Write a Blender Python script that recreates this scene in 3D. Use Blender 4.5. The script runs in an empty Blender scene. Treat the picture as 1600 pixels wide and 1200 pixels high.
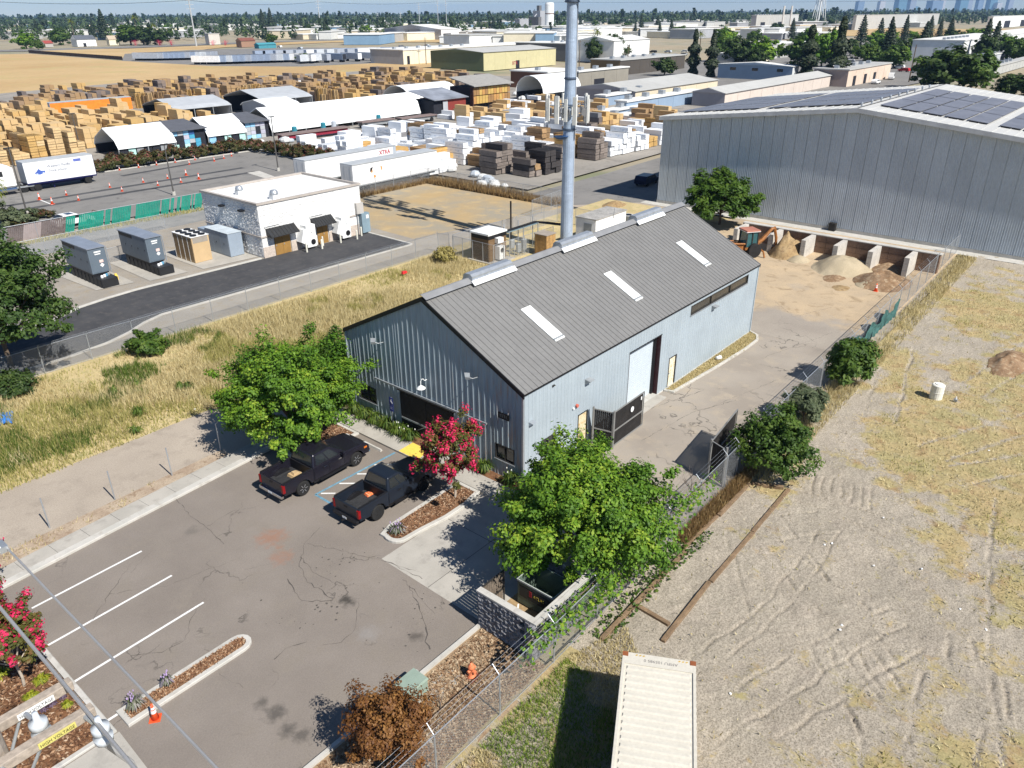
import bpy, bmesh, math, random
import numpy as np
from mathutils import Vector, Matrix
rng = np.random.default_rng(7); random.seed(7)
sc = bpy.context.scene
C = sc.collection
R = math.radians
# ------------------------------------------------------------------ camera
# site frame in metres: x runs along the long side of the grey metal building, y along its gable, z up
CAM = Vector((-25.9665, -21.2119, 22.3319)); PITCH, ROLL, FPX = 0.4543235, -0.0062386, 1188.9786
YAW = 0.8697165
AX = Vector((math.cos(YAW), -math.sin(YAW), 0)); AY = Vector((math.sin(YAW), math.cos(YAW), 0)); AZ = Vector((0, 0, 1))
FW = AY*math.cos(PITCH) - AZ*math.sin(PITCH); UP0 = AY*math.sin(PITCH) + AZ*math.cos(PITCH)
RT = AX*math.cos(ROLL) + UP0*math.sin(ROLL); UP = -AX*math.sin(ROLL) + UP0*math.cos(ROLL)
cd = bpy.data.cameras.new('camera'); cam = bpy.data.objects.new('camera', cd); C.objects.link(cam)
cd.sensor_width = 36; cd.lens = FPX/1600*36; cd.clip_end = 30000; cd.clip_start = 0.3
m = Matrix((RT, UP, -FW)).transposed().to_4x4(); m.translation = CAM; cam.matrix_world = m
sc.camera = cam
def at(px, py, z=0.0):
    """ground point (site metres) seen at a pixel of the 1600x1200 survey photograph, on the level z"""
    d = FW + RT*((px-800)/FPX) + UP*((600-py)/FPX)
    return CAM + d*((z-CAM.z)/d.z)
def tall(px, py, py2):
    """height of an upright thing whose foot is at (px,py) and top at row py2"""
    b = at(px, py); lo, hi = 0, 200
    for i in range(40):
        mid = (lo+hi)/2; d = b+AZ*mid-CAM
        if 600-FPX*d.dot(UP)/d.dot(FW) > py2: lo = mid
        else: hi = mid
    return lo
# ------------------------------------------------------------------ light
SUN_EL = R(46.5); SUN_DIR = Vector((-0.084, -0.9965, 0)).normalized()*math.cos(SUN_EL) + AZ*math.sin(SUN_EL)
w = bpy.data.worlds.new('World'); sc.world = w; w.use_nodes = True
nt = w.node_tree; bg = nt.nodes['Background']
sky = nt.nodes.new('ShaderNodeTexSky'); sky.sky_type = 'NISHITA'; sky.sun_disc = False
sky.sun_elevation = SUN_EL; sky.sun_rotation = math.atan2(SUN_DIR.x, SUN_DIR.y)
sky.air_density = 1.0; sky.dust_density = 0.0; sky.ozone_density = 5.0; sky.altitude = 1500
nt.links.new(sky.outputs[0], bg.inputs[0]); bg.inputs[1].default_value = 0.07
sl = bpy.data.lights.new('sun', 'SUN'); sl.energy = 5.0; sl.angle = R(0.53); sl.color = (1, .955, .89)
so = bpy.data.objects.new('sun', sl); C.objects.link(so); so.rotation_euler = (-SUN_DIR).to_track_quat('-Z', 'Y').to_euler(); so.location = (0, -40, 60)
vs = sc.view_settings; vs.view_transform = 'Standard'; vs.look = 'None'; vs.exposure = 0.5; vs.gamma = 1; vs.use_curve_mapping = False
cy = sc.cycles; cy.max_bounces = 6; cy.diffuse_bounces = 3; cy.glossy_bounces = 3; cy.transparent_max_bounces = 24; cy.volume_bounces = 0; cy.use_denoising = True
# ------------------------------------------------------------------ materials
class NT:
    def __init__(s, name):
        s.m = bpy.data.materials.new(name); s.m.use_nodes = True; s.t = s.m.node_tree; s.p = s.t.nodes['Principled BSDF']
        s.g = s.t.nodes.new('ShaderNodeNewGeometry')
    def n(s, k, **kw):
        x = s.t.nodes.new(k)
        for a, b in kw.items(): setattr(x, a, b)
        return x
    def put(s, sock, v):
        if hasattr(v, 'is_output'): s.t.links.new(v, sock)
        elif isinstance(v, (tuple, list)): sock.default_value = tuple(v) + (1,)*(len(sock.default_value)-len(v))
        else: sock.default_value = v
    def pos(s): return s.g.outputs['Position']
    def obj(s): return s.n('ShaderNodeTexCoord').outputs['Object']
    def scale(s, v, sx, sy, sz):
        x = s.n('ShaderNodeVectorMath', operation='MULTIPLY'); s.put(x.inputs[0], v); x.inputs[1].default_value = (sx, sy, sz); return x.outputs[0]
    def noise(s, sc_, det=4, v=None, rough=.55, dist=0):
        x = s.n('ShaderNodeTexNoise'); s.put(x.inputs['Vector'], v or s.pos()); x.inputs['Scale'].default_value = sc_; x.inputs['Detail'].default_value = det
        x.inputs['Roughness'].default_value = rough; x.inputs['Distortion'].default_value = dist; return x.outputs[0]
    def vor(s, sc_, feat='F1', v=None, out=0):
        x = s.n('ShaderNodeTexVoronoi', feature=feat); s.put(x.inputs['Vector'], v or s.pos()); x.inputs['Scale'].default_value = sc_; return x.outputs[out]
    def ramp(s, f, stops, interp='LINEAR'):
        x = s.n('ShaderNodeValToRGB'); s.put(x.inputs[0], f); e = x.color_ramp.elements; x.color_ramp.interpolation = interp
        while len(e) < len(stops): e.new(.5)
        for k, (p, c) in enumerate(stops):
            e[k].position = p; e[k].color = (c, c, c, 1) if not isinstance(c, (tuple, list)) else tuple(c)+(1,)
        return x.outputs[0]
    def mix(s, f, a, b, mode='MIX'):
        x = s.n('ShaderNodeMix', data_type='RGBA', blend_type=mode); s.put(x.inputs[0], f); s.put(x.inputs[6], a); s.put(x.inputs[7], b); return x.outputs[2]
    def math(s, op, a, b=0.0, c=0.0):
        x = s.n('ShaderNodeMath', operation=op); s.put(x.inputs[0], a); s.put(x.inputs[1], b); s.put(x.inputs[2], c); return x.outputs[0]
    def mr(s, f, a, b, c, d):
        x = s.n('ShaderNodeMapRange'); s.put(x.inputs[0], f)
        for i, q in enumerate((a, b, c, d)): x.inputs[i+1].default_value = q
        return x.outputs[0]
    def sep(s, v):
        x = s.n('ShaderNodeSeparateXYZ'); s.put(x.inputs[0], v); return x.outputs
    def attr(s, nm, k='Fac'):
        x = s.n('ShaderNodeAttribute', attribute_name=nm); return x.outputs[k]
    def rnd(s): return s.n('ShaderNodeObjectInfo').outputs['Random']
    def bump(s, h, st=.3, d=.02):
        x = s.n('ShaderNodeBump'); s.put(x.inputs['Height'], h); x.inputs['Strength'].default_value = st; x.inputs['Distance'].default_value = d
        s.put(s.p.inputs['Normal'], x.outputs[0])
    def fin(s, col, rough=.8, metal=0, spec=.3):
        s.put(s.p.inputs['Base Color'], col); s.put(s.p.inputs['Roughness'], rough); s.put(s.p.inputs['Metallic'], metal); s.p.inputs['Specular IOR Level'].default_value = spec
        return s.m
MC = {}
def M(name, col, rough=.75, metal=0, var=.12, ns=1.2, fine=.06, fs=25, bump=0, bs=60, spec=.3, rnd=0, tint=None):
    """plain painted / raw surface with two octaves of tone wear"""
    if name in MC: return MC[name]
    t = NT(name)
    f = t.mr(t.noise(ns, 5), .3, .7, 1-var, 1+var); g = t.mr(t.noise(fs, 3), .3, .7, 1-fine, 1+fine)
    k = t.math('MULTIPLY', f, g)
    if rnd: k = t.math('MULTIPLY', k, t.mr(t.rnd(), 0, 1, 1-rnd, 1+rnd))
    x = t.n('ShaderNodeVectorMath', operation='SCALE'); t.put(x.inputs[3], k)
    base = col
    if tint: base = t.mix(t.ramp(t.noise(ns*2.3, 5), [(.5, 0), (.68, 1)]), col, tint)
    t.put(x.inputs[0], base)
    if bump: t.bump(t.noise(bs, 4), bump)
    MC[name] = t.fin(x.outputs[0], rough, metal, spec); return MC[name]
# ------------------------------------------------------------------ mesh helpers
class MB:
    """collects shapes; build() links them as ONE mesh object"""
    def __init__(s): s.v = []; s.f = []; s.mi = []; s.cur = 0
    def add(s, vs, fs, mi=None):
        b = len(s.v); s.v += [tuple(q) for q in vs]; s.f += [tuple(i+b for i in f) for f in fs]; s.mi += [s.cur if mi is None else mi]*len(fs); return s
    def box(s, x0, y0, z0, x1, y1, z1, mi=None, rz=0, piv=None):
        vs = [(x, y, z) for z in (z0, z1) for y in (y0, y1) for x in (x0, x1)]
        if rz:
            px, py = piv or ((x0+x1)/2, (y0+y1)/2); c_, s_ = math.cos(rz), math.sin(rz)
            vs = [(px+(x-px)*c_-(y-py)*s_, py+(x-px)*s_+(y-py)*c_, z) for x, y, z in vs]
        return s.add(vs, [(0, 2, 3, 1), (4, 5, 7, 6), (0, 1, 5, 4), (2, 6, 7, 3), (0, 4, 6, 2), (1, 3, 7, 5)], mi)
    def hexa(s, bot, top, mi=None):
        """solid between a bottom and a top loop of the same length"""
        n = len(bot)
        return s.add(list(bot)+list(top), [tuple(range(n-1, -1, -1)), tuple(range(n, 2*n))]+[(i, (i+1) % n, n+(i+1) % n, n+i) for i in range(n)], mi)
    def prism(s, poly, axis, a, b, mi=None):
        """polygon (2d) extruded along an axis; 'x': poly=(y,z), 'y': poly=(x,z), 'z': poly=(x,y)"""
        def P(p, t): return (t, p[0], p[1]) if axis == 'x' else (p[0], t, p[1]) if axis == 'y' else (p[0], p[1], t)
        return s.hexa([P(p, a) for p in poly], [P(p, b) for p in poly], mi)
    def tube(s, pts, r, n=8, mi=None, cap=True):
        pts = [Vector(p) for p in pts]; rs = r if isinstance(r, (list, tuple)) else [r]*len(pts); vs = []
        for i, p in enumerate(pts):
            d = (pts[min(i+1, len(pts)-1)]-pts[max(i-1, 0)]).normalized(); a = d.cross(Vector((0, 0, 1)) if abs(d.z) < .95 else Vector((1, 0, 0))).normalized(); b = d.cross(a)
            vs += [p+(a*math.cos(2*math.pi*k/n)+b*math.sin(2*math.pi*k/n))*rs[i] for k in range(n)]
        fs = [(i*n+k, i*n+(k+1) % n, (i+1)*n+(k+1) % n, (i+1)*n+k) for i in range(len(pts)-1) for k in range(n)]
        if cap: fs += [tuple(range(n-1, -1, -1)), tuple(range((len(pts)-1)*n, len(pts)*n))]
        return s.add(vs, fs, mi)
    def cyl(s, c, r, h, n=16, axis='z', mi=None, r2=None):
        a = Vector({'x': (1, 0, 0), 'y': (0, 1, 0), 'z': (0, 0, 1)}[axis]); c = Vector(c)
        return s.tube([c, c+a*h], [r, r if r2 is None else r2], n, mi)
    def lathe(s, prof, c=(0, 0, 0), n=16, mi=None):
        vs = [(c[0]+r*math.cos(2*math.pi*k/n), c[1]+r*math.sin(2*math.pi*k/n), c[2]+z) for r, z in prof for k in range(n)]
        fs = [(i*n+k, i*n+(k+1) % n, (i+1)*n+(k+1) % n, (i+1)*n+k) for i in range(len(prof)-1) for k in range(n)]
        fs += [tuple(range(n-1, -1, -1)), tuple(range((len(prof)-1)*n, len(prof)*n))]
        return s.add(vs, fs, mi)
    def quad(s, a, b, c, d, mi=None): return s.add([a, b, c, d], [(0, 1, 2, 3)], mi)
    def mesh(s, name, mats):
        me = bpy.data.meshes.new(name); me.from_pydata(s.v, [], s.f)
        for q in (mats if isinstance(mats, (list, tuple)) else [mats]): me.materials.append(q)
        if any(s.mi): me.polygons.foreach_set('material_index', s.mi)
        me.update(); return me
    def build(s, name, mats, parent=None, loc=(0, 0, 0), rz=0, bevel=0, smooth=False):
        o = link(name, s.mesh(name, mats), parent, loc, rz)
        if smooth: o.data.polygons.foreach_set('use_smooth', [True]*len(o.data.polygons))
        if bevel:
            b = o.modifiers.new('bevel', 'BEVEL'); b.width = bevel; b.segments = 2; b.limit_method = 'ANGLE'; b.angle_limit = R(35)
        return o
KID = {}
def link(name, data, parent=None, loc=(0, 0, 0), rz=0):
    o = bpy.data.objects.new(name, data); C.objects.link(o); o.location = loc; o.rotation_euler.z = rz
    if parent is not None: o.parent = parent; KID.setdefault(parent.name, []).append(o)
    return o
def tag(o, label=None, cat=None, group=None, kind=None):
    for k, v in (('label', label), ('category', cat), ('group', group), ('kind', kind)):
        if v: o[k] = v
    return o
def thing(name, label, cat, loc=(0, 0, 0), rz=0, group=None): return tag(link(name, None, None, loc, rz), label, cat, group)
def dup(root, loc=None, rz=None, label=None, group=None, parent=None):
    r = root.copy(); C.objects.link(r); r.parent = parent
    if parent is not None: KID.setdefault(parent.name, []).append(r)
    if loc is not None: r.location = loc
    if rz is not None: r.rotation_euler = (0, 0, rz)
    if label: r['label'] = label
    if group: r['group'] = group
    for ch in list(KID.get(root.name, [])): dup(ch, parent=r)
    return r
def struct(name, mb_or_mesh, mat=None):
    o = mb_or_mesh.build(name, mat) if isinstance(mb_or_mesh, MB) else link(name, mb_or_mesh)
    return tag(o, kind='structure')
def sheet(name, pts, z, mat, kind='structure', parent=None):
    mb = MB(); mb.add([(p[0], p[1], z) for p in pts], [tuple(range(len(pts)))]); o = mb.build(name, mat, parent)
    if o.data.polygons[0].normal.z < 0: o.data.flip_normals()
    if parent is None: o['kind'] = kind
    return o
FONT = {}
def text(name, body, size, mat, parent, loc, rot, align='CENTER', ext=.004, sx=1, bold=0):
    cu = bpy.data.curves.new(name, 'FONT'); cu.body = body; cu.size = size; cu.align_x = align; cu.extrude = ext; cu.resolution_u = 2; cu.offset = bold
    to = bpy.data.objects.new(name, cu); C.objects.link(to); bpy.context.view_layer.update()
    me = bpy.data.meshes.new_from_object(to.evaluated_get(bpy.context.evaluated_depsgraph_get())); bpy.data.objects.remove(to)
    me.materials.clear(); me.materials.append(mat); o = link(name, me, parent, loc); o.rotation_euler = rot; o.scale = (sx, 1, 1); return o
def npmesh(name, V, F, mats, attrs=None, fmat=None):
    """numpy verts (n,3), faces (m,k) -> mesh; attrs: {name: per-face float}"""
    me = bpy.data.meshes.new(name); n, m_, k = len(V), len(F), F.shape[1]
    me.vertices.add(n); me.vertices.foreach_set('co', np.ascontiguousarray(V, dtype=np.float32).ravel())
    me.loops.add(m_*k); me.loops.foreach_set('vertex_index', np.ascontiguousarray(F, dtype=np.int32).ravel())
    me.polygons.add(m_); me.polygons.foreach_set('loop_start', np.arange(0, m_*k, k, dtype=np.int32)); me.polygons.foreach_set('loop_total', np.full(m_, k, dtype=np.int32))
    for q in (mats if isinstance(mats, (list, tuple)) else [mats]): me.materials.append(q)
    if fmat is not None: me.polygons.foreach_set('material_index', fmat.astype(np.int32))
    me.polygons.foreach_set('use_smooth', np.zeros(m_, dtype=bool)); me.update(calc_edges=True)
    for a, d in (attrs or {}).items():
        dom = 'FACE' if len(d) == m_ else 'POINT'
        me.attributes.new(a, 'FLOAT', dom).data.foreach_set('value', d.astype(np.float32))
    return me
_G = {}
def vnoise(x, y, sc_, seed=0):
    """smooth value noise, numpy"""
    if seed not in _G: _G[seed] = np.random.default_rng(100+seed).random((256, 256))
    g = _G[seed]; x = np.asarray(x)*sc_; y = np.asarray(y)*sc_; xi = np.floor(x).astype(int); yi = np.floor(y).astype(int); fx = x-xi; fy = y-yi
    fx = fx*fx*(3-2*fx); fy = fy*fy*(3-2*fy); a = lambda i, j: g[(xi+i) % 256, (yi+j) % 256]
    return (a(0, 0)*(1-fx)+a(1, 0)*fx)*(1-fy)+(a(0, 1)*(1-fx)+a(1, 1)*fx)*fy
def fbm(x, y, sc_, seed=0, o=4): return sum(vnoise(x, y, sc_*2**k, seed+k)*.5**k for k in range(o))/sum(.5**k for k in range(o))
def blades(name, P, H, W, lean, mat, label=None, cat=None, flat=0):
    """uncounted grass: one triangle pair per blade"""
    n = len(P); a = rng.random(n)*2*np.pi; l = lean*rng.random(n)*H; d = np.stack([np.cos(a), np.sin(a), np.zeros(n)], 1); b = rng.random(n)*2*np.pi
    s = np.stack([np.cos(b), np.sin(b), np.zeros(n)], 1)*(W*(.6+.8*rng.random(n)))[:, None]/2
    tip = P+d*l[:, None]; tip[:, 2] += H*np.sqrt(np.maximum(.02, 1-(l/np.maximum(H, 1e-4))**2*.6))*(1-flat)+.03
    V = np.concatenate([P-s, P+s, tip], 0); F = np.stack([np.arange(n), np.arange(n)+n, np.arange(n)+2*n], 1)
    o = link(name, npmesh(name, V, F, mat, {'rnd': rng.random(n)})); return tag(o, label, cat, None, 'stuff')
def inpoly(X, Y, poly):
    c = np.zeros(len(X), bool); j = len(poly)-1
    for i in range(len(poly)):
        xi, yi = poly[i]; xj, yj = poly[j]
        c ^= ((yi > Y) != (yj > Y)) & (X < (xj-xi)*(Y-yi)/(yj-yi+1e-12)+xi); j = i
    return c
def scatter(poly, n):
    xs = [p[0] for p in poly]; ys = [p[1] for p in poly]; X = rng.uniform(min(xs), max(xs), n); Y = rng.uniform(min(ys), max(ys), n); k = inpoly(X, Y, poly); return X[k], Y[k]
# ================================================================== GROUND AND PAVING
def gmat(name, c1, c2, ns=.4, c3=None, fs=14, fine=.2, bump=.5, extra=None, rough=.95):
    t = NT(name); col = t.mix(t.ramp(t.noise(ns, 6), [(.38, 0), (.62, 1)]), c1, c2)
    if c3: col = t.mix(t.ramp(t.noise(ns*3.1, 6, rough=.65), [(.52, 0), (.66, 1)]), col, c3)
    f = t.noise(fs, 5, rough=.75); k = t.mr(f, .25, .75, 1-fine, 1+fine)
    x = t.n('ShaderNodeVectorMath', operation='SCALE'); t.put(x.inputs[0], col); t.put(x.inputs[3], k); col = x.outputs[0]
    if extra: col = extra(t, col)
    t.bump(f, bump, .03); return t.fin(col, rough, 0, .2)
def cracks(t, col, sc_, wid, dark, thr=.5):
    v = t.n('ShaderNodeVectorMath', operation='ADD'); nz = t.n('ShaderNodeTexNoise'); t.put(nz.inputs['Vector'], t.pos()); nz.inputs['Scale'].default_value = .9; nz.inputs['Detail'].default_value = 5
    s_ = t.n('ShaderNodeVectorMath', operation='SCALE'); t.put(s_.inputs[0], nz.outputs[1]); s_.inputs[3].default_value = 2.2
    t.put(v.inputs[0], t.pos()); t.put(v.inputs[1], s_.outputs[0])
    e = t.vor(sc_, 'DISTANCE_TO_EDGE', v.outputs[0]); line = t.mr(e, 0, wid, 1, 0); gate = t.ramp(t.noise(.23, 3), [(thr, 0), (thr+.08, 1)])
    return t.mix(t.math('MULTIPLY', t.math('MULTIPLY', line, gate), dark), col, (.03, .028, .026))
def lot_extra(t, col):
    col = cracks(t, col, .16, .008, .6, .52)
    p = t.sep(t.pos())
    def blot(c, r, colr, amt, ns=3):
        dx = t.math('SUBTRACT', p[0], c[0]); dy = t.math('SUBTRACT', p[1], c[1]); d = t.math('SQRT', t.math('ADD', t.math('MULTIPLY', dx, dx), t.math('MULTIPLY', dy, dy)))
        d = t.math('ADD', d, t.mr(t.noise(ns, 5), .2, .8, -r*.6, r*.6)); return t.mix(t.mr(d, r*.2, r, amt, 0), col, colr)
    for (px, py), r, cc, a in (((425, 840), .9, (.30, .13, .07), .5), ((440, 870), .7, (.30, .13, .07), .4), ((543, 938), .45, (.03, .028, .025), .8), ((430, 1115), .5, (.06, .055, .05), .7), ((450, 1140), .4, (.06, .055, .05), .7), ((472, 1150), .4, (.06, .055, .05), .6),
                               ((410, 1098), .35, (.06, .055, .05), .6), ((650, 995), .35, (.05, .045, .04), .6), ((575, 990), .6, (.28, .27, .26), .4), ((300, 830), .5, (.06, .06, .055), .3)):
        col = blot(at(px, py), r, cc, a)
    return col
m_lot = gmat('asphalt_worn', (.2, .174, .15), (.235, .206, .178), .25, (.22, .192, .162), 18, .17, .45, lot_extra)
m_dark = gmat('asphalt_new', (.052, .053, .057), (.068, .068, .071), .5, (.085, .082, .08), 20, .16, .35)
m_truck = gmat('asphalt_grey', (.19, .183, .172), (.225, .216, .202), .12, (.165, .16, .152), 14, .1, .3, lambda t, c: cracks(t, c, .1, .01, .5, .5))
m_yardpav = gmat('yard_paving', (.25, .235, .21), (.31, .285, .25), .1, (.2, .185, .165), 8, .12, .3)
m_conc = gmat('concrete_slab', (.36, .34, .30), (.42, .395, .35), .5, (.33, .31, .275), 26, .07, .2, lambda t, c: cracks(t, c, .22, .006, .5, .55))
m_kerb = gmat('concrete_kerb', (.44, .43, .39), (.51, .49, .45), .8, (.40, .38, .34), 30, .08, .2)
m_side = gmat('drive_surface', (.275, .24, .2), (.325, .287, .24), .22, (.35, .3, .235), 20, .1, .3, lambda t, c: cracks(t, c, .2, .012, .7, .5))
m_dirt = gmat('yard_dirt', (.42, .315, .2), (.5, .385, .255), .18, (.34, .27, .19), 9, .16, .6)
m_gravel = gmat('grey_gravel', (.27, .245, .21), (.325, .295, .25), .3, (.3, .255, .19), 16, .38, .8)
m_path = gmat('gravel_track', (.34, .29, .235), (.4, .345, .28), .2, (.31, .265, .215), 14, .25, .6)
m_mulch = gmat('bark_mulch', (.13, .062, .032), (.21, .105, .052), 1.4, (.26, .16, .09), 22, .5, .9)
m_bare = gmat('bare_strip_soil', (.27, .19, .115), (.35, .26, .165), .5, (.2, .12, .075), 14, .35, .8)
m_straw = gmat('straw_ground', (.42, .335, .17), (.52, .42, .23), .3, (.36, .32, .15), 10, .3, .8)
m_field = gmat('far_dry_field', (.42, .285, .135), (.5, .36, .185), .012, (.42, .33, .15), .3, .1, .4)
m_base = gmat('open_ground', (.3, .27, .2), (.34, .28, .19), .01, (.2, .21, .13), .08, .15, .3)
mb = MB(); S_ = 14000
mb.add([(-S_, -S_, -.3), (S_, -S_, -.3), (S_, S_, -.3), (-S_, S_, -.3)], [(0, 1, 2, 3)]); struct('ground', mb, m_base)
P2 = lambda *a: [tuple(at(*q)[:2]) for q in a]
# far ground
sheet('dry_field', P2((-260, 215), (-100, 150), (20, 150), (200, 128), (420, 118), (680, 116), (700, 96), (560, 97), (470, 104), (330, 103), (190, 95), (45, 84), (-60, 86), (-260, 100)), -.02, m_field)
sheet('dry_strip', P2((50, 80), (190, 91), (350, 74), (520, 66), (800, 66), (800, 60), (560, 61), (400, 68), (200, 76), (60, 77)), -.016, m_field)
sheet('trailer_yard', P2((190, 95), (330, 103), (470, 104), (600, 98), (730, 88), (720, 76), (460, 74), (300, 78), (195, 84)), -.012, m_truck)
sheet('mill_field', P2((1000, 55), (1600, 57), (1750, 52), (1750, 46), (1300, 44), (1000, 48)), -.016, m_field)
sheet('far_road', P2((-200, 82), (40, 80), (200, 75), (400, 67), (640, 60), (640, 58.5), (400, 65), (200, 72), (40, 77.5), (-200, 79)), -.01, m_truck)
sheet('lumber_yard_paving', [(-60, 109.5), (53.5, 109.5), (53.5, 74), (58, 74), (58, 46.5), (190, 50), (230, 120), (205, 255), (110, 280), (30, 262), (-60, 240)], -.012, m_yardpav)
sheet('industrial_paving', [(105, 60), (700, 30), (700, 190), (250, 170), (180, 100), (105, 60)], -.022, m_truck)
sheet('access_road', [(53.5, 36.5), (53.5, 44.5), (75, 44.6), (160, 48), (160, 40), (75, 33), (62, 29)], -.004, m_truck)
sheet('building_margin', [(53.5, 21), (120, 21), (120, 40), (75, 33), (62, 36), (53.5, 36.5)], -.008, m_path)
sheet('truck_school_lot', [(-60, 74.5), (53, 74.5), (53, 108), (-60, 110)], 0, m_truck)
# middle ground: gravel round the white block building, dry grass, gravel track
sheet('gravel_margin', [(-60, 34.4), (52.6, 34.4), (52.6, 62), (36, 62), (36, 74), (-60, 74)], -.006, m_gravel)
sheet('dry_yard', [(30, 40), (52.6, 36), (52.6, 62), (31, 62)], -.002, gmat('dry_yard_soil', (.4, .29, .15), (.3, .265, .2), .16, (.44, .33, .18), 9, .2, .6))
sheet('dry_lane', [(-60, 64), (23, 66), (23, 72.4), (-60, 73)], -.001, gmat('lane_gravel', (.22, .22, .215), (.27, .265, .25), .3, (.2, .205, .2), 12, .2, .5))
sheet('grass_ground', [(-60, 20.4), (-6, 20.4), (-2, 16), (0, 13.6), (29, 13.6), (60, 16), (60, 34.6), (-60, 34.6)], -.003, m_straw)
sheet('gravel_track', [(-60, 13), (-8, 14.2), (-2, 13.8), (.2, 14.2), (-1, 16.5), (-5.8, 20.6), (-60, 20.7)], .001, m_path)
drive = [(-30, 36.2), (-9, 36.1), (-7.5, 36.2), (-5, 36.6), (-3, 37.4), (-1.3, 38.5), (.6, 39.2), (28.2, 38.6), (28.4, 46.1), (15, 46.4), (2.4, 46.8), (-.5, 46.5), (-3, 46), (-5.5, 44.6), (-8, 43.9), (-30, 43.5)]
sheet('asphalt_drive', drive, .004, m_dark)
def band(pts, w, h, name, mat, closed=False, inner=0, kind='structure', z0=-.02, parent=None):
    """kerb or rail of width w and height h along a polyline (to its left)"""
    P = [Vector((p[0], p[1], 0)) for p in pts]; n = len(P); L = []; Rr = []
    for i in range(n):
        a = P[(i-1) % n] if (closed or i > 0) else P[i]; b = P[(i+1) % n] if (closed or i < n-1) else P[i]
        d1 = (P[i]-a).normalized() if (P[i]-a).length > 1e-6 else (b-P[i]).normalized(); d2 = (b-P[i]).normalized() if (b-P[i]).length > 1e-6 else d1
        nn = Vector((-(d1+d2).y, (d1+d2).x, 0)).normalized(); k = 1/max(.4, nn.dot(Vector((-d1.y, d1.x, 0))))
        L.append(P[i]+nn*(w*k+inner*k)); Rr.append(P[i]+nn*inner*k)
    mb = MB(); m_ = n if closed else n-1
    vs = [v.xyz+Vector((0, 0, z)) for i in range(n) for v, z in ((Rr[i], z0), (Rr[i], h-.02), (Rr[i].lerp(L[i], .12), h), (L[i], h), (L[i], z0))]
    fs = [(i*5+k, ((i+1) % n)*5+k, ((i+1) % n)*5+k+1, i*5+k+1) for i in range(m_) for k in range(4)]
    if not closed: fs += [(0, 1, 2, 3, 4), tuple((n-1)*5+k for k in (4, 3, 2, 1, 0))]
    mb.add(vs, fs); o = mb.build(name, mat, parent); bm = bmesh.new(); bm.from_mesh(o.data); bmesh.ops.recalc_face_normals(bm, faces=bm.faces); bm.to_mesh(o.data); bm.free()
    if kind and parent is None: o['kind'] = kind
    return o
band(drive[:8], -.22, .1, 'drive_kerb', m_kerb); band([drive[7], drive[8]], -.22, .1, 'drive_kerb', m_kerb); band(drive[9:], -.32, .1, 'drive_kerb', m_kerb)
# parking lot side
sheet('parking_lot', [(-60, -5), (-8.75, -5), (-8.7, 1.2), (-1.9, 1.25), (-1.85, 13.75), (-8.52, 13.21), (-17.94, 12.47), (-60, 9.2)], .008, m_lot)
kin = [(-60, 9.2), (-17.94, 12.47), (-8.52, 13.21), (-4.4, 13.5)]
band(kin, .42, .13, 'lot_kerb', m_kerb)
pav = thing('kerb_walk', None, None); pav['kind'] = 'structure'
mbp = MB(); mbp.box(0, .015, -.03, 1.485, .985, .105); slab = mbp.mesh('paving_slab', m_conc); kd = Vector((9.42, .74, 0)).normalized(); kn = Vector((-kd.y, kd.x, 0))
for i in range(-9, 10):
    p = Vector((-17.94, 12.47, 0))+kd*(i*1.5)+kn*.44; link('paving_slab', slab, pav, (p.x, p.y, .002*(i % 3)), math.atan2(kd.y, kd.x))
sheet('bare_verge', [(-60, 10.2), (-17.7, 13.8), (-8.1, 14.55), (-8.1, 15.6), (-17.7, 15.1), (-60, 12)], .005, gmat('verge_soil', (.33, .25, .18), (.42, .34, .25), .8, (.24, .17, .11), 12, .35, .8))
# gable walkway, raised like a kerb
wk = thing('entrance_walk', None, None); wk['kind'] = 'structure'
for i, y in enumerate(np.arange(-1.2, 15.2, 1.52)):
    mbp = MB(); mbp.box(-1.9, y+.012, -.03, -.72, y+1.508, .12); mbp.build('paving_slab', m_conc, wk, (0, 0, .0015*(i % 2)))
sheet('planting_bed', [(-.7, -1.1), (-.02, -1.1), (-.02, 13.6), (-.7, 13.6)], .07, m_mulch)
sheet('entry_slab', [(-.72, 3.6), (-.01, 3.6), (-.01, 6.9), (-.72, 6.9)], .116, m_conc)
sheet('concrete_apron', [(-8.7, 1.2), (-8.75, -5), (-5.4, -5), (-5.4, -7.9), (.4, -7.8), (.4, -.5), (-1.3, -1.3), (-1.9, 1.2)], .012, m_conc)
apr = tag(link('apron_joint', MB().box(-8.7, -1.82, .012, .4, -1.79, .0145).box(-4.6, -5, .012, -4.57, 1.2, .0145).box(-.9, -7.8, .012, -.87, -1.2, .0145).mesh('apron_joint', M('joint_dark', (.12, .11, .1)))), kind='structure')
sheet('side_drive', [(.2, -8.6), (58, -8.2), (58, 16), (27.8, 16), (27.8, 0), (0, 0)], .004, m_side)
t_d = NT('yard_tracked_dirt'); p_ = t_d.sep(t_d.pos())
nn = t_d.noise(.16, 6, rough=.6); g = t_d.math('ADD', t_d.mr(p_[0], 26, 38, -.1, .8), t_d.mr(nn, .25, .75, -.45, .45)); a_ = t_d.ramp(g, [(.4, 0), (.62, 1)])
fn = t_d.noise(7, 6, rough=.7); dcol = t_d.mix(t_d.ramp(t_d.noise(.35, 6, dist=.6), [(.35, 0), (.65, 1)]), (.48, .37, .24), (.40, .315, .215)); dcol = t_d.mix(t_d.ramp(t_d.noise(.9, 6, dist=.8), [(.55, 0), (.7, 1)]), dcol, (.3, .225, .14))
scol = cracks(t_d, t_d.mix(t_d.ramp(t_d.noise(.3, 6), [(.35, 0), (.65, 1)]), (.285, .25, .21), (.335, .297, .248)), .2, .01, .7, .5)
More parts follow.
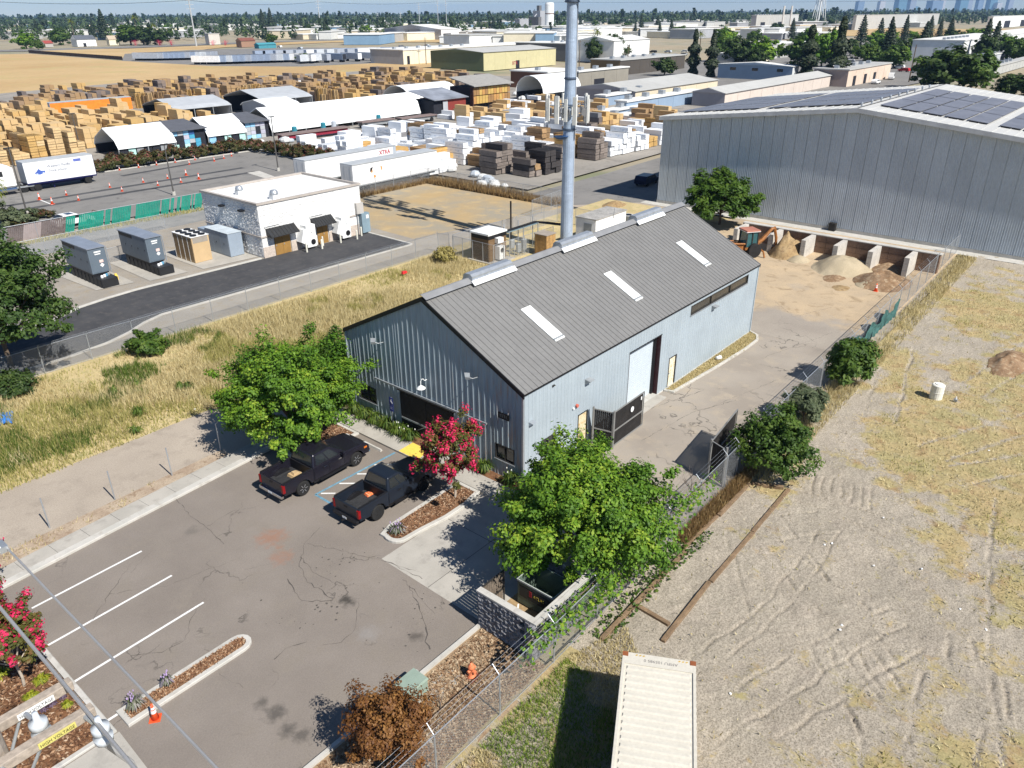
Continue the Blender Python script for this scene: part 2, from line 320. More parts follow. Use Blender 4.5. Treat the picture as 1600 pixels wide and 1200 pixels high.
x = t_d.n('ShaderNodeVectorMath', operation='SCALE'); t_d.put(x.inputs[0], t_d.mix(a_, scol, dcol)); t_d.put(x.inputs[3], t_d.mr(fn, .25, .75, .88, 1.12)); t_d.bump(fn, .4, .03); t_d.fin(x.outputs[0], .95, 0, .2)
sheet('work_yard', [(27.9, -7.8), (61, -7.4), (61, 16.5), (50, 21), (27.9, 21)], .009, t_d.m)
sheet('bare_strip', [(-60, -8.7), (-8.9, -8.7), (-8.9, -5), (-60, -5)], .002, m_bare)
band([(-60, -5), (-9.0, -5)], -.17, .14, 'strip_kerb', m_kerb)
# kerb islands
def rounded(x0, x1, y0, y1, r0, r1, n=8):
    pts = [(x0, y1), (x0, y0)] if not r0 else [(x0+r0+math.cos(a)*r0, (y0+y1)/2+math.sin(a)*(y1-y0)/2) for a in np.linspace(math.pi/2, 3*math.pi/2, n)]
    return pts+[(x1-r1+math.cos(a)*r1, (y0+y1)/2+math.sin(a)*(y1-y0)/2) for a in np.linspace(-math.pi/2, math.pi/2, n)]
isl = rounded(-20.4, -15.3, 1.05, 2.0, 0, .5); band(isl, .2, .13, 'island_kerb', m_kerb, True); sheet('island_mulch', rounded(-20.2, -15.5, 1.25, 1.8, 0, .3), .07, m_mulch)
isl2 = [(-7.6, 2.55)]+[(-7.05+math.cos(a)*.62, 1.95+math.sin(a)*.68) for a in np.linspace(math.pi*.85, math.pi*1.5, 8)]+[(-6.2, 1.22), (-4.6, 1.0), (-3.2, 1.02), (-1.93, 1.28), (-1.93, 2.85), (-4, 2.85), (-6.9, 2.78)]
band(isl2, .22, .14, 'island_kerb', m_kerb, True); c2 = Vector((-4.7, 1.9)); sheet('island_mulch', [tuple(c2+(Vector(p)-c2)*Vector((.95, .8)) if 0 else (c2[0]+(p[0]-c2[0])*.94, c2[1]+(p[1]-c2[1])*.78)) for p in isl2], .085, m_mulch)
isl3 = [(-5.4, 10.9), (-1.93, 10.9), (-1.93, 13.6), (-4.4, 13.55), (-5.9, 12.9), (-6.1, 11.8)]
band(isl3, .2, .13, 'island_kerb', m_kerb, True); sheet('island_mulch', [(-5.2, 11.1), (-2.1, 11.1), (-2.1, 13.4), (-4.4, 13.3), (-5.7, 12.7), (-5.9, 11.9)], .08, m_mulch)
# street front planters, bottom left
sheet('street_planter', [(-27, 1.35), (-21.0, 1.35), (-20.95, 10.2), (-27, 9.9)], .02, m_mulch); band([(-20.75, 1.2), (-20.75, 10.2)], .2, .13, 'planter_kerb', m_kerb); band([(-27, 1.2), (-20.95, 1.2)], .18, .1, 'planter_kerb', m_kerb)
sheet('concrete_footway', [(-27, -5), (-20.9, -5), (-20.7, 1.15), (-27, 1.15)], .014, m_conc)
# paint
m_wp = M('white_paint', (.7, .7, .68), .7, 0, .1, 4, .12, 30); m_bp = M('blue_paint', (.13, .27, .36), .7, 0, .25, 3, .2, 20); m_yp = M('yellow_paint', (.78, .55, .1), .65, 0, .1, 5, .1, 30)
def strip(name, a, b, wd, z, mat, parent=None):
    a, b = Vector(a), Vector(b); d = (b-a).normalized(); n_ = Vector((-d.y, d.x))*wd/2
    return sheet(name, [a-n_, b-n_, b+n_, a+n_], z, mat, parent=parent)
for a, b in (((-15.42, 10.2), (-20.2, 10.06)), ((-15.39, 7.5), (-20.75, 7.32)), ((-15.4, 4.83), (-20.75, 4.63)), ((-20.3, 1.92), (-20.74, 1.92))): strip('stall_line', a, b, .11, .0125, m_wp)
for a, b in (((-2.0, 7.7), (-7.46, 7.75)), ((-7.45, 7.75), (-7.42, 5.7))): strip('access_aisle_border', a, b, .13, .0125, m_bp)
for i in range(4):
    x0 = -3.6-i*1.2; k_ = 1.7 if i < 3 else .75; strip('access_aisle_stripe', (x0, 7.62), (x0+k_*.645, 7.62-k_*.764), .11, .0135, m_wp)
sheet('ramp_pad', [(-1.86, 6.0), (-.75, 6.25), (-.72, 7.6), (-1.86, 7.55)], .1265, m_yp)
# crack lines and drip stains traced over the lot
m_tar = M('tar_seam', (.085, .076, .068), .9)
def wander(pts, wd, z=.0145, name='pavement_crack', px=True):
    P = [at(*p).xy if px else Vector(p) for p in pts]; Q = []
    for a, b in zip(P, P[1:]):
        k = max(2, int((b-a).length/.22)); Q += [a.lerp(b, i/k)+Vector((random.gauss(0, .035), random.gauss(0, .035))) for i in range(k)]
    Q.append(P[-1]); vs = []; fs = []
    for i, q in enumerate(Q):
        d = (Q[min(i+1, len(Q)-1)]-Q[max(i-1, 0)]).normalized(); n_ = Vector((-d.y, d.x))*wd*.75*(.2+random.random()**2*1.2)/2; vs += [(q-n_).to_3d()+AZ*z, (q+n_).to_3d()+AZ*z]
    fs = [(2*i, 2*i+2, 2*i+3, 2*i+1) for i in range(len(Q)-1)]; return tag(MB().add(vs, fs).build(name, m_tar), kind='structure')
for pts, wd in (([(275, 780), (302, 810), (322, 823), (350, 850)], .035), ([(322, 823), (362, 800), (400, 792)], .03), ([(205, 895), (245, 850)], .025), ([(140, 975), (170, 930), (205, 880)], .03), ([(172, 928), (260, 915), (380, 870)], .02), ([(320, 935), (300, 965), (290, 1000), (250, 1020), (205, 1025)], .03),
                ([(500, 825), (475, 850), (468, 880), (480, 910), (520, 935)], .07), ([(470, 870), (490, 895), (530, 915), (560, 915)], .045), ([(450, 905), (470, 940), (520, 938)], .07), ([(560, 940), (555, 980), (535, 1003), (505, 1008)], .04), ([(430, 1030), (455, 1010), (480, 1003)], .05),
                ([(640, 915), (660, 960), (672, 1015)], .06), ([(630, 905), (680, 960)], .03), ([(590, 870), (620, 885), (660, 905)], .035), ([(480, 850), (540, 862), (610, 880), (660, 895)], .03), ([(385, 720+170), (430, 880)], .02), ([(320, 1010), (350, 1060), (380, 1075)], .015)): wander(pts, wd)
for pts, wd in (([(890, 690), (960, 660), (1040, 630), (1100, 610)], .05), ([(1000, 690), (1080, 645), (1150, 625)], .04), ([(1100, 640), (1200, 600), (1290, 560)], .03), ([(1180, 640), (1260, 600)], .025), ([(1210, 470), (1240, 495), (1300, 480)], .04), ([(1190, 560), (1300, 520)], .03)): wander(pts, wd, .0105)
random.seed(11)
acc = MB()
for k in range(150):
    cx, cy_ = random.choice([(-9.2, 2.3), (-10.5, 2.6), (-11.3, .4), (-9.3, -2.4), (-11, -3), (-13, 1)]); p = Vector((cx+random.gauss(0, .8), cy_+random.gauss(0, .6)))
    if p.x > -8.9 or p.y < -4.7: continue
    r = .012+random.random()**3*.05; mbp = MB(); mbp.add([(p.x+math.cos(a)*r*(.6+random.random()*.8), p.y+math.sin(a)*r*(.6+random.random()*.6), .0155) for a in np.linspace(0, 5.3, 6)], [tuple(range(6))])

    acc.v += mbp.v; b = len(acc.v)-6; acc.f.append(tuple(range(b, b+6))); acc.mi.append(0)
tag(acc.build('oil_drips', m_tar), kind='structure')
# ---------------------------------------------------------------- gravel lot on the right: real ruts and straw
gx = np.concatenate([np.arange(-34, -8, .35), np.arange(-8, 19, .075), np.arange(19, 64.2, .28)]); gy = np.concatenate([np.arange(-62, -27, .5), np.arange(-27, -8.43, .075), [-8.4]]); X, Y = np.meshgrid(gx, gy, indexing='ij'); x_, y_ = X.ravel(), Y.ravel()
Z = (fbm(x_, y_, .25, 1)-.5)*.16 + (fbm(x_, y_, 1.7, 9, 3)-.5)*.09 + (fbm(x_, y_, 6, 15, 2)-.5)*.035
strawf = lambda X_, Y_: np.clip((fbm(X_, Y_, .2, 21, 5)-.5)*3.4 + np.clip((-Y_-14)/11, -1, .75) + np.clip((X_-8)/34, -.15, .5) + (fbm(X_, Y_, .9, 31, 4)-.5)*2.2 + .33, 0, 1)
straw = strawf(x_, y_)
straw = np.maximum(straw, np.clip((y_+9.6)*.9+(fbm(x_, y_, .8, 41)-.5)*2, 0, 1)*np.clip((x_-12)/6, 0, 1))
straw[(x_ < -7.5) & (y_ > -13.0)] = np.clip((fbm(x_, y_, .6, 51)-.3)*3, 0, 1)[(x_ < -7.5) & (y_ > -13.0)]
def rut(pts, wd, dep, px=True):
    global Z, straw
    P = [at(*p).xy if px else Vector(p) for p in pts]
    for a, b in zip(P, P[1:]):
        d = b-a; L = d.length; d = d/L; tx = (x_-a.x)*d.x+(y_-a.y)*d.y; s = -(x_-a.x)*d.y+(y_-a.y)*d.x+(fbm(x_, y_, .9, 61, 2)-.5)*.3
        k = (np.clip(tx+.1, 0, .1)*10)*(np.clip(L-tx+.1, 0, .1)*10); prof = -np.exp(-(s/wd)**2)+.22*np.exp(-((np.abs(s)-1.9*wd)/(wd*.8))**2); prof = prof*np.clip(fbm(x_, y_, 1.3, 63, 3)*2.4-.5, .1, 1.3)*.72*(.75+.25*np.sin(tx*21))
        Z = Z+k*prof*dep; straw = straw*(1-.6*k*np.exp(-(s/(wd*1.6))**2))
for pts in ([(1278, 830), (1245, 885), (1205, 930), (1160, 970), (1110, 1005), (1075, 1035)], [(1310, 830), (1280, 890), (1235, 940), (1190, 985), (1130, 1030)]): rut(pts, .055, .11)
for pts in ([(1415, 975), (1330, 1025), (1255, 1075), (1190, 1115), (1120, 1165)], [(1452, 1005), (1370, 1055), (1290, 1105), (1215, 1155)], [(1390, 950), (1300, 990), (1220, 1035), (1150, 1075)], [(1230, 760), (1330, 790), (1400, 815)], [(1240, 780), (1340, 815), (1390, 840)]): rut(pts, .07, .12)
for pts in ([(1308, 1000), (1335, 1045), (1375, 1095)], [(1335, 1005), (1362, 1050), (1380, 1085)], [(1365, 1015), (1395, 1055), (1408, 1078)], [(1265, 1010), (1290, 1050)], [(1290, 1005), (1312, 1045)], [(1315, 1100), (1340, 1140), (1365, 1160)], [(1330, 1120), (1350, 1160), (1345, 1200)], [(1480, 990), (1478, 1020), (1483, 1040)], [(1515, 1000), (1520, 1030)], [(1565, 1060), (1575, 1090), (1578, 1120)], [(1440, 1050), (1430, 1090), (1415, 1160)], [(1535, 1140), (1525, 1200)]): rut(pts, .085, .13)
for i in range(7): rut([(1272+i*15, 742+i*3), (1268+i*15, 770+i*4)], .07, .1)
for i in range(13):
    x0, y0 = random.uniform(-8, 34), random.uniform(-26, -12); a0 = random.choice([.45, 2.3, 1.1, .15, -.35])+random.gauss(0, .12); L = random.uniform(9, 26); cv = random.uniform(-.35, .35)
    for off in (0, 1.75):
        pts = []; px_, py_ = x0-math.sin(a0)*off, y0+math.cos(a0)*off
        for q in range(6): pts.append((px_, py_)); px_ += math.cos(a0+cv*q/5)*L/5; py_ += math.sin(a0+cv*q/5)*L/5
        pts = [p for p in pts if p[1] < -9.6]
        if len(pts) > 1: rut(pts, .085, random.uniform(.08, .13), False)
Z = np.maximum(Z, -.2)*np.clip((-8.4-y_)/.8, 0, 1)+.01
nx, ny = X.shape; idx = np.arange(nx*ny).reshape(nx, ny); F = np.stack([idx[:-1, :-1], idx[1:, :-1], idx[1:, 1:], idx[:-1, 1:]], -1).reshape(-1, 4)
t = NT('gravel_and_straw'); g1 = t.noise(9, 5, rough=.8); g2 = t.vor(16)
stone = t.mix(t.ramp(t.noise(.35, 5), [(.35, 0), (.65, 1)]), (.27, .238, .195), (.325, .287, .235)); k = t.math('MULTIPLY', t.mr(g1, .25, .75, .55, 1.5), t.mr(g2, 0, .6, .6, 1.35))
xs = t.n('ShaderNodeVectorMath', operation='SCALE'); t.put(xs.inputs[0], stone); t.put(xs.inputs[3], k)
sv = t.scale(t.pos(), 9, 3, 1); sn = t.noise(1.6, 6, sv, .75, 1.2); sc1 = t.mix(t.ramp(t.noise(.5, 5), [(.38, 0), (.62, 1)]), (.46, .355, .185), (.39, .335, .165)); sc1 = t.mix(t.ramp(t.noise(.9, 5), [(.54, 0), (.7, 1)]), sc1, (.36, .24, .125))
xs2 = t.n('ShaderNodeVectorMath', operation='SCALE'); t.put(xs2.inputs[0], sc1); t.put(xs2.inputs[3], t.mr(sn, .25, .75, .6, 1.3))
msk = t.ramp(t.math('ADD', t.math('ADD', t.attr('straw'), t.mr(t.noise(1.5, 6, rough=.7, dist=.8), .25, .75, -.5, .4)), t.mr(t.noise(6, 5, t.scale(t.pos(), 1.6, .7, 1), .75), .25, .75, -.45, .4)), [(.28, .08), (.72, 1)])
t.bump(t.math('ADD', g1, sn), .9, .05); t.fin(t.mix(msk, xs.outputs[0], xs2.outputs[0]), .95, 0, .2)
me = npmesh('gravel_lot', np.stack([x_, y_, Z], 1), F, t.m, {'straw': straw}); me.polygons.foreach_set('use_smooth', [True]*len(me.polygons)); struct('gravel_lot', me)
# ================================================================== GREY METAL BUILDING
m_wall = M('wall_blue_grey', (.35, .405, .44), .5, .0, .07, .5, .05, 8, .05, 30, .4)
t = NT('wall_weathered'); sv = t.scale(t.pos(), 1, 1, .12); st = t.noise(3.2, 5, sv, .7); c_ = t.mix(t.ramp(st, [(.4, 0), (.6, 1)]), (.33, .4, .435), (.27, .325, .355)); zz = t.sep(t.pos())
rs = t.math('MULTIPLY', t.ramp(t.noise(4.5, 5, sv, .7), [(.52, 0), (.66, 1)]), t.math('MULTIPLY', t.mr(zz[1], 1, 7, 1, .15), .8)); m_gable = t.fin(t.mix(rs, c_, (.36, .24, .17)), .5, 0, .4)
m_roof = M('roof_grey_metal', (.205, .202, .194), .5, .15, .06, .6, .06, 6, .03, 20, .4); m_trim = M('trim_black', (.012, .012, .014), .5); m_galv = M('galvanised_steel', (.42, .45, .48), .42, .55, .12, 3, .08, 25, 0, 0, .5)
m_sky = M('skylight_frp', (.74, .76, .74), .45, 0, .05, 3, .08, 12); m_glass = M('dark_glass', (.018, .022, .025), .08, 0, .2, .4, 0, 10, 0, 0, .8); m_frame = M('window_frame_dark', (.035, .033, .03), .5)
m_cream = M('door_cream', (.62, .55, .38), .6, 0, .06, 3, .1, 18, 0, 0, .3, 0, (.5, .33, .12)); m_paleb = M('shutter_pale', (.5, .56, .6), .5, 0, .04, 2); m_maroon = M('jamb_maroon', (.05, .015, .018), .5)
m_blackw = M('wood_black', (.022, .02, .019), .8, 0, .3, 3, .3, 20); m_white = M('white_enamel', (.76, .77, .76), .45, 0, .06, 2, .05, 20); m_steel = M('grey_steel', (.32, .34, .35), .5, .3, .15, 3)
def wallset(parent, org, uax, nax, u0, u1, step, top, holes, mat, ribs=1, rd=.032, name='wall_panel', z0=0.0, seam=.004):
    """a wall of separate ribbed sheets; top(u) is its upper edge, holes are (ua,ub,za,zb)"""
    org, uax, nax = Vector(org), Vector(uax), Vector(nax); cuts = sorted(set([round(u0+i*step, 3) for i in range(int((u1-u0)/step+.001)+1)]+[u1]+[c for h in holes for c in h[:2]]))
    cuts = [c for i, c in enumerate(cuts) if i == 0 or c-cuts[i-1] > .02]
    for a, b in zip(cuts, cuts[1:]):
        mid = (a+b)/2; segs = [(z0, None)]
        for ha, hb, za, zb in holes:
            if ha-.01 <= a and b <= hb+.01:
                ns = []
                for s, e in segs:
                    if za > s+.01: ns.append((s, za))
                    ns.append((zb, e)) if (e is None or zb < e) else None
                segs = ns
        for s, e in segs:
            ta, tb = (top(a), top(b)) if e is None else (e, e)
            if min(ta, tb) <= s+.02: continue
            us = [a]; ds = [0.]; rw = .035
            n = max(1, round(ribs*(b-a)/step))
            for r_ in range(n):
                c0 = a+(b-a)*(r_+.5)/n; us += [c0-rw*1.4, c0-rw*.7, c0+rw*.7, c0+rw*1.4]; ds += [0, rd, rd, 0]
            us.append(b-seam); ds.append(0.); us.append(b-seam*.8); ds.append(-.012-seam); us.append(b); ds.append(-.012-seam)
            mb = MB(); tt = lambda u: ta+(tb-ta)*(u-a)/(b-a)
            vs = [org+uax*u+nax*d+AZ*s for u, d in zip(us, ds)]+[org+uax*u+nax*d+AZ*tt(u) for u, d in zip(us, ds)]; k = len(us); mb.add(vs, [(i, i+1, k+i+1, k+i) for i in range(k-1)]); mb.build(name, mat, parent)
def box_part(name, mat, parent, *b, **kw): return MB().box(*b).build(name, mat, parent, **kw)
BW, BL, EH, RH, SLP = 13.7, 27.63, 5.36, 8.95, .503
B = thing('metal_building', 'pale blue grey ribbed metal building with a dark grey pitched roof and three skylights', 'building')
gt = lambda y: EH+SLP*(y if y < BW/2 else BW-y)-.03
wallset(B, (0, 0, 0), (0, 1, 0), (-1, 0, 0), 0, BW, .4, gt, [(.58, 1.88, 1.04, 1.96), (4.9, 9.25, 0, 2.76), (11.4, 12.9, 1.04, 2.1)], m_gable, 1, .02)
wallset(B, (0, 0, 0), (1, 0, 0), (0, -1, 0), 0, BL, .92, lambda u: EH+.02, [(1.48, 2.74, 1.0, 2.04), (4.82, 5.76, 0, 2.2), (9.98, 13.68, 0, 4.24), (14.95, 15.92, 0, 2.15), (17.35, 26.02, 4.4, 5.05)], m_wall, 3, .022)
wallset(B, (BL, BW, 0), (0, -1, 0), (1, 0, 0), 0, BW, .4, gt, [], m_wall, 1); wallset(B, (BL, BW, 0), (-1, 0, 0), (0, 1, 0), 0, BL, .92, lambda u: EH+.02, [], m_wall, 3, .022)
MB().box(-.06, -.06, -.1, BL+.06, BW+.06, .06).build('foundation', m_kerb, B)
for x, y in ((-.025, -.025), (BL+.025, -.025), (-.025, BW+.025), (BL+.025, BW+.025)): MB().box(x-.05, y-.05, .05, x+.05, y+.05, EH).build('corner_trim', m_galv if x < 0 and y < 0 else m_wall, B)
# roof sheets
npan = 68; pw = (BL+.2)/npan; OV = .14
def panel_mesh(sgn):
    mb = MB(); y0, z0 = -OV, EH+.09-SLP*OV; y1, z1 = BW/2, EH+.09+SLP*BW/2
    f = (lambda y: y) if sgn > 0 else (lambda y: BW-y)
    prof = [(0, 0), (pw-.06, 0), (pw-.045, .04), (pw-.018, .04), (pw, 0)]
    vs = [(u, f(y0), z0+d) for u, d in prof]+[(u, f(y1), z1+d) for u, d in prof]+[(0, f(y0), z0-.03), (pw, f(y0), z0-.03)]
    fs = [(i, i+1, 5+i+1, 5+i) for i in range(4)]+[(10, 11, 4, 3, 2, 1, 0)]
    if sgn < 0: fs = [q[::-1] for q in fs]
    mb.add(vs, fs); return mb.mesh('roof_panel', m_roof)
for sgn in (1, -1):
    me = panel_mesh(sgn)
    for i in range(npan): link('roof_panel', me, B, (-.1+i*pw, 0, 0))
MB().add([(x, BW/2+s*d, RH+.075-abs(d)*SLP+h) for x in (-.12, BL+.12) for s, d, h in ((1, .42, .06), (1, .05, .075), (-1, .05, .075), (-1, .42, .06))], [(0, 1, 5, 4), (1, 2, 6, 5), (2, 3, 7, 6)]).build('ridge_cap', M('ridge_grey', (.24, .243, .247), .5, .1), B)
for xg in (-.1, BL+.1):
    for s in (1, -1):
        ya, yb = (-OV, BW/2) if s > 0 else (BW+OV, BW/2); za, zb = EH+.09-SLP*OV, EH+.09+SLP*BW/2; d = .05 if xg < 0 else -.05
        MB().hexa([(xg-d*.4, ya, za-.2), (xg+d, ya, za-.2), (xg+d, yb, zb-.2), (xg-d*.4, yb, zb-.2)], [(xg-d*.4, ya, za+.055), (xg+d, ya, za+.055), (xg+d, yb, zb+.055), (xg-d*.4, yb, zb+.055)]).build('rake_trim', m_trim if xg < 0 else m_roof, B)
MB().box(-.12, -OV-.012, EH-.02, BL+.12, -OV, EH+.06).build('eave_trim', m_trim, B); MB().hexa([(-.05, -OV, EH-.04), (BL+.05, -OV, EH-.04), (BL+.05, .02, EH-.04), (-.05, .02, EH-.04)], [(-.05, -OV, EH-.005), (BL+.05, -OV, EH-.005), (BL+.05, .02, EH-.005), (-.05, .02, EH-.005)]).build('soffit', m_trim, B)
zr = lambda y: EH+.09+SLP*y
for x0 in (4.7, 12.9, 22.1):
    mb = MB(); ya, yb = 1.55, 4.02
    for k in range(2):
        xa = x0+k*.43; mb.hexa([(xa, ya, zr(ya)+.02), (xa+.415, ya, zr(ya)+.02), (xa+.415, yb, zr(yb)+.02), (xa, yb, zr(yb)+.02)], [(xa, ya, zr(ya)+.07), (xa+.415, ya, zr(ya)+.07), (xa+.415, yb, zr(yb)+.07), (xa, yb, zr(yb)+.07)])
    s = mb.build('skylight', m_sky, B); MB().hexa([(x0, 1.62, zr(1.62)+.071), (x0+.84, 1.62, zr(1.62)+.071), (x0+.84, 1.72, zr(1.72)+.071), (x0, 1.72, zr(1.72)+.071)], [(x0, 1.62, zr(1.62)+.08), (x0+.84, 1.62, zr(1.62)+.08), (x0+.84, 1.72, zr(1.72)+.08), (x0, 1.72, zr(1.72)+.08)]).build('fixing_strip', m_steel, s)
for x0 in (3.5, 11.8, 20.7):
    mb = MB(); prof = [(-.46, -.22), (-.34, .02), (-.34, .14), (-.2, .26), (.2, .26), (.34, .14), (.34, .02), (.46, -.22)]
    mb.prism([(BW/2+y, RH+.1+z) for y, z in prof], 'x', x0, x0+3.5); v = mb.build('ridge_vent', m_galv, B); MB().hexa([(x0-.1, BW/2-.62, RH-.19), (x0+3.6, BW/2-.62, RH-.19), (x0+3.6, BW/2-.4, RH-.02), (x0-.1, BW/2-.4, RH-.02)], [(x0-.1, BW/2-.62, RH-.14), (x0+3.6, BW/2-.62, RH-.14), (x0+3.6, BW/2-.4, RH+.05), (x0-.1, BW/2-.4, RH+.05)]).build('flashing', m_white, v)
# openings: long wall
def window(parent, ax, a0, a1, z0, z1, panes, plane=0.0, sill=True, fm=None, gm=None):
    """framed window in a wall; ax 'x': wall plane y=plane facing -y, 'y': wall plane x=plane facing -x"""
    P = (lambda mb, u0, d0, zz0, u1, d1, zz1: mb.box(u0, plane+d0, zz0, u1, plane+d1, zz1)) if ax == 'x' else (lambda mb, u0, d0, zz0, u1, d1, zz1: mb.box(plane+d0, u0, zz0, plane+d1, u1, zz1))
    mb = MB(); f = .05
    for q in ((a0, z0, a1, z0+f), (a0, z1-f, a1, z1), (a0, z0+f, a0+f, z1-f), (a1-f, z0+f, a1, z1-f)): P(mb, q[0], -.03, q[1], q[2], .1, q[3])
    for i in range(1, panes): u = a0+(a1-a0)*i/panes; P(mb, u-f/2, -.01, z0+f, u+f/2, .1, z1-f)
    w_ = mb.build('window', fm or m_frame, parent)
    for i in range(panes):
        mb = MB(); P(mb, a0+(a1-a0)*i/panes+.03, .06, z0+.03, a0+(a1-a0)*(i+1)/panes-.03, .075, z1-.03); mb.build('pane', gm or m_glass, w_)
    if sill: mb = MB(); P(mb, a0-.05, -.07, z0-.05, a1+.05, .0, z0-.003); mb.build('sill', m_galv, w_)
    return w_
window(B, 'x', 1.48, 2.74, 1.0, 2.04, 2); window(B, 'y', .58, 1.88, 1.04, 1.96, 2); window(B, 'y', 11.4, 12.9, 1.04, 2.1, 2)
wc = window(B, 'x', 17.35, 26.02, 4.4, 5.05, 3, gm=M('clerestory_glass', (.05, .045, .035), .12, 0, .3, 1.2, .1, 6, 0, 0, .7))
def door(parent, x0, x1, z1, mat, plane=.05):
    d = box_part('door', mat, parent, x0+.05, plane, .02, x1-.05, plane+.05, z1-.05); mb = MB(); mb.box(x0, -.03, 0, x0+.048, plane+.06, z1); mb.box(x1-.048, -.03, 0, x1, plane+.06, z1); mb.box(x0+.048, -.03, z1-.048, x1-.048, plane+.06, z1); mb.build('frame', m_trim, d)
    MB().tube([(x0+.14, plane-.06, 1.0), (x0+.26, plane-.06, 1.0)], .018, 6).box(x0+.12, plane-.05, .96, x0+.17, plane, 1.06).build('handle', m_steel, d); return d
door(B, 4.82, 5.76, 2.2, m_cream); door(B, 14.95, 15.92, 2.15, M('door_cream_worn', (.68, .65, .52), .6, 0, .06, 3, .1, 18, 0, 0, .3, 0, (.5, .35, .14)))
shp = MB().box(9.98, .45, .06, 13.68, .5, 4.24).build("roller_shutter", m_paleb, B); lath = MB().box(10.02, .435, 0, 13.64, .448, .12).mesh("lath", m_paleb)
for i in range(27): link('lath', lath, shp, (0, 0, .1+i*.15))
MB().box(13.66, .0, 0, 13.72, .45, 4.24).build('jamb', m_maroon, B); MB().box(9.94, 0, 0, 10.0, .45, 4.24).build('jamb', m_maroon, B); MB().box(9.94, -.03, 4.2, 13.72, .45, 4.26).build('lintel', m_trim, B); MB().box(13.45, .3, 0, 13.66, .435, 4.2).build('door_track', m_trim, B)
MB().box(10.0, -.7, .0, 13.7, -.06, .07).build('threshold', m_conc, B)
def wall_light(x, z, s=1, mat=m_steel):
    MB().hexa([(x-.22*s, -.04, z-.2*s), (x+.22*s, -.04, z-.2*s), (x+.22*s, -.02, z-.2*s), (x-.22*s, -.02, z-.2*s)], [(x-.22*s, -.42*s, z+.06*s), (x+.22*s, -.42*s, z+.06*s), (x+.22*s, -.02, z+.12*s), (x-.22*s, -.02, z+.12*s)]).build('wall_light', mat, B)
wall_light(5.56, 4.1, 1); wall_light(20.6, 4.1, 1); wall_light(.6, 3.55, .75, m_galv); wall_light(2.45, 4.95, .35, m_frame)
MB().cyl((4.62, -.12, 2.9), .1, .1, 12, 'y').build('alarm_bell', M('alarm_red', (.5, .12, .08)), B); MB().cyl((4.3, -.1, 2.85), .06, .08, 8, 'y').build('sensor', m_white, B)
# gable: sliding doors on a rail, lights, number board
for a, b in ((4.95, 7.03), (7.08, 9.22)):
    d = MB().box(-.02, a, .08, .03, b, 2.68).build('sliding_door', m_blackw, B); bd = MB().box(-.045, 0, .1, -.021, .15, 2.66).mesh('board', m_blackw)
    for i in range(13): link('board', bd, d, (0, a+.03+i*.158, 0))
    MB().box(-.075, a+.05, .95, -.047, b-.05, 1.05).build('rail', m_steel, d); MB().hexa([(-.07, a+.1, .95), (-.048, a+.1, .95), (-.048, a+.2, .95), (-.07, a+.2, .95)][::-1], [(-.07, a+1.3, .2), (-.048, a+1.3, .2), (-.048, a+1.4, .2), (-.07, a+1.4, .2)][::-1]).build('brace', m_steel, d)
MB().box(-.13, 2.4, 2.86, -.04, 11.3, 2.95).build('door_track', m_galv, B); MB().box(-.16, 4.7, 2.78, -.05, 9.3, 2.85).build('track_hood', m_frame, B)
pl = MB().box(-.08, .86, 3.58, -.04, 1.6, 3.92).build('number_board', m_trim, B)
text('house_number', '8331', .26, M('number_grey', (.075, .085, .095), .6), pl, (-.082, 1.23, 3.66), (R(90), 0, R(-90)))
for y, z in ((10.5, 5.75), (3.2, 5.75)):
    f = MB().hexa([(-.75, y-.02, z-.25), (-.62, y-.22, z-.25), (-.45, y, z-.3), (-.58, y+.2, z-.3)], [(-.78, y-.02, z-.1), (-.65, y-.25, z-.1), (-.4, y, z), (-.55, y+.25, z)]).build('floodlight', m_steel, B); MB().tube([(-.03, y-.2, z-.32), (-.35, y-.15, z-.3), (-.5, y-.05, z-.22)], .025, 6).build('arm', m_steel, f)
gl = MB().lathe([(.03, .16), (.05, .12), (.1, .1), (.26, -.02), (.27, -.05), (.2, -.03), (.05, .06)], (-.5, 6.85, 3.8), 14).build('gooseneck_lamp', m_white, B, smooth=True); MB().tube([(-.5, 6.85, 3.95), (-.5, 6.85, 4.15), (-.42, 6.85, 4.28), (-.3, 6.85, 4.25), (-.2, 6.85, 4.12), (-.03, 6.85, 4.12)], .025, 6).build('arm', m_white, gl)
# ---------------------------------------------------------------- bed and kerb along the far half of the long wall
kb = [(14.4, -.12), (14.6, -.75), (20, -1.15), (24.3, -1.35), (26.4, -1.3), (27.3, -.9), (27.75, -.1)]
band(kb, .17, .13, 'wall_bed_kerb', m_kerb); sheet('wall_bed', kb, .05, m_straw)
bk = MB().lathe([(.13, 0), (.15, .36), (.155, .38), (.14, .38), (.12, .03)], (0, 0, 0), 14).build('bucket', m_white, None, (21.0, -.55, .22), smooth=True); bk.rotation_euler = (R(90), 0, R(70)); tag(bk, 'white plastic bucket lying on its side in the straw bed by the long wall', 'bucket')
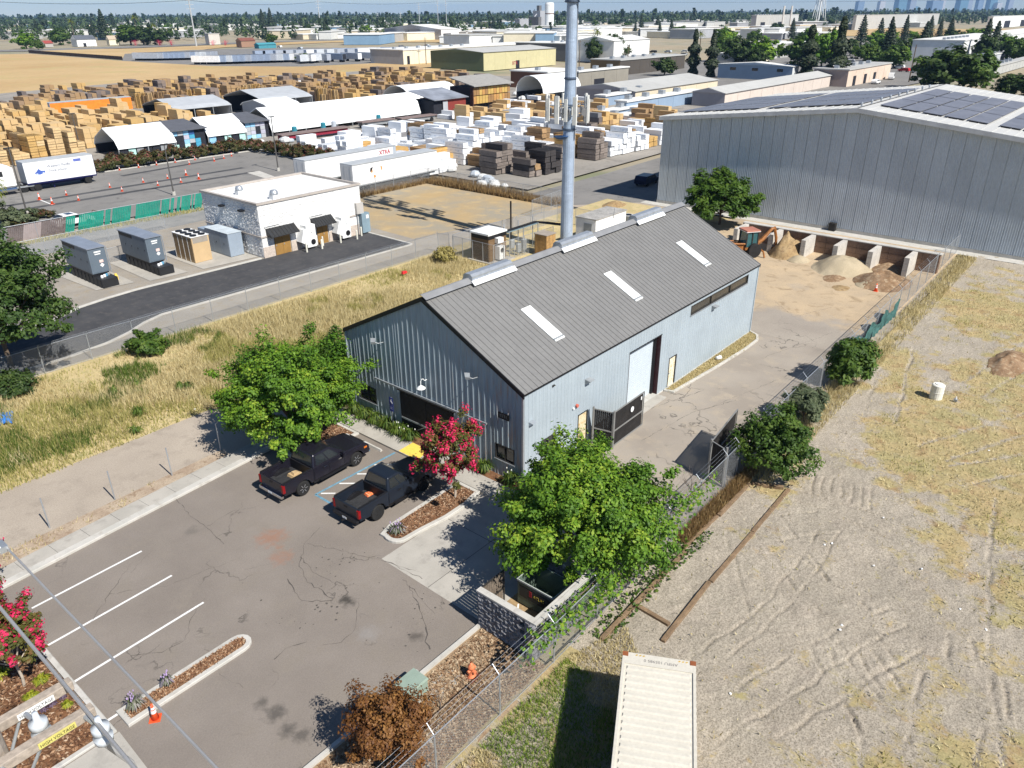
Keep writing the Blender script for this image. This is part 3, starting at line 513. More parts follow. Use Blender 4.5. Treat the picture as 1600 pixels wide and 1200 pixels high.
# ================================================================== BIG GREY WAREHOUSE
m_big = M('warehouse_sheet', (.49, .545, .59), .5, 0, .06, .3, .05, 3, 0, 0, .4, .03); m_bigroof = M('warehouse_roof', (.5, .5, .48), .6, 0, .06, .4, .05, 5); m_sol = M('solar_cells', (.17, .172, .195), .4, 0, .15, .6, .1, 3, 0, 0, .6)  # solar grey lightened, sky reflection put into the colour
WH = thing('warehouse', 'large grey ribbed steel warehouse with solar panels on its pale roof', 'warehouse')
bx, yl, yr, yc, ze, zc = 62.3, 28.4, -17.8, 5.3, 10.65, 13.1; bsl = (zc-ze)/(yl-yc); bt = lambda y: zc-bsl*abs(y-yc)
wallset(WH, (bx, yl, 0), (0, -1, 0), (-1, 0, 0), 0, yl-yr, 1.3, lambda u: bt(yl-u)-.1, [], m_big, 6, .045, z0=.35, seam=.07); wallset(WH, (bx+36, yl, 0), (-1, 0, 0), (0, 1, 0), 0, 36, 1.3, lambda u: ze-.1, [], m_big, 6, .05, z0=.35)
MB().box(bx-.05, yr, -.1, bx+36, yl+.05, .34).build('stem_wall', m_kerb, WH)
for s in (1, -1):
    ya, yb = (yl+.3, yc) if s > 0 else (yr-.3, yc); za = zc-bsl*abs(ya-yc); rp = [(bx-.5, ya, za), (bx+36.5, ya, za), (bx+36.5, yb, zc), (bx-.5, yb, zc)]
    MB().hexa([(a, b, c-.16) for a, b, c in rp], rp).build('roof', m_bigroof, WH)
    n = 24
    for i in range(n+1):
        a = ya+(yb-ya)*i/n
        MB().box(bx-.5, a-.03, zc-bsl*abs(a-yc)-.0, bx+36.5, a+.03, zc-bsl*abs(a-yc)+.05).build('roof_rib', m_bigroof, WH)
    MB().hexa([(bx-.56, ya, za-.42), (bx-.5, ya, za-.42), (bx-.5, yb, zc-.42), (bx-.56, yb, zc-.42)], [(bx-.56, ya, za+.03), (bx-.5, ya, za+.03), (bx-.5, yb, zc+.03), (bx-.56, yb, zc+.03)]).build('rake_trim', M('warehouse_trim', (.5, .52, .54), .5), WH)
mb = MB(); ph = 1.95; pl_ = 7.5
def solar(y0, y1, s):
    za, zb = zc-bsl*abs(y0-yc), zc-bsl*abs(y1-yc); mb = MB(); mb.hexa([(0, 0, .14), (pl_, 0, .14), (pl_, y1-y0, zb-za+.14), (0, y1-y0, zb-za+.14)], [(0, 0, .19), (pl_, 0, .19), (pl_, y1-y0, zb-za+.19), (0, y1-y0, zb-za+.19)]); return mb.mesh('solar_panel', m_sol), za
for s in (1, -1):
    for blk, nr in ((0, 5), (1, 5)):
        for r_ in range(nr):
            y0 = yc+s*(1.0+blk*11.6+r_*2.15); y1 = y0+s*1.93
            if s > 0: y0, y1 = y1, y0
            else: y0, y1 = y1, y0
            me, za = solar(min(y0, y1), max(y0, y1), s)
            for cx in range(3): link('solar_panel', me, WH, (66.2+cx*7.85, min(y0, y1), za))
for k in range(9): MB().lathe([(.1, 0), (.1, .25), (.16, .28), (.1, .42)], (64+k*3.4, yc+.3, zc), 8).build('roof_vent', m_galv, WH)
sheet('warehouse_strip', [(60.7, -25), (62.24, -25), (62.24, 30), (60.7, 30)], .01, m_kerb)
# ================================================================== FENCES
t = NT('chain_link'); o_ = t.sep(t.pos()); hh = t.math('ADD', o_[0], o_[1]); pi2 = 2*math.pi/.075
la = t.math('ABSOLUTE', t.math('SINE', t.math('MULTIPLY', t.math('ADD', hh, o_[2]), pi2/2))); lb = t.math('ABSOLUTE', t.math('SINE', t.math('MULTIPLY', t.math('SUBTRACT', hh, o_[2]), pi2/2)))
al = t.math('LESS_THAN', t.math('MINIMUM', la, lb), .2); tr = t.n('ShaderNodeBsdfTransparent'); mx = t.n('ShaderNodeMixShader'); t.fin((.42, .44, .46), .45, .4, .5)
t.put(mx.inputs[0], al); t.put(mx.inputs[1], tr.outputs[0]); t.put(mx.inputs[2], t.p.outputs[0]); t.put(t.t.nodes['Material Output'].inputs[0], mx.outputs[0]); m_link = t.m
def fence(pts, h, sp, label, barb=0, name='chain_link_fence', pr=.03, rail=True, slat=None, bside=1, group=None):
    F_ = thing(name, label, 'fence', (pts[0][0], pts[0][1], 0), 0, group); O = Vector((pts[0][0], pts[0][1], 0)); post = None
    for a, b in zip(pts, pts[1:]):
        a, b = Vector((*a, 0)), Vector((*b, 0)); L = (b-a).length; n = max(1, round(L/sp)); d = (b-a)/L; nn = Vector((-d.y, d.x, 0))*bside
        for i in range(n+1):
            p = a+d*(L*i/n)-O
            mb = MB().cyl((0, 0, -.05), pr, h+.08, 8)
            if barb: mb.tube([(0, 0, h), nn*barb*.7+AZ*(h+barb*.7)], .017, 5)
            if i < n or b == Vector((*pts[-1], 0)): mb.build('post', m_galv, F_, p)
            if i < n:
                q = a+d*(L*(i+1)/n)-O; MB().quad(p, q, q+AZ*h, p+AZ*h).build('mesh_panel', m_link if not slat else slat, F_)
        if rail: MB().tube([a-O+AZ*h, b-O+AZ*h], .02, 6).tube([a-O+AZ*.06, b-O+AZ*.06], .008, 4).build('rail', m_galv, F_)
        if barb:
            for k in range(3): off = nn*barb*.7*(k+1)/3+AZ*(h+barb*.7*(k+1)/3); MB().tube([a-O+off, b-O+off], .004, 4).build('barbed_wire', m_galv, F_)
    return F_
FY = -8.35
fence([(-40, -8.62), (-8.6, FY-.2), (6.5, FY+.15), (8.0, FY+.2)], 1.95, 3.0, 'chain link fence with barbed wire beside the parking lot and the shipping container', .45, bside=1)
fence([(12.0, -7.95), (61, -7.15)], 1.95, 3.0, 'long chain link fence with barbed arms between the work yard and the gravel lot', .45, bside=1)
fence([(-30, 34.2), (-10.3, 34.3), (28.0, 34.2), (28.4, 33.0)], 2.0, 3.2, 'chain link fence along the dry grass beside the dark asphalt drive', .35, bside=-1)
fence([(-60, 65.4), (15, 65.8)], 1.7, 3.2, 'low chain link fence behind the two generators')
fence([(30, 61.6), (53, 61.4)], 2.0, 3.2, 'chain link fence in front of the parked white trailers')
fence([(53, 61.2), (52.8, 37.2)], 2.0, 3.0, 'chain link fence with brown weeds along the dry yard and the lumber')
fence([(46, 36.2), (52.8, 37)], 2.0, 2.4, 'short chain link fence by the road bend beside the warehouse shadow')
fence([(28.3, 32.4), (28.2, 26.8), (37.6, 26.6)], 2.0, 1.5, 'chain link compound fence round the brown equipment cabinet')
fence([(28.6, 32.6), (46, 32.4), (46, 27)], 2.0, 2.4, 'chain link compound fence behind the monopole and the white shelter')
fence([(1.5, 57.2), (8, 57.6)], 1.4, 2.2, 'short chain link screen just behind the generators')
for k, (px, py) in enumerate(((78, 825), (180, 781), (269, 743), (345, 703))):
    p = at(px, py); tag(MB().cyl((0, 0, 0), .035, 1.72, 8).build('fence_post', m_galv, None, p), ('lone galvanised post on the verge nearest the utility pole', 'lone galvanised post on the verge second from the utility pole', 'lone galvanised post on the verge third from the utility pole', 'lone galvanised post on the verge in the shade of the green tree')[k], 'post', 'lone fence posts on the verge')
# green slatted fence with faded panels
m_green = M('slat_green', (.012, .22, .16), .6, 0, .2, 1, .2, 10); gf = thing('slat_fence', 'green slatted screen fence with torn gaps and grey brown panels', 'fence', (0, 72.6, 0))
sl = MB().add([(0, 0, .05), (.185, 0, .05), (.735, 0, 1.85), (.55, 0, 1.85)], [(0, 1, 2, 3)]).mesh('slat', m_green); slb = MB().add([(0, 0, .05), (.185, 0, .05), (.735, 0, 1.85), (.55, 0, 1.85)], [(0, 1, 2, 3)]).mesh('slat', M('slat_brown', (.13, .105, .1), .7, 0, .2, .8, .25, 9)); slp = MB().add([(0, 0, .05), (.185, 0, .05), (.735, 0, 1.85), (.55, 0, 1.85)], [(0, 1, 2, 3)]).mesh('slat', M('slat_pale', (.3, .25, .24), .7))
random.seed(3)
for i in range(-30, 83):
    x = 6.6+i*.2
    if i >= 0 and random.random() < (.3 if 22 < i < 42 or 50 < i < 70 else .1): continue
    link('slat', sl if i >= 0 else slb if (i > -14 or i < -22) else slp, gf, (x, -.2*i*.02, 0))
for i in range(8): MB().cyl((.6+i*3.2, .05, 0), .03, 1.95, 6).build('post', m_galv, gf)
MB().tube([(.6, .04, 1.88), (23.2, -.28, 1.88)], .025, 5).build('rail', m_galv, gf)
# ================================================================== MONOPOLE
m_pole = M('pole_galvanised', (.36, .44, .55), .5, .25, .12, 1.5, .1, 9); TWR = (36.7, 24.25, 0); T = thing('monopole_tower', 'tall galvanised cell tower monopole with panel antennas behind the metal building', 'cell tower', TWR)
zs = [0, 6, 6.02, 13, 13.02, 20, 20.02, 28, 28.02, 37.5]; MB().tube([(0, 0, z) for z in zs], [.62, .59, .58, .55, .54, .51, .5, .46, .45, .4], 18).build('shaft', m_pole, T)
for i in range(48): MB().tube([(-.55+.003*i, -.12, 1+i*.45), (-.75+.003*i, -.2, 1+i*.45)], .012, 4).build('step_bolt', m_steel, T)
mbc = MB()
for k in range(6): a = R(-52+k*8); mbc.tube([(math.cos(a)*.64, math.sin(a)*.64, .3), (math.cos(a)*.54, math.sin(a)*.54, 24), (math.cos(a)*.48, math.sin(a)*.48, 36)], .035, 5)
mbc.build('feeder_cables', M('cable_grey', (.5, .5, .5), .5), T)
def flange(z, r): MB().cyl((0, 0, z), r, .22, 18).cyl((0, 0, z+.06), r+.06, .08, 18).build('collar', M('flange_dark', (.09, .12, .17), .5, .3), T)
flange(16.6, .55); flange(12.0, .6); flange(14.2, .6); flange(23.1, .65)
pm = MB().box(-.19, -.1, -1.25, .19, .1, 1.25).mesh('panel_antenna', M('antenna_white', (.66, .66, .62), .5)); pm2 = MB().box(-.14, -.08, -1.0, .14, .08, 1.0).mesh('panel_antenna', MC['antenna_white']); rr = MB().box(-.18, -.1, -.28, .18, .1, .28).mesh('radio_unit', M('radio_grey', (.2, .2, .2), .5))
def array(z, arms, rad):
    for s, a0 in enumerate((R(-50), R(70), R(190))):
        c_, s_ = math.cos(a0), math.sin(a0); fr = MB(); tng = Vector((-s_, c_, 0)); out = Vector((c_, s_, 0))
        for dz in (-.45, .45): fr.tube([out*.5+AZ*(z+dz), out*rad+AZ*(z+dz)], .045, 6); fr.tube([out*rad-tng*1.5+AZ*(z+dz), out*rad+tng*1.5+AZ*(z+dz)], .04, 6)
        f = fr.build('antenna_frame', m_galv, T)
        for k in range(arms):
            q = out*(rad+.18)+tng*(-1.4+2.8*k/(arms-1)); MB().tube([q+AZ*(z-1.2), q+AZ*(z+1.3)], .04, 6).build('mast_pipe', m_galv, f); pa = link('panel_antenna', pm if k % 2 else pm2, f, q+out*.2+AZ*(z+.1), a0-R(90)); link('radio_unit', rr, f, q-out*.25+AZ*(z-.1), a0)
array(13.9, 4, 1.35); array(25.0, 4, 1.7); array(32.5, 4, 1.7); array(36.6, 4, 1.9)
MB().box(-.75, -.85, 13.5, -.32, -.75, 14.25).build('junction_box', M('box_cream', (.7, .7, .64), .5), T); MB().tube([(-.4, -.8, 14.5), (.7, -.8, 14.5), (.75, -.8, 13.9), (.7, -.8, 13.3), (-.3, -.8, 13.3)], .05, 6).build('guard_rail', m_galv, T)
MB().lathe([(.05, 0), (.5, .12), (.75, .35)], (-1.0, .2, 11.2), 14).build('dish_antenna', M('dish_blue', (.03, .08, .2), .5), T)
MB().box(-1.2, -1.2, -.02, 1.2, 1.2, .12).build('footing', m_conc, T)
# ================================================================== TOWER COMPOUND
m_brown = M('shelter_brown', (.16, .1, .05), .7, 0, .12, 1, .1, 12); cab = thing('equipment_cabinet', 'brown equipment cabinet with a flat white roof inside the compound fence', 'shelter', (28.3, 27.5, 0))
MB().box(0, 0, .12, 2.65, 2.3, 2.75).build('wall', m_brown, cab); MB().box(-.08, -.08, 2.75, 2.75, 2.4, 2.92).build('roof', m_white, cab); MB().box(-.02, -.025, 2.35, 2.67, 0, 2.75).build('fascia', m_trim, cab); MB().box(-.025, .1, 2.35, 0, 2.2, 2.75).build('fascia', m_trim, cab); MB().box(-.3, -.9, -.02, 3, 2.6, .12).build('plinth', m_conc, cab)
hv = MB().box(.9, -.65, .3, 1.7, -.05, 1.6).build('cooling_unit', m_white, cab); MB().cyl((1.3, -.67, 1.2), .24, .03, 16, 'y').build('fan_grille', m_trim, hv); MB().box(.9, -.5, 1.9, 1.7, -.02, 2.4).build('vent_hood', m_white, cab); MB().box(.15, -.02, .15, .75, -.01, 2.1).build('door', M('door_brown', (.2, .13, .07)), cab)
ib = thing('cable_bridge', 'galvanised cable bridge on posts between the brown cabinet and the monopole', 'cable bridge', (31, 27.6, 0)); mb = MB().box(0, -.3, 2.55, 5.0, .3, 2.62); mb.build('deck', M('bridge_steel', (.3, .42, .46), .4, .5), ib)
for x in (.2, 2.4, 4.8):
    for y in (-.35, .35): MB().cyl((x, y, 0), .05, 2.7 if y < 0 else 3.3, 8).build('post', m_galv, ib)
for k in range(3): MB().tube([(0, -.2+.2*k, 2.7), (4.9, -.2+.2*k, 2.72), (5.4, -1.2, 2.75), (5.6, -2.9, 2.8)], .04, 5).build('feeder_cable', m_trim, ib)
MB().tube([(5.0, 0, 2.6), (5.6, -3.2, 2.65)], .06, 6).tube([(5.3, .3, 2.6), (5.9, -3.0, 2.65)], .06, 6).build('ladder_rail', m_trim, ib)
for k, (x, y, s) in enumerate(((32.1, 26.9, 1.2), (33.0, 26.95, 1.5), (32.6, 28.2, 1.3))): q = thing('power_cabinet', ('grey power cabinet beside the cable bridge nearest the brown cabinet', 'taller grey power cabinet beside the cable bridge', 'grey power cabinet on the far side of the cable bridge')[k], 'cabinet', (x, y, 0)); MB().box(0, 0, .4, .55, .3, s).build('body', M('cabinet_grey', (.42, .45, .44), .5), q); MB().box(.08, .1, 0, .14, .16, .4).box(.4, .1, 0, .46, .16, .4).build('legs', m_galv, q); MB().box(.04, -.012, .45, .51, -.002, s-.06).build('door', m_steel, q)
wb = thing('wooden_enclosure', 'weathered wooden box enclosure beside the foot of the monopole', 'enclosure', (33.6, 24.4, 0)); wm = M('wood_weathered', (.36, .22, .09), .85, 0, .25, 3, .25, 14, .2, 30, .2, .15)
bdm = MB().box(0, 0, 0, .16, .03, 2.15).mesh('board', wm); bdn = MB().box(0, 0, 0, .03, .16, 2.15).mesh('board', wm)
for i in range(9): link('board', bdm, wb, (i*.163, 0, .02)); link('board', bdm, wb, (i*.163, 1.47, .02)); link('board', bdn, wb, (-.03, i*.163+.03, .02)); link('board', bdn, wb, (1.47, i*.163+.03, .02))
MB().box(-.08, -.05, 2.17, 1.56, 1.56, 2.24).build('lid', M('wood_grey', (.3, .26, .22), .85), wb); MB().box(1.51, .3, .1, 1.53, 1.2, 2.0).build('access_panel', M('ply_yellow', (.55, .4, .17), .8), wb)
sh = thing('white_shelter', 'long white equipment shelter with a dirty flat roof by the monopole', 'shelter', (39.3, 22.4, 0)); MB().box(0, 0, .25, 5.8, 2.5, 2.95).build('wall', m_white, sh); MB().box(-.08, -.08, 2.95, 5.88, 2.58, 3.05).build('roof', M('roof_dirty', (.33, .32, .3), .9, 0, .25, .9, .2, 6), sh); MB().box(-.1, -.1, -.02, 5.9, 2.6, .25).build('base', m_trim, sh); MB().box(-.02, .5, .3, -.005, 1.5, 2.5).build('door', m_steel, sh); MB().box(4.3, -.35, .9, 5.0, -.0, 1.7).build('wall_unit', M('unit_grey', (.5, .5, .48)), sh); MB().tube([(3.2, -.1, 2.6), (3.2, -.15, 3.7)], .04, 6).build('mast', m_galv, sh)
acu = thing('condenser_unit', 'grey outdoor condenser unit on the ground behind the ridge vent', 'air conditioner', (49.2, 24.5, 0)); MB().box(0, 0, .1, 1.3, 1.0, 1.2).build('body', M('unit_lightgrey', (.5, .51, .5), .5), acu); MB().cyl((.65, .5, 1.2), .4, .04, 16).build('fan_grille', m_trim, acu); MB().box(-.01, .1, .2, 0, .9, 1.1).build('louvre', m_steel, acu)
for k, (x, y, h_) in enumerate(((36.1, 31.2, 4.3), (34.0, 30.4, 2.0))): tag(MB().cyl((0, 0, 0), .09, h_, 8).build('steel_post', m_trim, None, (x, y, 0)), ('tall black steel post in the tower compound', 'short black steel post in the tower compound')[k], 'post')
# ================================================================== WHITE BLOCK BUILDING
t = NT('split_face_white'); n1 = t.noise(2.6, 6, t.scale(t.pos(), 1, 1, 1.7), .75); t.bump(n1, 1.0, .12); m_split = t.fin(t.mix(t.ramp(n1, [(.4, 0), (.6, 1)]), (.68, .68, .66), (.76, .76, .75)), .85, 0, .2)
m_pink = M('block_pink', (.5, .43, .37), .85, 0, .1, 3, .15, 9, .4, 12); m_cop = M('coping_taupe', (.42, .38, .34), .6)
WB = thing('block_building', 'white split face block building with two black awnings and a flat white roof', 'building', (15.3, 46.4, 0)); bw, bd_, bh = 12.9, 10.4, 5.45
def rockwall(n1_, n2_, f, name, mat, amp=.05):
    """split-face courses as a rough grid of real relief"""
    us = np.linspace(0, 1, n1_); vs_ = np.linspace(0, 1, n2_); V = []
    for v in vs_:
        for u in us: V.append(f(u, v, rng.normal()*amp if 0 < u < 1 and 0 < v < 1 else 0))
    F_ = [(j*n1_+i, j*n1_+i+1, (j+1)*n1_+i+1, (j+1)*n1_+i) for j in range(n2_-1) for i in range(n1_-1)]; return MB().add(V, F_).build(name, mat, WB)
rockwall(66, 26, lambda u, v, d: (bw*u, -abs(d), 2.2+v*(bh-2.2)), 'wall', m_split, .012); rockwall(54, 26, lambda u, v, d: (-abs(d), bd_*(1-u), 2.2+v*(bh-2.2)), 'wall', m_split, .028); rockwall(54, 14, lambda u, v, d: (-abs(d), bd_*(1-u), .0+v*2.1), 'wall', m_split, .028)
MB().box(.08, .08, 0, bw, bd_, bh-.12).build('wall_core', m_split, WB); MB().box(-.1, -.1, 2.08, .02, bd_, 2.22).box(.02, -.1, 2.08, bw+.05, .02, 2.22).build('string_course', m_cop, WB)
for a, b in ((0, 1.35), (3.35, 5.8), (8.2, 10.2), (10.2, bw)): MB().box(a, -.03, .0, b, .06, 1.1).build('base_course', m_pink, WB); MB().box(a, -.02, 1.1, b, .06, 2.08).build('wall_band', m_split, WB)
MB().box(-.12, -.12, bh-.1, bw+.12, .2, bh+.1).box(-.12, .2, bh-.1, .2, bd_+.12, bh+.1).box(.2, bd_-.2, bh-.1, bw+.12, bd_+.12, bh+.1).box(bw-.2, .2, bh-.1, bw+.12, bd_-.2, bh+.1).build('coping', m_cop, WB); MB().box(.2, .2, bh-.35, bw-.2, bd_-.2, bh-.2).build('roof', M('roof_membrane', (.72, .75, .8), .6, 0, .05, .5), WB)
for x, y, s in ((1.9, 6.0, 1), (3.0, 1.4, 1.1)): v = MB().box(x-.35*s, y-.35*s, bh-.2, x+.35*s, y+.35*s, bh+.3).build('vent_curb', m_white, WB); MB().lathe([(.32*s, .3), (.4*s, .35), (.4*s, .5), (.3*s, .75), (.1, .8)], (x, y, bh), 12).build('vent_cap', m_galv, v)
m_aw = M('awning_black', (.035, .036, .037), .45, .2); m_dr = M('door_tan', (.3, .17, .05), .6)
for x0, dx0, dx1 in ((.55, 1.4, 3.25), (6.0, 6.7, 8.05)):
    ln = 3.4 if x0 < 1 else 2.7; a = MB().hexa([(x0, -.95, 2.12), (x0+ln, -.95, 2.12), (x0+ln, 0, 2.85), (x0, 0, 2.85)], [(x0, -.95, 2.17), (x0+ln, -.95, 2.17), (x0+ln, 0, 2.92), (x0, 0, 2.92)]).build('awning', m_aw, WB)
    rb = MB().hexa([(0, -.95, 2.17), (.03, -.95, 2.17), (.03, 0, 2.92), (0, 0, 2.92)], [(0, -.95, 2.21), (.03, -.95, 2.21), (.03, 0, 2.96), (0, 0, 2.96)]).mesh('awning_rib', m_aw)
    for i in range(9): link('awning_rib', rb, a, (x0+.02+i*(ln-.08)/8, 0, 0))
    for sx in (x0+.04, x0+ln-.04): MB().prism([(-.9, 2.1), (0, 2.1), (0, 2.85)], 'x', sx-.02, sx+.02).build('awning_cheek', m_aw, a)
    mid = (dx0+dx1)/2
    for a0, a1 in ((dx0, mid-.01), (mid+.01, dx1)): d = MB().box(a0, -.05, .02, a1, .02, 2.05).build('door', m_dr, WB); MB().box(a0+.1, -.075, .95, a0+.18, -.05, 1.1).build('handle', m_steel, d)
    ml = MB().box(x0-.1, -.12, 3.05, x0-.02, -.02, 3.2).tube([(x0-.05, -.08, 3.15), (x0+1.6, -.08, 3.15)], .03, 6).build('conduit', M('conduit_grey', (.6, .6, .58)), WB)
def wall_ac(x):
    b = MB().box(x+.35, -1.0, .25, x+1.5, -.03, 2.55).build('wall_unit', m_white, WB); MB().prism([(x-.35, .95), (x+.35, .55), (x+.35, 2.2), (x+.1, 2.2)], 'y', -.95, -.1).build('vent_hood', m_white, b); MB().cyl((x+1.1, -1.02, .75), .3, .03, 18, 'y').build('fan_grille', m_trim, b); MB().box(x+.9, -1.015, 1.7, x+1.0, -1.001, 1.85).box(x+.9, -1.015, 2.0, x+1.0, -1.001, 2.1).build('latch', m_steel, b)
wall_ac(4.3); wall_ac(8.9)
for k, (x, y) in enumerate(((19.4, 44.9), (21.2, 44.7), (22.0, 45.6), (23.9, 45.0), (26.0, 44.8), (27.2, 45.5))): tag(MB().lathe([(.09, 0), (.09, .95), (.05, 1.02)], (0, 0, 0), 10).build('bollard', M('bollard_cream', (.68, .67, .58), .6), None, (x, y, 0)), 'cream bollard guarding the wall units of the white block building', 'bollard', 'bollards before the wall units')
MB().box(bw-.9, -.35, 2.3, bw+.05, -.02, 3.5).build('meter_box', M('meter_taupe', (.45, .43, .4), .5), WB); ep = MB().box(bw-.5, -.6, .15, bw+.6, .0, 2.3).build('switchgear', M('switch_bluegrey', (.2, .28, .33), .5), WB); MB().box(bw+.1, -.62, 1.7, bw+.45, -.601, 2.1).build('notice', m_white, ep); MB().tube([(bw-.75, -.15, 0), (bw-.75, -.15, 2.3)], .05, 6).build('conduit', m_galv, WB)
for y in (2.6, 6.2): MB().box(-.5, y-.3, 4.45, -.06, y+.3, 4.62).build('wall_light', m_trim, WB)
# ---------------------------------------------------------------- pads, generators, coolers, cabinets
for q in ([(-.5, 57.2), (-.1, 49.6), (3.2, 49.1), (3.3, 57)], [(4.5, 57.2), (4.3, 48.4), (8.0, 48.2), (7.6, 57)], [(9.4, 57), (9.4, 47.9), (15.2, 47.4), (15.2, 56)]): sheet('equipment_pad', q, .03, m_conc)
m_gen = M('generator_grey', (.13, .165, .2), .45, .1, .06, 1); m_gend = M('tank_black', (.02, .021, .023), .5)
def generator(x, y, label):
    g = thing('generator', label, 'generator', (x, y, 0), 0, 'standby generators on concrete pads')
    tk = MB().box(-.72, 0, .06, .72, 6.6, .82).build('fuel_tank', m_gend, g)
    for i in range(8): MB().box(-.77, .3+i*.8, .06, -.72, .4+i*.8, .8).build('tank_rib', m_gend, tk)
    MB().prism([(1.5, 1.05), (1.5, 3.35), (7.0, 3.3), (7.0, 1.05)], 'x', -.78, .78).build('enclosure', m_gen, g, bevel=.03); MB().prism([(1.42, 3.36), (1.42, 3.44), (7.1, 3.38), (7.1, 3.3)], 'x', -.82, .82).build('roof', M('generator_roof', (.25, .28, .33), .4, .2), g); MB().box(-.7, 1.56, .82, .7, 6.6, 1.04).build('skid', m_trim, g)
    for i in range(4): d = MB().box(-.79, 1.75+i*1.28, 1.2, -.781, 2.95+i*1.28, 3.1).build('side_door', m_gen, g); MB().box(-.81, 2.0+i*1.28, 2.1, -.79, 2.06+i*1.28, 2.25).build('latch', m_trim, d)
    MB().box(-.8, 4.2, 2.95, -.782, 6.9, 3.25).build('louvre', m_trim, g); MB().tube([(.9, 1.55, .9), (.9, 1.55, 3.3)], .05, 8).build('exhaust_pipe', m_galv, g)
    f = MB().box(-.62, 1.485, 1.15, .62, 1.499, 3.25).build('end_panel', m_gen, g); MB().box(-.25, 1.475, 2.95, .35, 1.484, 3.08).build('name_plate', m_white, f); MB().box(-.22, 1.475, 2.76, .3, 1.484, 2.86).build('name_plate', m_white, f); s1 = MB().box(.05, 1.47, 2.0, .4, 1.484, 2.25).build('warning_label', M('label_pink', (.75, .55, .5)), f); MB().add([(.22, 1.47, 1.96), (.02, 1.47, 1.76), (.22, 1.47, 1.56), (.42, 1.47, 1.76)], [(0, 1, 2, 3)]).build('hazard_diamond', m_white, f)
    for i, (xx, c_) in enumerate(((-.35, m_white), (-.05, m_white), (.2, M('cap_blue', (.1, .3, .45))), (.45, m_steel))): MB().lathe([(.12, .82), (.12, 1.0), (.08, 1.05)], (xx, .7+.15*i, 0), 10).build('filler_cap', c_, g)
    return g
g1 = generator(1.25, 49.5, 'grey standby generator on a black tank, left one next to the dark tree'); dup(g1, (6.35, 49.0, 0), 0, 'grey standby generator on a black tank, right one next to the tan cooler'); tag(MB().box(-.15, -.1, 0, .15, .1, .45).box(-.1, -.06, .45, .1, .06, .6).build('yellow_box', m_yp, None, (2.5, 51.2, .03)), 'small yellow box beside the left generator', 'box')
ck = thing('chiller_bank', 'tan bank of condenser units with eight black fans on top', 'air conditioner', (9.9, 50.2, 0)); m_tan = M('chiller_tan', (.5, .36, .2), .6, 0, .08, 1); m_tand = M('chiller_coil', (.3, .2, .1), .7)
for i in range(4):
    m_ = MB().box(0, i*.92, .05, 1.85, .86+i*.92, 2.62).build('module', m_tan if i == 0 else m_tan, ck); MB().box(-.012, i*.92+.1, .3, 0, i*.92+.76, 2.4).build('coil', m_tand, m_); MB().box(-.02, i*.92+.83, .05, .05, i*.92+.9, 2.65).build('post', m_white, m_)
    for k in range(2): MB().cyl((.48+k*.9, .43+i*.92, 2.62), .33, .12, 16).build('fan', m_trim, m_)
MB().box(-.05, -.05, 2.6, 1.9, 3.75, 2.64).build('top_frame', m_white, ck); MB().box(.1, -.012, 2.0, 1.7, -.002, 2.55).build('coil', M('coil_grey', (.3, .27, .23)), ck)
ec = thing('switch_cabinet', 'tall pale blue grey metal switch cabinet next to the white block building', 'cabinet', (13.3, 49.3, 0)); m_ec = M('cabinet_blue', (.3, .36, .43), .4, .15, .05, 1); MB().box(0, 0, .06, 1.55, 4.4, 2.42).build('body', m_ec, ec, bevel=.02); MB().box(.1, 4.45, .06, 1.4, 6.0, 2.15).build('rear_body', m_ec, ec); MB().box(-.05, -.05, 2.42, 1.6, 4.45, 2.46).build('roof', M('cabinet_top', (.5, .56, .6), .4), ec)
for i in range(3): d = MB().box(-.012, .08+i*1.45, .15, 0, 1.45+i*1.45, 2.35).build('door', m_ec, ec); MB().box(-.03, .9+i*1.45, 1.2, -.012, .96+i*1.45, 1.35).build('handle', m_trim, d)

# torn green windscreen on the yard fence
WS = thing('windscreen_cloth', 'torn blue green windscreen cloth hanging on the yard fence', 'screen', (27, -7.78, 0)); V = []; n_ = 44
for i in range(n_):
    for j in range(5): V.append((i*.26, -.06+.12*math.sin(i*1.9+j)*random.random()+(4-j)*.03, .05+j*(1.3+.35*math.sin(i*.5))*.25))
MB().add(V, [(i*5+j, (i+1)*5+j, (i+1)*5+j+1, i*5+j+1) for i in range(n_-1) for j in range(4) if not (i % 13 == 5)]).build('cloth', M('cloth_teal', (.05, .13, .12), .8, 0, .3, 2), WS); MB().tube([(0, 0, 1.7), (11.4, 0.1, 1.7)], .01, 4).build('tie_wire', m_galv, WS)
# ================================================================== TRASH ENCLOSURE
m_blk = M('split_block_grey', (.2, .2, .21), .9, 0, .2, 3, .25, 10, .8, 14, .2, .15); m_wood = M('gate_wood', (.16, .13, .1), .85, 0, .25, 3, .3, 16, .3, 30)
def rock_block(seed):
    r_ = np.random.default_rng(seed); mb = MB(); n, m_ = 5, 4; V = []
    for j in range(m_):
        for i in range(n): V.append((-(.02+.05*r_.random()) if 0 < i < n-1 and 0 < j < m_-1 else 0, .005+i*.385/(n-1), .005+j*.19/(m_-1)))
    V += [(.19, .005, .005), (.19, .39, .005), (.19, .005, .195), (.19, .39, .195)]; k = n*m_
    return mb.add(V, [(j*n+i, (j+1)*n+i, (j+1)*n+i+1, j*n+i+1) for j in range(m_-1) for i in range(n-1)]+[(k, 0, n-1, k+1)[::-1], (n*(m_-1), k+2, k+3, k-1)[::-1], (0, k, k+2, n*(m_-1))[::-1], (n-1, k-1, k+3, k+1)[::-1], (k, k+1, k+3, k+2)]).mesh('block', m_blk)
blks = [rock_block(i) for i in range(8)]
EN = thing('trash_enclosure', 'rough grey split face block trash enclosure with board gates at the lot corner', 'enclosure', (-9.0, -5.0, 0))
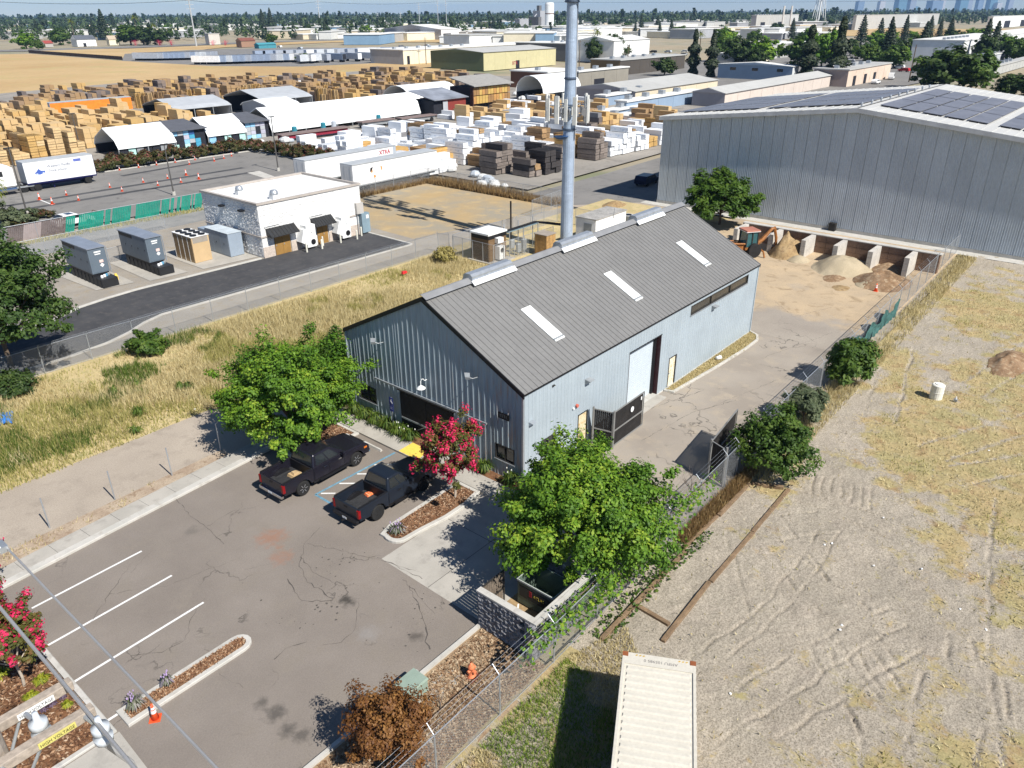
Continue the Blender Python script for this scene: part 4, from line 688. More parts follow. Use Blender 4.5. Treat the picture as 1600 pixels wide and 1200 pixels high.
for x, flip in ((0.0, 0), (3.45, 0)):
    for j in range(9):
        for i in range(7): link('block', random.choice(blks), EN, (x, -.42-i*.4+(.2 if j % 2 else 0)*(1 if 0 < i < 6 else 0), j*.2))
for j in range(9):
    for i in range(8): b = link('block', random.choice(blks), EN, (.2+i*.4, -2.95, j*.2), R(90))
MB().box(-.04, -3.02, 1.8, .24, 0, 1.88).box(3.41, -3.02, 1.8, 3.69, 0, 1.88).box(.24, -3.02, 1.8, 3.41, -2.72, 1.88).build('cap', m_kerb, EN)
def board_gate(parent, p, ang, w_, h_, mat, frame, bw_=.14):
    g = MB().box(0, -.025, .1, .05, .025, h_).box(w_-.05, -.025, .1, w_, .025, h_).box(.05, -.025, h_-.06, w_-.05, .025, h_).box(.05, -.025, h_*.45, w_-.05, .025, h_*.45+.06).box(.05, -.025, .1, w_-.05, .025, .16).build('gate_leaf', frame, parent, p, ang); bm_ = MB().box(0, .027, .12, bw_-.012, .045, h_-.03).mesh('board', mat)
    for i in range(int((w_-.04)/bw_)): link('board', bm_, g, (.03+i*bw_, 0, 0))
    return g
board_gate(EN, (.1, .05, 0), R(0), 1.62, 1.75, m_wood, m_frame); board_gate(EN, (3.6, .05, 0), R(78), 1.62, 1.75, m_wood, m_frame)
sheet('enclosure_floor', [(-8.8, -7.75), (-5.5, -7.75), (-5.5, -5.0), (-8.8, -5.0)], .016, M('slab_stained', (.36, .25, .13), .9, 0, .3, 1, .2, 9))
DU = thing('dumpster', 'open dark green steel dumpster inside the block enclosure', 'dumpster', (-6.95, -5.4, 0)); m_du = M('dumpster_green', (.11, .15, .12), .6, .1, .2, 2, .15, 12); m_dud = M('dumpster_dark', (.03, .035, .035), .6)
mb = MB(); a_, b_, zt = 1.25, 1.85, 1.3
mb.box(0, -b_, .1, .04, 0, zt).box(a_-.04, -b_, .1, a_, 0, zt).box(.04, -b_, .1, a_-.04, -b_+.04, zt).box(.04, -.04, .1, a_-.04, 0, zt).box(.04, -b_+.04, .1, a_-.04, -.04, .16); mb.build('body', m_du, DU)
MB().box(-.03, -b_-.03, zt-.06, .0, .03, zt+.02).box(a_, -b_-.03, zt-.06, a_+.03, .03, zt+.02).box(0, 0, zt-.06, a_, .03, zt+.02).box(0, -b_-.03, zt-.06, a_, -b_, zt+.02).build('rim', M('rim_pale', (.5, .53, .5), .5), DU); MB().hexa([(a_+.02, -b_, zt), (a_+.06, -b_, zt), (a_+.06, 0, zt), (a_+.02, 0, zt)], [(a_+.5, -b_, zt-.7), (a_+.54, -b_, zt-.7), (a_+.54, 0, zt-.7), (a_+.5, 0, zt-.7)]).build('lid', M('lid_blue', (.03, .06, .12), .4), DU)
MB().box(-.012, -b_+.1, .5, -.004, -.1, 1.05).build('front_panel', m_dud, DU); lg = MB().box(-.02, -.75, .7, -.0125, -.62, .98).build('logo_bar', M('logo_red', (.35, .02, .03)), DU); text('lettering', 'ATLAS', .2, M('logo_yellow', (.5, .38, .06)), DU, (-.0145, -.82, .74), (R(90), 0, R(-90)), 'LEFT')
for x in (.1, a_-.1):
    for y in (-.1, -b_+.1): MB().cyl((x-.02, y, .07), .07, .05, 10, 'x').build('caster', m_trim, DU)
pl_ = MB()
for k in range(7): a = random.random()*6.28; pl_.hexa([(math.cos(a+i*1.6)*.45*random.uniform(.5, 1), math.sin(a+i*1.6)*.35, .05*k) for i in range(4)], [(math.cos(a+i*1.6)*.4, math.sin(a+i*1.6)*.3, .05*k+.09) for i in range(4)])
tp = pl_.build('tarp_heap', M('tarp_blue', (.02, .07, .4), .35), None, (-8.1, -6.3, .02)); tag(tp, 'crumpled bright blue sheet in the trash enclosure', 'tarp'); tag(MB().box(0, 0, 0, 1.5, .06, .05).build('white_plank', m_white, None, (-8.5, -6.6, .32), R(35)), 'white plank lying over the blue sheet in the enclosure', 'plank')
# ================================================================== DRIVE GATES
m_gfr = M('gate_frame_steel', (.3, .3, .29), .5, .4)
G1 = thing('slatted_gate', 'black slatted steel gate standing open against the long wall of the metal building', 'gate', (5.85, -.35, 0)); board_gate(G1, (0, 0, 0), R(-77), 1.18, 2.35, m_blackw, m_gfr, .12); lf = board_gate(G1, (.3, -1.15, 0), R(1), 3.35, 2.35, m_blackw, m_gfr, .12)
MB().cyl((1.95, -.06, 1.75), .17, .02, 18, 'y').build('sign_disc', m_white, lf); MB().box(2.9, -.045, 1.95, 3.02, -.03, 2.15).build('sign_plate', m_white, lf); MB().cyl((0, 0, 0), .06, 2.45, 10).cyl((.28, -1.2, 0), .06, 2.45, 10).build('post', m_gfr, G1)
G2 = thing('slatted_gate', 'black slatted steel gate folded open beside the round dark shrub', 'gate', (6.6, -8.05, 0)); board_gate(G2, (0, 0, 0), R(69), 1.1, 2.2, m_blackw, m_gfr, .12); board_gate(G2, (.4, 1.03, 0), R(7), 4.2, 2.2, m_blackw, m_gfr, .12); MB().cyl((0, 0, 0), .06, 2.35, 10).cyl((.38, 1.03, 0), .06, 2.3, 10).build('post', m_gfr, G2)
# ================================================================== LOT FURNITURE
hy = thing('fire_hydrant', 'orange fire hydrant on the bare strip inside the chain link fence', 'hydrant', tuple(at(737, 1057))); m_or = M('hydrant_orange', (.72, .22, .1), .5); MB().lathe([(.16, 0), (.16, .06), (.11, .08), (.11, .42), (.14, .44), (.14, .5), (.12, .56), (.06, .64), (.03, .7)], (0, 0, 0), 14).build('barrel', m_or, hy, smooth=True); MB().cyl((-.2, 0, .36), .06, .4, 10, 'x').cyl((0, -.2, .33), .075, .12, 10, 'y').build('outlet', m_or, hy); MB().cyl((0, 0, .7), .025, .05, 6).build('operating_nut', M('rust', (.25, .08, .03)), hy); MB().box(-.25, -.25, -.02, .25, .25, .03).build('pad', M('pad_red', (.25, .05, .03)), hy)
ub = thing('transformer_box', 'pale green padmount utility box partly behind the brown bush', 'utility box', tuple(at(643, 1085))); m_ug = M('utility_green', (.25, .32, .265), .5, 0, .08, 2); MB().box(-.5, -.36, .02, .5, .36, .6).build('body', m_ug, ub); MB().hexa([(-.54, -.4, .6), (.54, -.4, .6), (.54, .4, .6), (-.54, .4, .6)], [(-.5, -.36, .68), (.5, -.36, .68), (.5, .36, .68), (-.5, .36, .68)]).build('lid', m_ug, ub); MB().box(-.46, -.372, .08, .46, -.362, .56).build('door', m_ug, ub); MB().box(-.75, -.65, -.02, .75, .65, .03).build('pad', m_conc, ub)
tag(MB().lathe([(.09, 0), (.09, .6), (.06, .66)], (0, 0, 0), 12).build('bollard', M('bollard_grey', (.45, .44, .41), .7), None, at(652, 1068)), 'short grey bollard at the kerb beside the green utility box', 'bollard')
p = at(700, 1060); sheet('box_pad', [(p.x-1.2, p.y-.4), (p.x+.4, p.y-.5), (p.x+.4, p.y+.3), (p.x-1.2, p.y+.4)], .006, m_conc); sheet('bare_pad', [tuple(at(*q)[:2]) for q in ((640, 1195), (690, 1120), (712, 1145), (668, 1200))], .007, m_conc)
def cone(loc, label, h_=.72, g=None):
    c_ = thing('traffic_cone', label, 'traffic cone', loc, random.random(), g); m_co = M('cone_orange', (.75, .1, .03), .5); MB().box(-.19, -.19, 0, .19, .19, .035).build('base', m_co, c_); MB().lathe([(.14, .035), (.03, h_), (.02, h_)], (0, 0, 0), 14).build('body', m_co, c_, smooth=True)
    for za, zb in ((h_*.45, h_*.62), (h_*.68, h_*.8)): r_ = lambda z: .14-.11*(z-.035)/(h_-.035)+.004; MB().lathe([(r_(za), za), (r_(zb), zb)], (0, 0, 0), 14).build('band', m_white, c_)
    return c_
cone0 = cone(at(243, 1123), 'orange and white traffic cone beside the long mulch island'); cone(at(1368, 455), 'orange and white traffic cone among the dirt piles of the work yard')
ws = MB().hexa([(-.08, -.9, 0), (.08, -.9, 0), (.08, .9, 0), (-.08, .9, 0)], [(-.05, -.9, .12), (.05, -.9, .12), (.05, .9, .12), (-.05, .9, .12)]).build('wheel_stop', m_kerb, None, (-2.4, 9.3, .01)); tag(ws, 'concrete wheel stop in front of the dark pickup with chrome wheels', 'wheel stop')
sg = thing('parking_sign', 'blue accessible parking sign on a thin post among the strappy plants', 'sign', (-.45, 9.5, .07)); MB().box(-.02, -.02, 0, .02, .02, 2.25).build('post', m_galv, sg); s1 = MB().box(-.035, -.16, 1.75, -.021, .16, 2.25).build('sign_plate', M('sign_blue', (.015, .03, .2), .5), sg); s2 = MB().box(-.035, -.16, 1.35, -.021, .16, 1.73).build('sign_plate', MC['sign_blue'], sg)
MB().cyl((-.04, 0, 2.12), .035, .004, 10, 'x').tube([(-.04, 0, 2.08), (-.04, 0, 1.98), (-.04, -.07, 1.98), (-.04, -.09, 1.88)], .014, 5).build('wheelchair_symbol', m_white, s1); MB().box(-.039, -.1, 1.6, -.036, .1, 1.63).box(-.039, -.1, 1.5, -.036, .1, 1.53).build('lettering', M('sign_grey', (.3, .33, .45)), s2)
# ================================================================== SHIPPING CONTAINER
m_ct = M('container_cream', (.555, .525, .45), .55, 0, .05, .8, .06, 9, 0, 0, .3, 0); A0 = at(973.7, 1017, 2.59); A1 = at(1087.5, 1034, 2.59); wd = (A1-A0).normalized(); ca = math.atan2(wd.y, wd.x)
CT = thing('shipping_container', 'cream steel shipping container with ribbed roof on the gravel lot', 'container', (A0.x, A0.y, 0), ca); CW, CL, CH = 2.44, 12.19, 2.59
MB().box(0.06, -CL+.06, .16, CW-.06, -.06, CH-.06).build('body', m_ct, CT); MB().box(0, -CL, CH-.12, .09, 0, CH-.012).box(CW-.09, -CL, CH-.12, CW, 0, CH-.012).box(.09, -.5, CH-.12, CW-.09, 0, CH-.015).box(.09, -CL, CH-.12, CW-.09, -CL+.4, CH-.015).build('top_rail', m_ct, CT); MB().box(.09, -CL+.4, CH-.08, CW-.09, -.5, CH-.055).build('roof_sheet', m_ct, CT)
rib = MB().hexa([(.16, -.075, CH-.055), (CW-.16, -.075, CH-.055), (CW-.16, .075, CH-.055), (.16, .075, CH-.055)], [(.2, -.045, CH-.012), (CW-.2, -.045, CH-.012), (CW-.2, .045, CH-.012), (.2, .045, CH-.012)]).mesh('roof_rib', m_ct)
for i in range(40): link('roof_rib', rib, CT, (0, -.66-i*.279, 0))
for sx in (0.0, CW):
    for i in range(42): MB().box(sx-.02 if sx == 0 else sx-.06, -.3-i*.28, .2, sx+.06 if sx == 0 else sx+.02, -.16-i*.28, CH-.12).build('side_rib', m_ct, CT)
m_rust = M('rust', (.25, .08, .03))
for x in (0, CW-.18):
    for y in (-.18, -CL):
        for z in (0, CH-.118): MB().box(x-.006, y-.006, z, x+.186, y+.186, z+.122).cyl((x+.09, y+.09, z+.1225), .045, .002, 10).build('corner_casting', m_rust, CT)
MB().box(0, -CL, 0, .12, 0, .16).box(CW-.12, -CL, 0, CW, 0, .16).build('bottom_rail', m_ct, CT); text('container_number', 'AMFU 105985 0', .17, M('ink_grey', (.16, .15, .15)), CT, (1.28, -.22, CH-.0125), (0, 0, math.pi), 'CENTER', .001)
for x0 in (.42, 1.85):
    for i in range(3): MB().add([(x0+i*.12, -.12, CH-.0105), (x0+.06+i*.12, -.12, CH-.0105), (x0+.1+i*.12, -.06, CH-.0105), (x0+.04+i*.12, -.06, CH-.0105)], [(0, 1, 2, 3)]).build('hazard_mark', M('mark_yellow', (.5, .32, .05)), CT)
# ================================================================== TIMBERS, TANK AND LITTER ON THE GRAVEL LOT
m_tie = M('railway_timber', (.2, .135, .08), .9, 0, .25, 2, .25, 14, .4, 30)
def beam(a, b, label, w_=.2, h_=.09, z=0):
    a, b = Vector((*a, 0)), Vector((*b, 0)); d = b-a; L = d.length; o = MB().box(0, -w_/2, -.08, L, w_/2, h_).build('timber_beam', m_tie, None, (a.x, a.y, z), math.atan2(d.y, d.x), bevel=.015); tag(o, label, 'timber', 'old timbers on the gravel lot'); return o
beam((8.5, -10.85), (3.9, -10.95), 'long weathered timber on the gravel nearest the dark round shrub'); beam((3.85, -10.98), (-.6, -11.05), 'long weathered timber on the gravel, middle of the row'); beam((-.65, -11.0), (-5.0, -11.2), 'long weathered timber on the gravel ending near the shipping container'); beam((7.7, -9.05), (4.1, -9.1), 'weathered timber along the fence foot beside the dark round shrub'); beam((4.0, -9.05), (.7, -9.0), 'weathered timber along the fence foot near the green tree'); beam((-3.95, -9.45), (-4.05, -10.95), 'short timber cross piece joining the row near the container', .2, .12); beam((7.75, -9.2), (8.4, -10.6), 'short timber cross piece under the dark round shrub', .2, .16)
beam((.6, -9.2), (-6.5, -9.3), 'dark timber edging below the vine covered fence', .18, .14)
tk = thing('water_tank', 'white upright plastic tank standing in the straw', 'tank', (24.5, -14.0, 0)); MB().lathe([(.38, -.05), (.38, .48), (.395, .49), (.395, .52), (.38, .53), (.38, .98), (.33, 1.02)], (0, 0, 0), 20).build('body', M('tank_cream', (.72, .7, .62), .5), tk, smooth=False); MB().cyl((0, 0, 1.02), .2, .04, 16).build('cap', M('tank_lid', (.68, .68, .62)), tk)
vp = thing('standpipe', 'small white standpipe valve beside the white tank', 'standpipe', (24.7, -15.1, 0)); MB().cyl((0, 0, -.1), .04, .5, 8).build('pipe', m_white, vp); MB().box(-.1, -.1, .1, .1, .1, .25).build('valve', m_steel, vp)
random.seed(5)
for k, (px, py) in enumerate(((1288, 852), (1315, 978), (1365, 885), (1545, 705), (1500, 953), (1312, 985), (1440, 890), (1540, 985), (1380, 810), (1300, 850), (1141, 1085), (612, 628), (305, 640), (1118, 790))):
    p = at(px, py); mb = MB(); n = 6; a0 = random.random(); mb.hexa([(math.cos(a0+i)*.07*random.uniform(.5, 1.2), math.sin(a0+i)*.06*random.uniform(.5, 1.2), 0) for i in range(n)], [(math.cos(a0+i)*.05*random.uniform(.5, 1.2), math.sin(a0+i)*.04, .02+.02*random.random()) for i in range(n)])
    tag(mb.build('paper_scrap', m_white, None, (p.x, p.y, .04)), 'small white scrap of litter on the ground', 'litter', 'white litter scraps')
bt_ = MB(); gx_ = 9
P_ = [at(-30, 668), at(-30, 648), at(22, 646), at(33, 660), at(8, 669)]; cen = sum((q for q in P_), Vector())/5
V = []; 
for j in range(12):
    for i in range(16):
        u_, v_ = i/15, j/11; a = P_[0].lerp(P_[4].lerp(P_[3], .5), u_); b = P_[1].lerp(P_[2], u_); q = a.lerp(b, v_); V.append((q.x, q.y, .12+.1*math.sin(u_*17+v_*5)*random.random()+.07*random.random()))
bt_.add(V, [(j*16+i, j*16+i+1, (j+1)*16+i+1, (j+1)*16+i) for j in range(11) for i in range(15)]); tag(bt_.build('tarpaulin', M('tarp_bright', (.03, .2, .62), .4), None), 'bright blue tarpaulin lying crumpled in the dry grass', 'tarp')
# ================================================================== MATERIAL BAYS
BY = thing('material_bays', 'row of open concrete block storage bays in front of the big warehouse', 'storage bays', (52.3, 0, 0)); m_bay = M('bay_concrete', (.5, .47, .42), .85, 0, .12, 1, .12, 9); m_bays = M('bay_stained', (.2, .13, .09), .9, 0, .25, .7, .2, 9)
cb = MB().box(0, .01, .01, .6, 1.49, .59).mesh('concrete_block', m_bays); cd_ = MB().box(.01, 0, .01, 1.39, .45, .59).mesh('concrete_block', m_bay)
for j in range(3):
    for i in range(13): link('concrete_block', cb, BY, (0, -7.4+i*1.5, j*.6))
    for y in (11.6, 7.8, 4.4, 1.25, -2.0, -5.25):
        for i in range(2 if j == 2 else 2): link('concrete_block', cd_, BY, (-1.4-i*1.4, y-.22, j*.6))
MB().box(-.06, -7.5, 1.8, .66, 12.1, 1.88).build('cap', m_kerb, BY)
def heap(name, c, rx, ry, h_, mat, label, seed, lump=.25):
    n = 40; us = np.linspace(-1, 1, n); X, Y = np.meshgrid(us, us, indexing='ij'); r_ = np.sqrt(X**2+Y**2); nz = fbm(X+seed*7+9, Y+seed*3+9, 2.2, seed, 4)-.5; Z = np.sin(np.clip(1-r_*(1+nz*.5), 0, 1)*math.pi/2)**1.25*h_*.9*(1+nz*lump*2)+nz*lump*.35*np.clip(1-r_, 0, 1)*h_; Z = np.where(r_ > .97, -.05, Z)
    idx = np.arange(n*n).reshape(n, n); F_ = np.stack([idx[:-1, :-1], idx[1:, :-1], idx[1:, 1:], idx[:-1, 1:]], -1).reshape(-1, 4); me = npmesh(name, np.stack([X.ravel()*rx, Y.ravel()*ry, Z.ravel()], 1), F_, mat); me.polygons.foreach_set('use_smooth', [True]*len(me.polygons)); return tag(link(name, me, None, c), label, 'pile')
m_soil = gmat('soil_brown', (.28, .19, .095), (.36, .26, .14), .8, (.2, .13, .07), 6, .3, .9); m_sand = gmat('sand_grey', (.36, .30, .2), (.42, .35, .24), .5, None, 10, .15, .5); m_dsoil = gmat('soil_dark', (.2, .125, .07), (.28, .185, .11), .9, (.38, .29, .19), 5, .3, .9)
heap('soil_heap', (50.2, 6.1, 0), 2.9, 1.75, 2.0, m_soil, 'lumpy brown soil heap filling the second storage bay', 1, .6); heap('sand_heap', (48.6, 4.3, 0), 1.3, 1.2, .5, m_sand, 'small pale sand cone at the mouth of the storage bays', 2, .1); heap('sand_heap', (48.6, .1, 0), 3.5, 2.8, 1.35, m_sand, 'large smooth greenish sand heap spilling out of the storage bays', 3, .3); heap('soil_heap', (50.6, -3.6, 0), 1.9, 1.6, .7, m_dsoil, 'low brown soil heap with straw in the fifth storage bay', 4, .4)
heap('soil_heap', (46.6, -4.3, 0), 3.2, 2.6, .95, m_dsoil, 'rough dark soil mound beside the yard fence', 5, .8); heap('soil_heap', (45.6, -.4, 0), 2.1, 1.0, .18, m_dsoil, 'thin dark spread of damp soil on the work yard', 6, .3); heap('soil_heap', (42.6, -1.9, 0), 1.0, .8, .12, m_soil, 'small damp brown patch of soil on the work yard', 7, .2); heap('rubble_heap', (44.9, -3.4, 0), 1.2, 1.0, .35, m_sand, 'small pale rubble heap beside the cone', 8, .5)
heap('soil_heap', (33.5, -16.5, 0), 3.2, 1.2, .5, m_dsoil, 'ridge of turned brown earth at the field edge behind the fence', 9, .5); heap('soil_heap', (57.4, 31.8, 0), 2.0, 1.4, .6, m_soil, 'small yellow brown heap by the road in the warehouse shade', 10, .4)
# ================================================================== BACKHOE
BH = thing('backhoe', 'old orange backhoe with a teal cab parked by the first storage bay', 'backhoe', (46.6, 9.2, 0), R(-35)); m_bo = M('backhoe_orange', (.32, .13, .035), .6, 0, .2, 2, .2, 9, 0, 0, .3, 0, (.2, .07, .02)); m_tl = M('cab_glass_teal', (.03, .1, .11), .15, 0, .2, 2, 0, 5, 0, 0, .7); m_tyre = M('tyre_rubber', (.018, .018, .018), .85, 0, .2, 3)
MB().box(-1.9, -.5, .7, .4, .5, 1.35).build('engine_hood', m_bo, BH); c_ = MB().hexa([(-.3, -.7, 1.0), (1.0, -.7, 1.0), (1.0, .7, 1.0), (-.3, .7, 1.0)], [(-.2, -.65, 2.6), (.95, -.65, 2.6), (.95, .65, 2.6), (-.2, .65, 2.6)]).build('cab', m_tl, BH)
for x, y in ((-.27, -.68), (.97, -.68), (.97, .68), (-.27, .68), (.35, -.69), (.35, .69)): MB().box(x-.05, y-.05, 1.0, x+.05, y+.05, 2.6).build('pillar', m_frame, c_)
MB().box(-.4, -.8, 2.6, 1.1, .8, 2.75).build('roof', M('cab_roof_rust', (.4, .17, .12), .6), c_, bevel=.03); MB().box(-.42, -.82, 2.58, 1.12, .82, 2.62).build('roof_rim', m_white, c_); MB().box(-.35, -.75, .8, 1.05, .75, 1.05).build('floor', m_bo, BH)
def wheel(parent, x, y, r_, w_, rimm, name='wheel'):
    wh = MB().lathe([(r_*.62, -w_/2), (r_*.93, -w_/2), (r_, -w_*.36), (r_, w_*.36), (r_*.93, w_/2), (r_*.62, w_/2)], (0, 0, 0), 22).build(name, m_tyre, parent, (x, y, r_)); wh.rotation_euler = (R(90), 0, 0); rm = MB().lathe([(r_*.64, -w_*.42), (r_*.3, -w_*.3), (r_*.12, -w_*.38), (r_*.12, w_*.38), (r_*.3, w_*.3), (r_*.64, w_*.42)], (0, 0, 0), 22).build('rim', rimm, wh); return wh, rm
for y in (-.85, .85): wheel(BH, .6, y, .72, .4, m_bo); wheel(BH, -1.5, y, .5, .3, m_bo)
MB().tube([(1.1, 0, .9), (2.0, 0, 1.6), (2.9, .1, 2.5), (3.2, .1, 2.6)], [.2, .2, .16, .12], 6).build('boom', m_bo, BH); MB().tube([(3.2, .1, 2.7), (3.55, .1, 1.6), (3.7, .1, .5)], [.14, .14, .1], 6).build('dipper', m_bo, BH); MB().tube([(2.2, .2, 1.4), (3.0, .2, 2.1)], .06, 6).build('hydraulic_ram', m_steel, BH); MB().hexa([(3.4, -.25, 0), (3.9, -.25, .1), (3.9, .45, .1), (3.4, .45, 0)], [(3.5, -.25, .5), (3.85, -.25, .55), (3.85, .45, .55), (3.5, .45, .5)]).build('bucket', m_bo, BH)
for y in (-.8, .8): MB().tube([(1.2, y*.6, .9), (1.5, y*1.4, .6), (1.55, y*1.7, .05)], .09, 6).build('stabiliser', m_bo, BH)
MB().hexa([(-3.0, -1.0, .05), (-2.4, -1.0, .05), (-2.4, 1.0, .05), (-3.0, 1.0, .05)], [(-2.9, -1.0, .75), (-2.4, -1.0, .8), (-2.4, 1.0, .8), (-2.9, 1.0, .75)]).build('loader_bucket', m_bo, BH)
for y in (-.6, .6): MB().tube([(-.3, y, 1.4), (-1.6, y, 1.5), (-2.4, y, .5)], .09, 6).build('loader_arm', m_bo, BH)
for i in range(4): MB().tube([(1.2, -.3+.2*i, 1.1), (1.25, -.3+.2*i, 1.55)], .02, 5).lathe([(.04, 0), (.04, .08)], (1.25, -.3+.2*i, 1.53), 6).build('lever', M('lever_tan', (.5, .36, .2)), BH)
tag(MB().box(0, 0, 0, .9, .7, .9).box(.1, -.05, .1, .7, 0, .8).build('crate', M('crate_black', (.03, .028, .026), .7, 0, .3, 2), None, tuple(at(1303, 362)[:2])+(0,)), 'small dark crate standing by the wall of the big warehouse', 'crate')
# ================================================================== PICKUPS
def arch(cx, r_, z0, n=9): return [(cx+math.cos(a)*r_, .4+math.sin(a)*r_) for a in np.linspace(math.pi, 0, n)]
def pickup(loc, rz, L, W, label, paint, rimm, chrome, extra):
    P = thing('pickup_truck', label, 'pickup truck', loc, rz); h = W/2-.03; xr, xf = -L*.5+1.23, L*.5-.98; R_ = .41; ar = .5
    # body side outline (x, z): hood, doors to the cab back
    cb_ = -L*.5+1.95
    out = [(cb_, .5), (xf-ar, .48)]+arch(xf, ar, .4)[1:-1]+[(xf+ar, .5), (L/2-.1, .45), (L/2-.02, .62), (L/2-.05, .95), (L/2-.22, 1.08), (L/2-.6, 1.15), (L*.5-1.55, 1.21), (L*.5-1.6, 1.24), (cb_, 1.24)]
    mb = MB(); n = len(out); inset = lambda z: .0 if z < .9 else .05*(z-.9)/.3
    vs = [(x, -h+inset(z), z) for x, z in out]+[(x, h-inset(z), z) for x, z in out]; mb.add(vs, [tuple(range(n)), tuple(range(2*n-1, n-1, -1))]+[(i, n+i, n+(i+1) % n, (i+1) % n) for i in range(n)]); body = mb.build('body', paint, P, bevel=.045)
    bm = bmesh.new(); bm.from_mesh(body.data); bmesh.ops.recalc_face_normals(bm, faces=bm.faces); bm.to_mesh(body.data); bm.free()
    MB().box(xf-.62, -h+.14, .3, xf+.62, h-.14, .6).box(cb_, -h+.1, .3, L/2-.3, h-.1, .5).build('underbody', m_trim, P)
    # bed
    bedo = [(-L/2+.06, .55), (xr-ar, .5)]+arch(xr, ar, .4)[1:-1]+[(xr+ar, .48), (cb_-.02, .48), (cb_-.02, 1.26), (-L/2+.06, 1.24)]
    for s in (-1, 1):
        ya, yb = (-h, -h+.12) if s < 0 else (h-.12, h); sd = MB().prism(bedo, 'y', ya, yb).build('bed_side', paint, P, bevel=.03); bm = bmesh.new(); bm.from_mesh(sd.data); bmesh.ops.recalc_face_normals(bm, faces=bm.faces); bm.to_mesh(sd.data); bm.free()
        MB().box(-L/2+.1, ya+.01, 1.255, cb_-.04, yb-.01, 1.285).build('rail_cap', m_trim, sd)
        MB().prism([(xr+math.cos(a)*.5, .62+max(0, math.sin(a))*.28) for a in np.linspace(math.pi, 0, 8)], 'y', yb if s < 0 else ya-.18, yb+.18 if s < 0 else ya).build('wheel_housing', m_trim, sd)
    bf = MB().box(-L/2+.1, -h+.12, .62, cb_-.02, h-.12, .7).build('bed_floor', M('bed_liner', (.03, .031, .033), .8, 0, .3, 3, .2, 14), P); rbm = MB().box(-L/2+.15, -.03, .7, cb_-.06, .03, .725).mesh('floor_rib', MC['bed_liner'])
    for i in range(8): link('floor_rib', rbm, bf, (0, -h+.25+i*(2*h-.5)/7, 0))
    MB().box(cb_-.08, -h+.12, .6, cb_-.02, h-.12, 1.24).build('bulkhead', m_trim, P); MB().box(-L/2+.2, -.4, .3, cb_, .4, .6).build('frame_rail', m_trim, P)
    tg = MB().box(-L/2+.02, -h+.13, .58, -L/2+.1, h-.13, 1.25).build('tailgate', paint, P, bevel=.02); MB().box(-L/2+.0, -.12, 1.05, -L/2+.02, .12, 1.13).build('handle', m_trim, tg)
    bp = MB().box(-L/2-.12, -h+.06, .42, -L/2+.04, h-.06, .6).build('rear_bumper', chrome, P, bevel=.03); MB().box(-L/2-.125, -.16, .45, -L/2-.121, .16, .57).build('number_plate', m_white, bp); MB().box(-L/2-.3, -.035, .4, -L/2-.12, .035, .47).build('tow_hitch', m_trim, bp)
    for s in (-1, 1): MB().box(-L/2-.005, s*(h-.13)-(.0 if s > 0 else .135), .72, -L/2+.14, s*(h-.13)+(.135 if s > 0 else 0), 1.16).build('tail_light', M('lamp_red', (.22, .006, .008), .2), P); MB().box(L/2-.3, s*(h-.26)-.14, .78, L/2-.035, s*(h-.26)+.14, .98).build('headlight', M('lamp_clear', (.6, .6, .58), .1), P); MB().box(L/2-.42, s*(h-.05)-.06, .84, L/2-.22, s*(h-.05)+.035, .93).build('indicator', M('lamp_amber', (.6, .16, .02), .2), P)
    MB().box(L/2-.06, -.62, .62, L/2+.0, .62, .98).build('grille', m_frame, P); MB().box(L/2-.12, -h+.05, .42, L/2+.06, h-.05, .6).build('front_bumper', chrome, P, bevel=.04)
    # cab
    x0, x1, x2, x3 = cb_, L*.5-1.62, cb_+.22, L*.5-2.5; zr_ = 1.84; y0, y1 = h-.04, h-.24
    lo = [(x0, -y0, 1.22), (x1, -y0, 1.22), (x1, y0, 1.22), (x0, y0, 1.22)]; hi = [(x2, -y1, zr_), (x3, -y1, zr_), (x3, y1, zr_), (x2, y1, zr_)]
    cabo = MB().hexa(lo, hi).build('cab', paint, P, bevel=.05); L3 = lambda a, b, t_: tuple(a[k]+(b[k]-a[k])*t_ for k in range(3))
    def pane(i, j, u0, u1, v0, v1, name, off):
        q = []
        for u_, v_ in ((u0, v0), (u1, v0), (u1, v1), (u0, v1)): p = L3(L3(lo[i], lo[j], u_), L3(hi[i], hi[j], u_), v_); q.append((p[0]+off[0], p[1]+off[1], p[2]+off[2]))
        q2 = [(a-off[0]*.8, b-off[1]*.8, c-off[2]*.8) for a, b, c in q]; MB().hexa(q2, q).build(name, m_glass, cabo)
    pane(0, 1, .1, .46, .12, .86, 'side_window', (0, -.012, .004)); pane(0, 1, .5, .82, .12, .86, 'side_window', (0, -.012, .004)); pane(2, 3, .18, .5, .12, .86, 'side_window', (0, .012, .004)); pane(2, 3, .54, .9, .12, .86, 'side_window', (0, .012, .004)); pane(1, 2, .06, .94, .08, .9, 'windscreen', (.012, 0, .006)); pane(3, 0, .08, .92, .12, .86, 'rear_window', (-.012, 0, .004))
    MB().box(x2+.02, -.12, zr_-.06, x2+.08, .12, zr_-.01).build('stop_lamp', M('lamp_dimred', (.12, .01, .01), .3), cabo)
    for s in (-1, 1): mr_ = MB().box(x1-.42, s*(h+.02), 1.2, x1-.28, s*(h+.26), 1.44).build('mirror', paint, P, bevel=.03); MB().box(x0+.3, s*h, .42, x1+.1, s*(h+.12), .47).build('running_board', m_trim, P)
    for s in (-1, 1):
        for k, xx in enumerate((x0+.62, x0+1.62)): MB().box(xx, s*(h+.004), 1.02, xx+.2, s*(h+.03), 1.07).build('door_handle', chrome, body)
        for xx in (x0+.04, x0+1.02, x0+2.02): MB().box(xx, s*(h-.0), .55, xx+.012, s*(h+.004), 1.2).build('door_gap', m_trim, body)
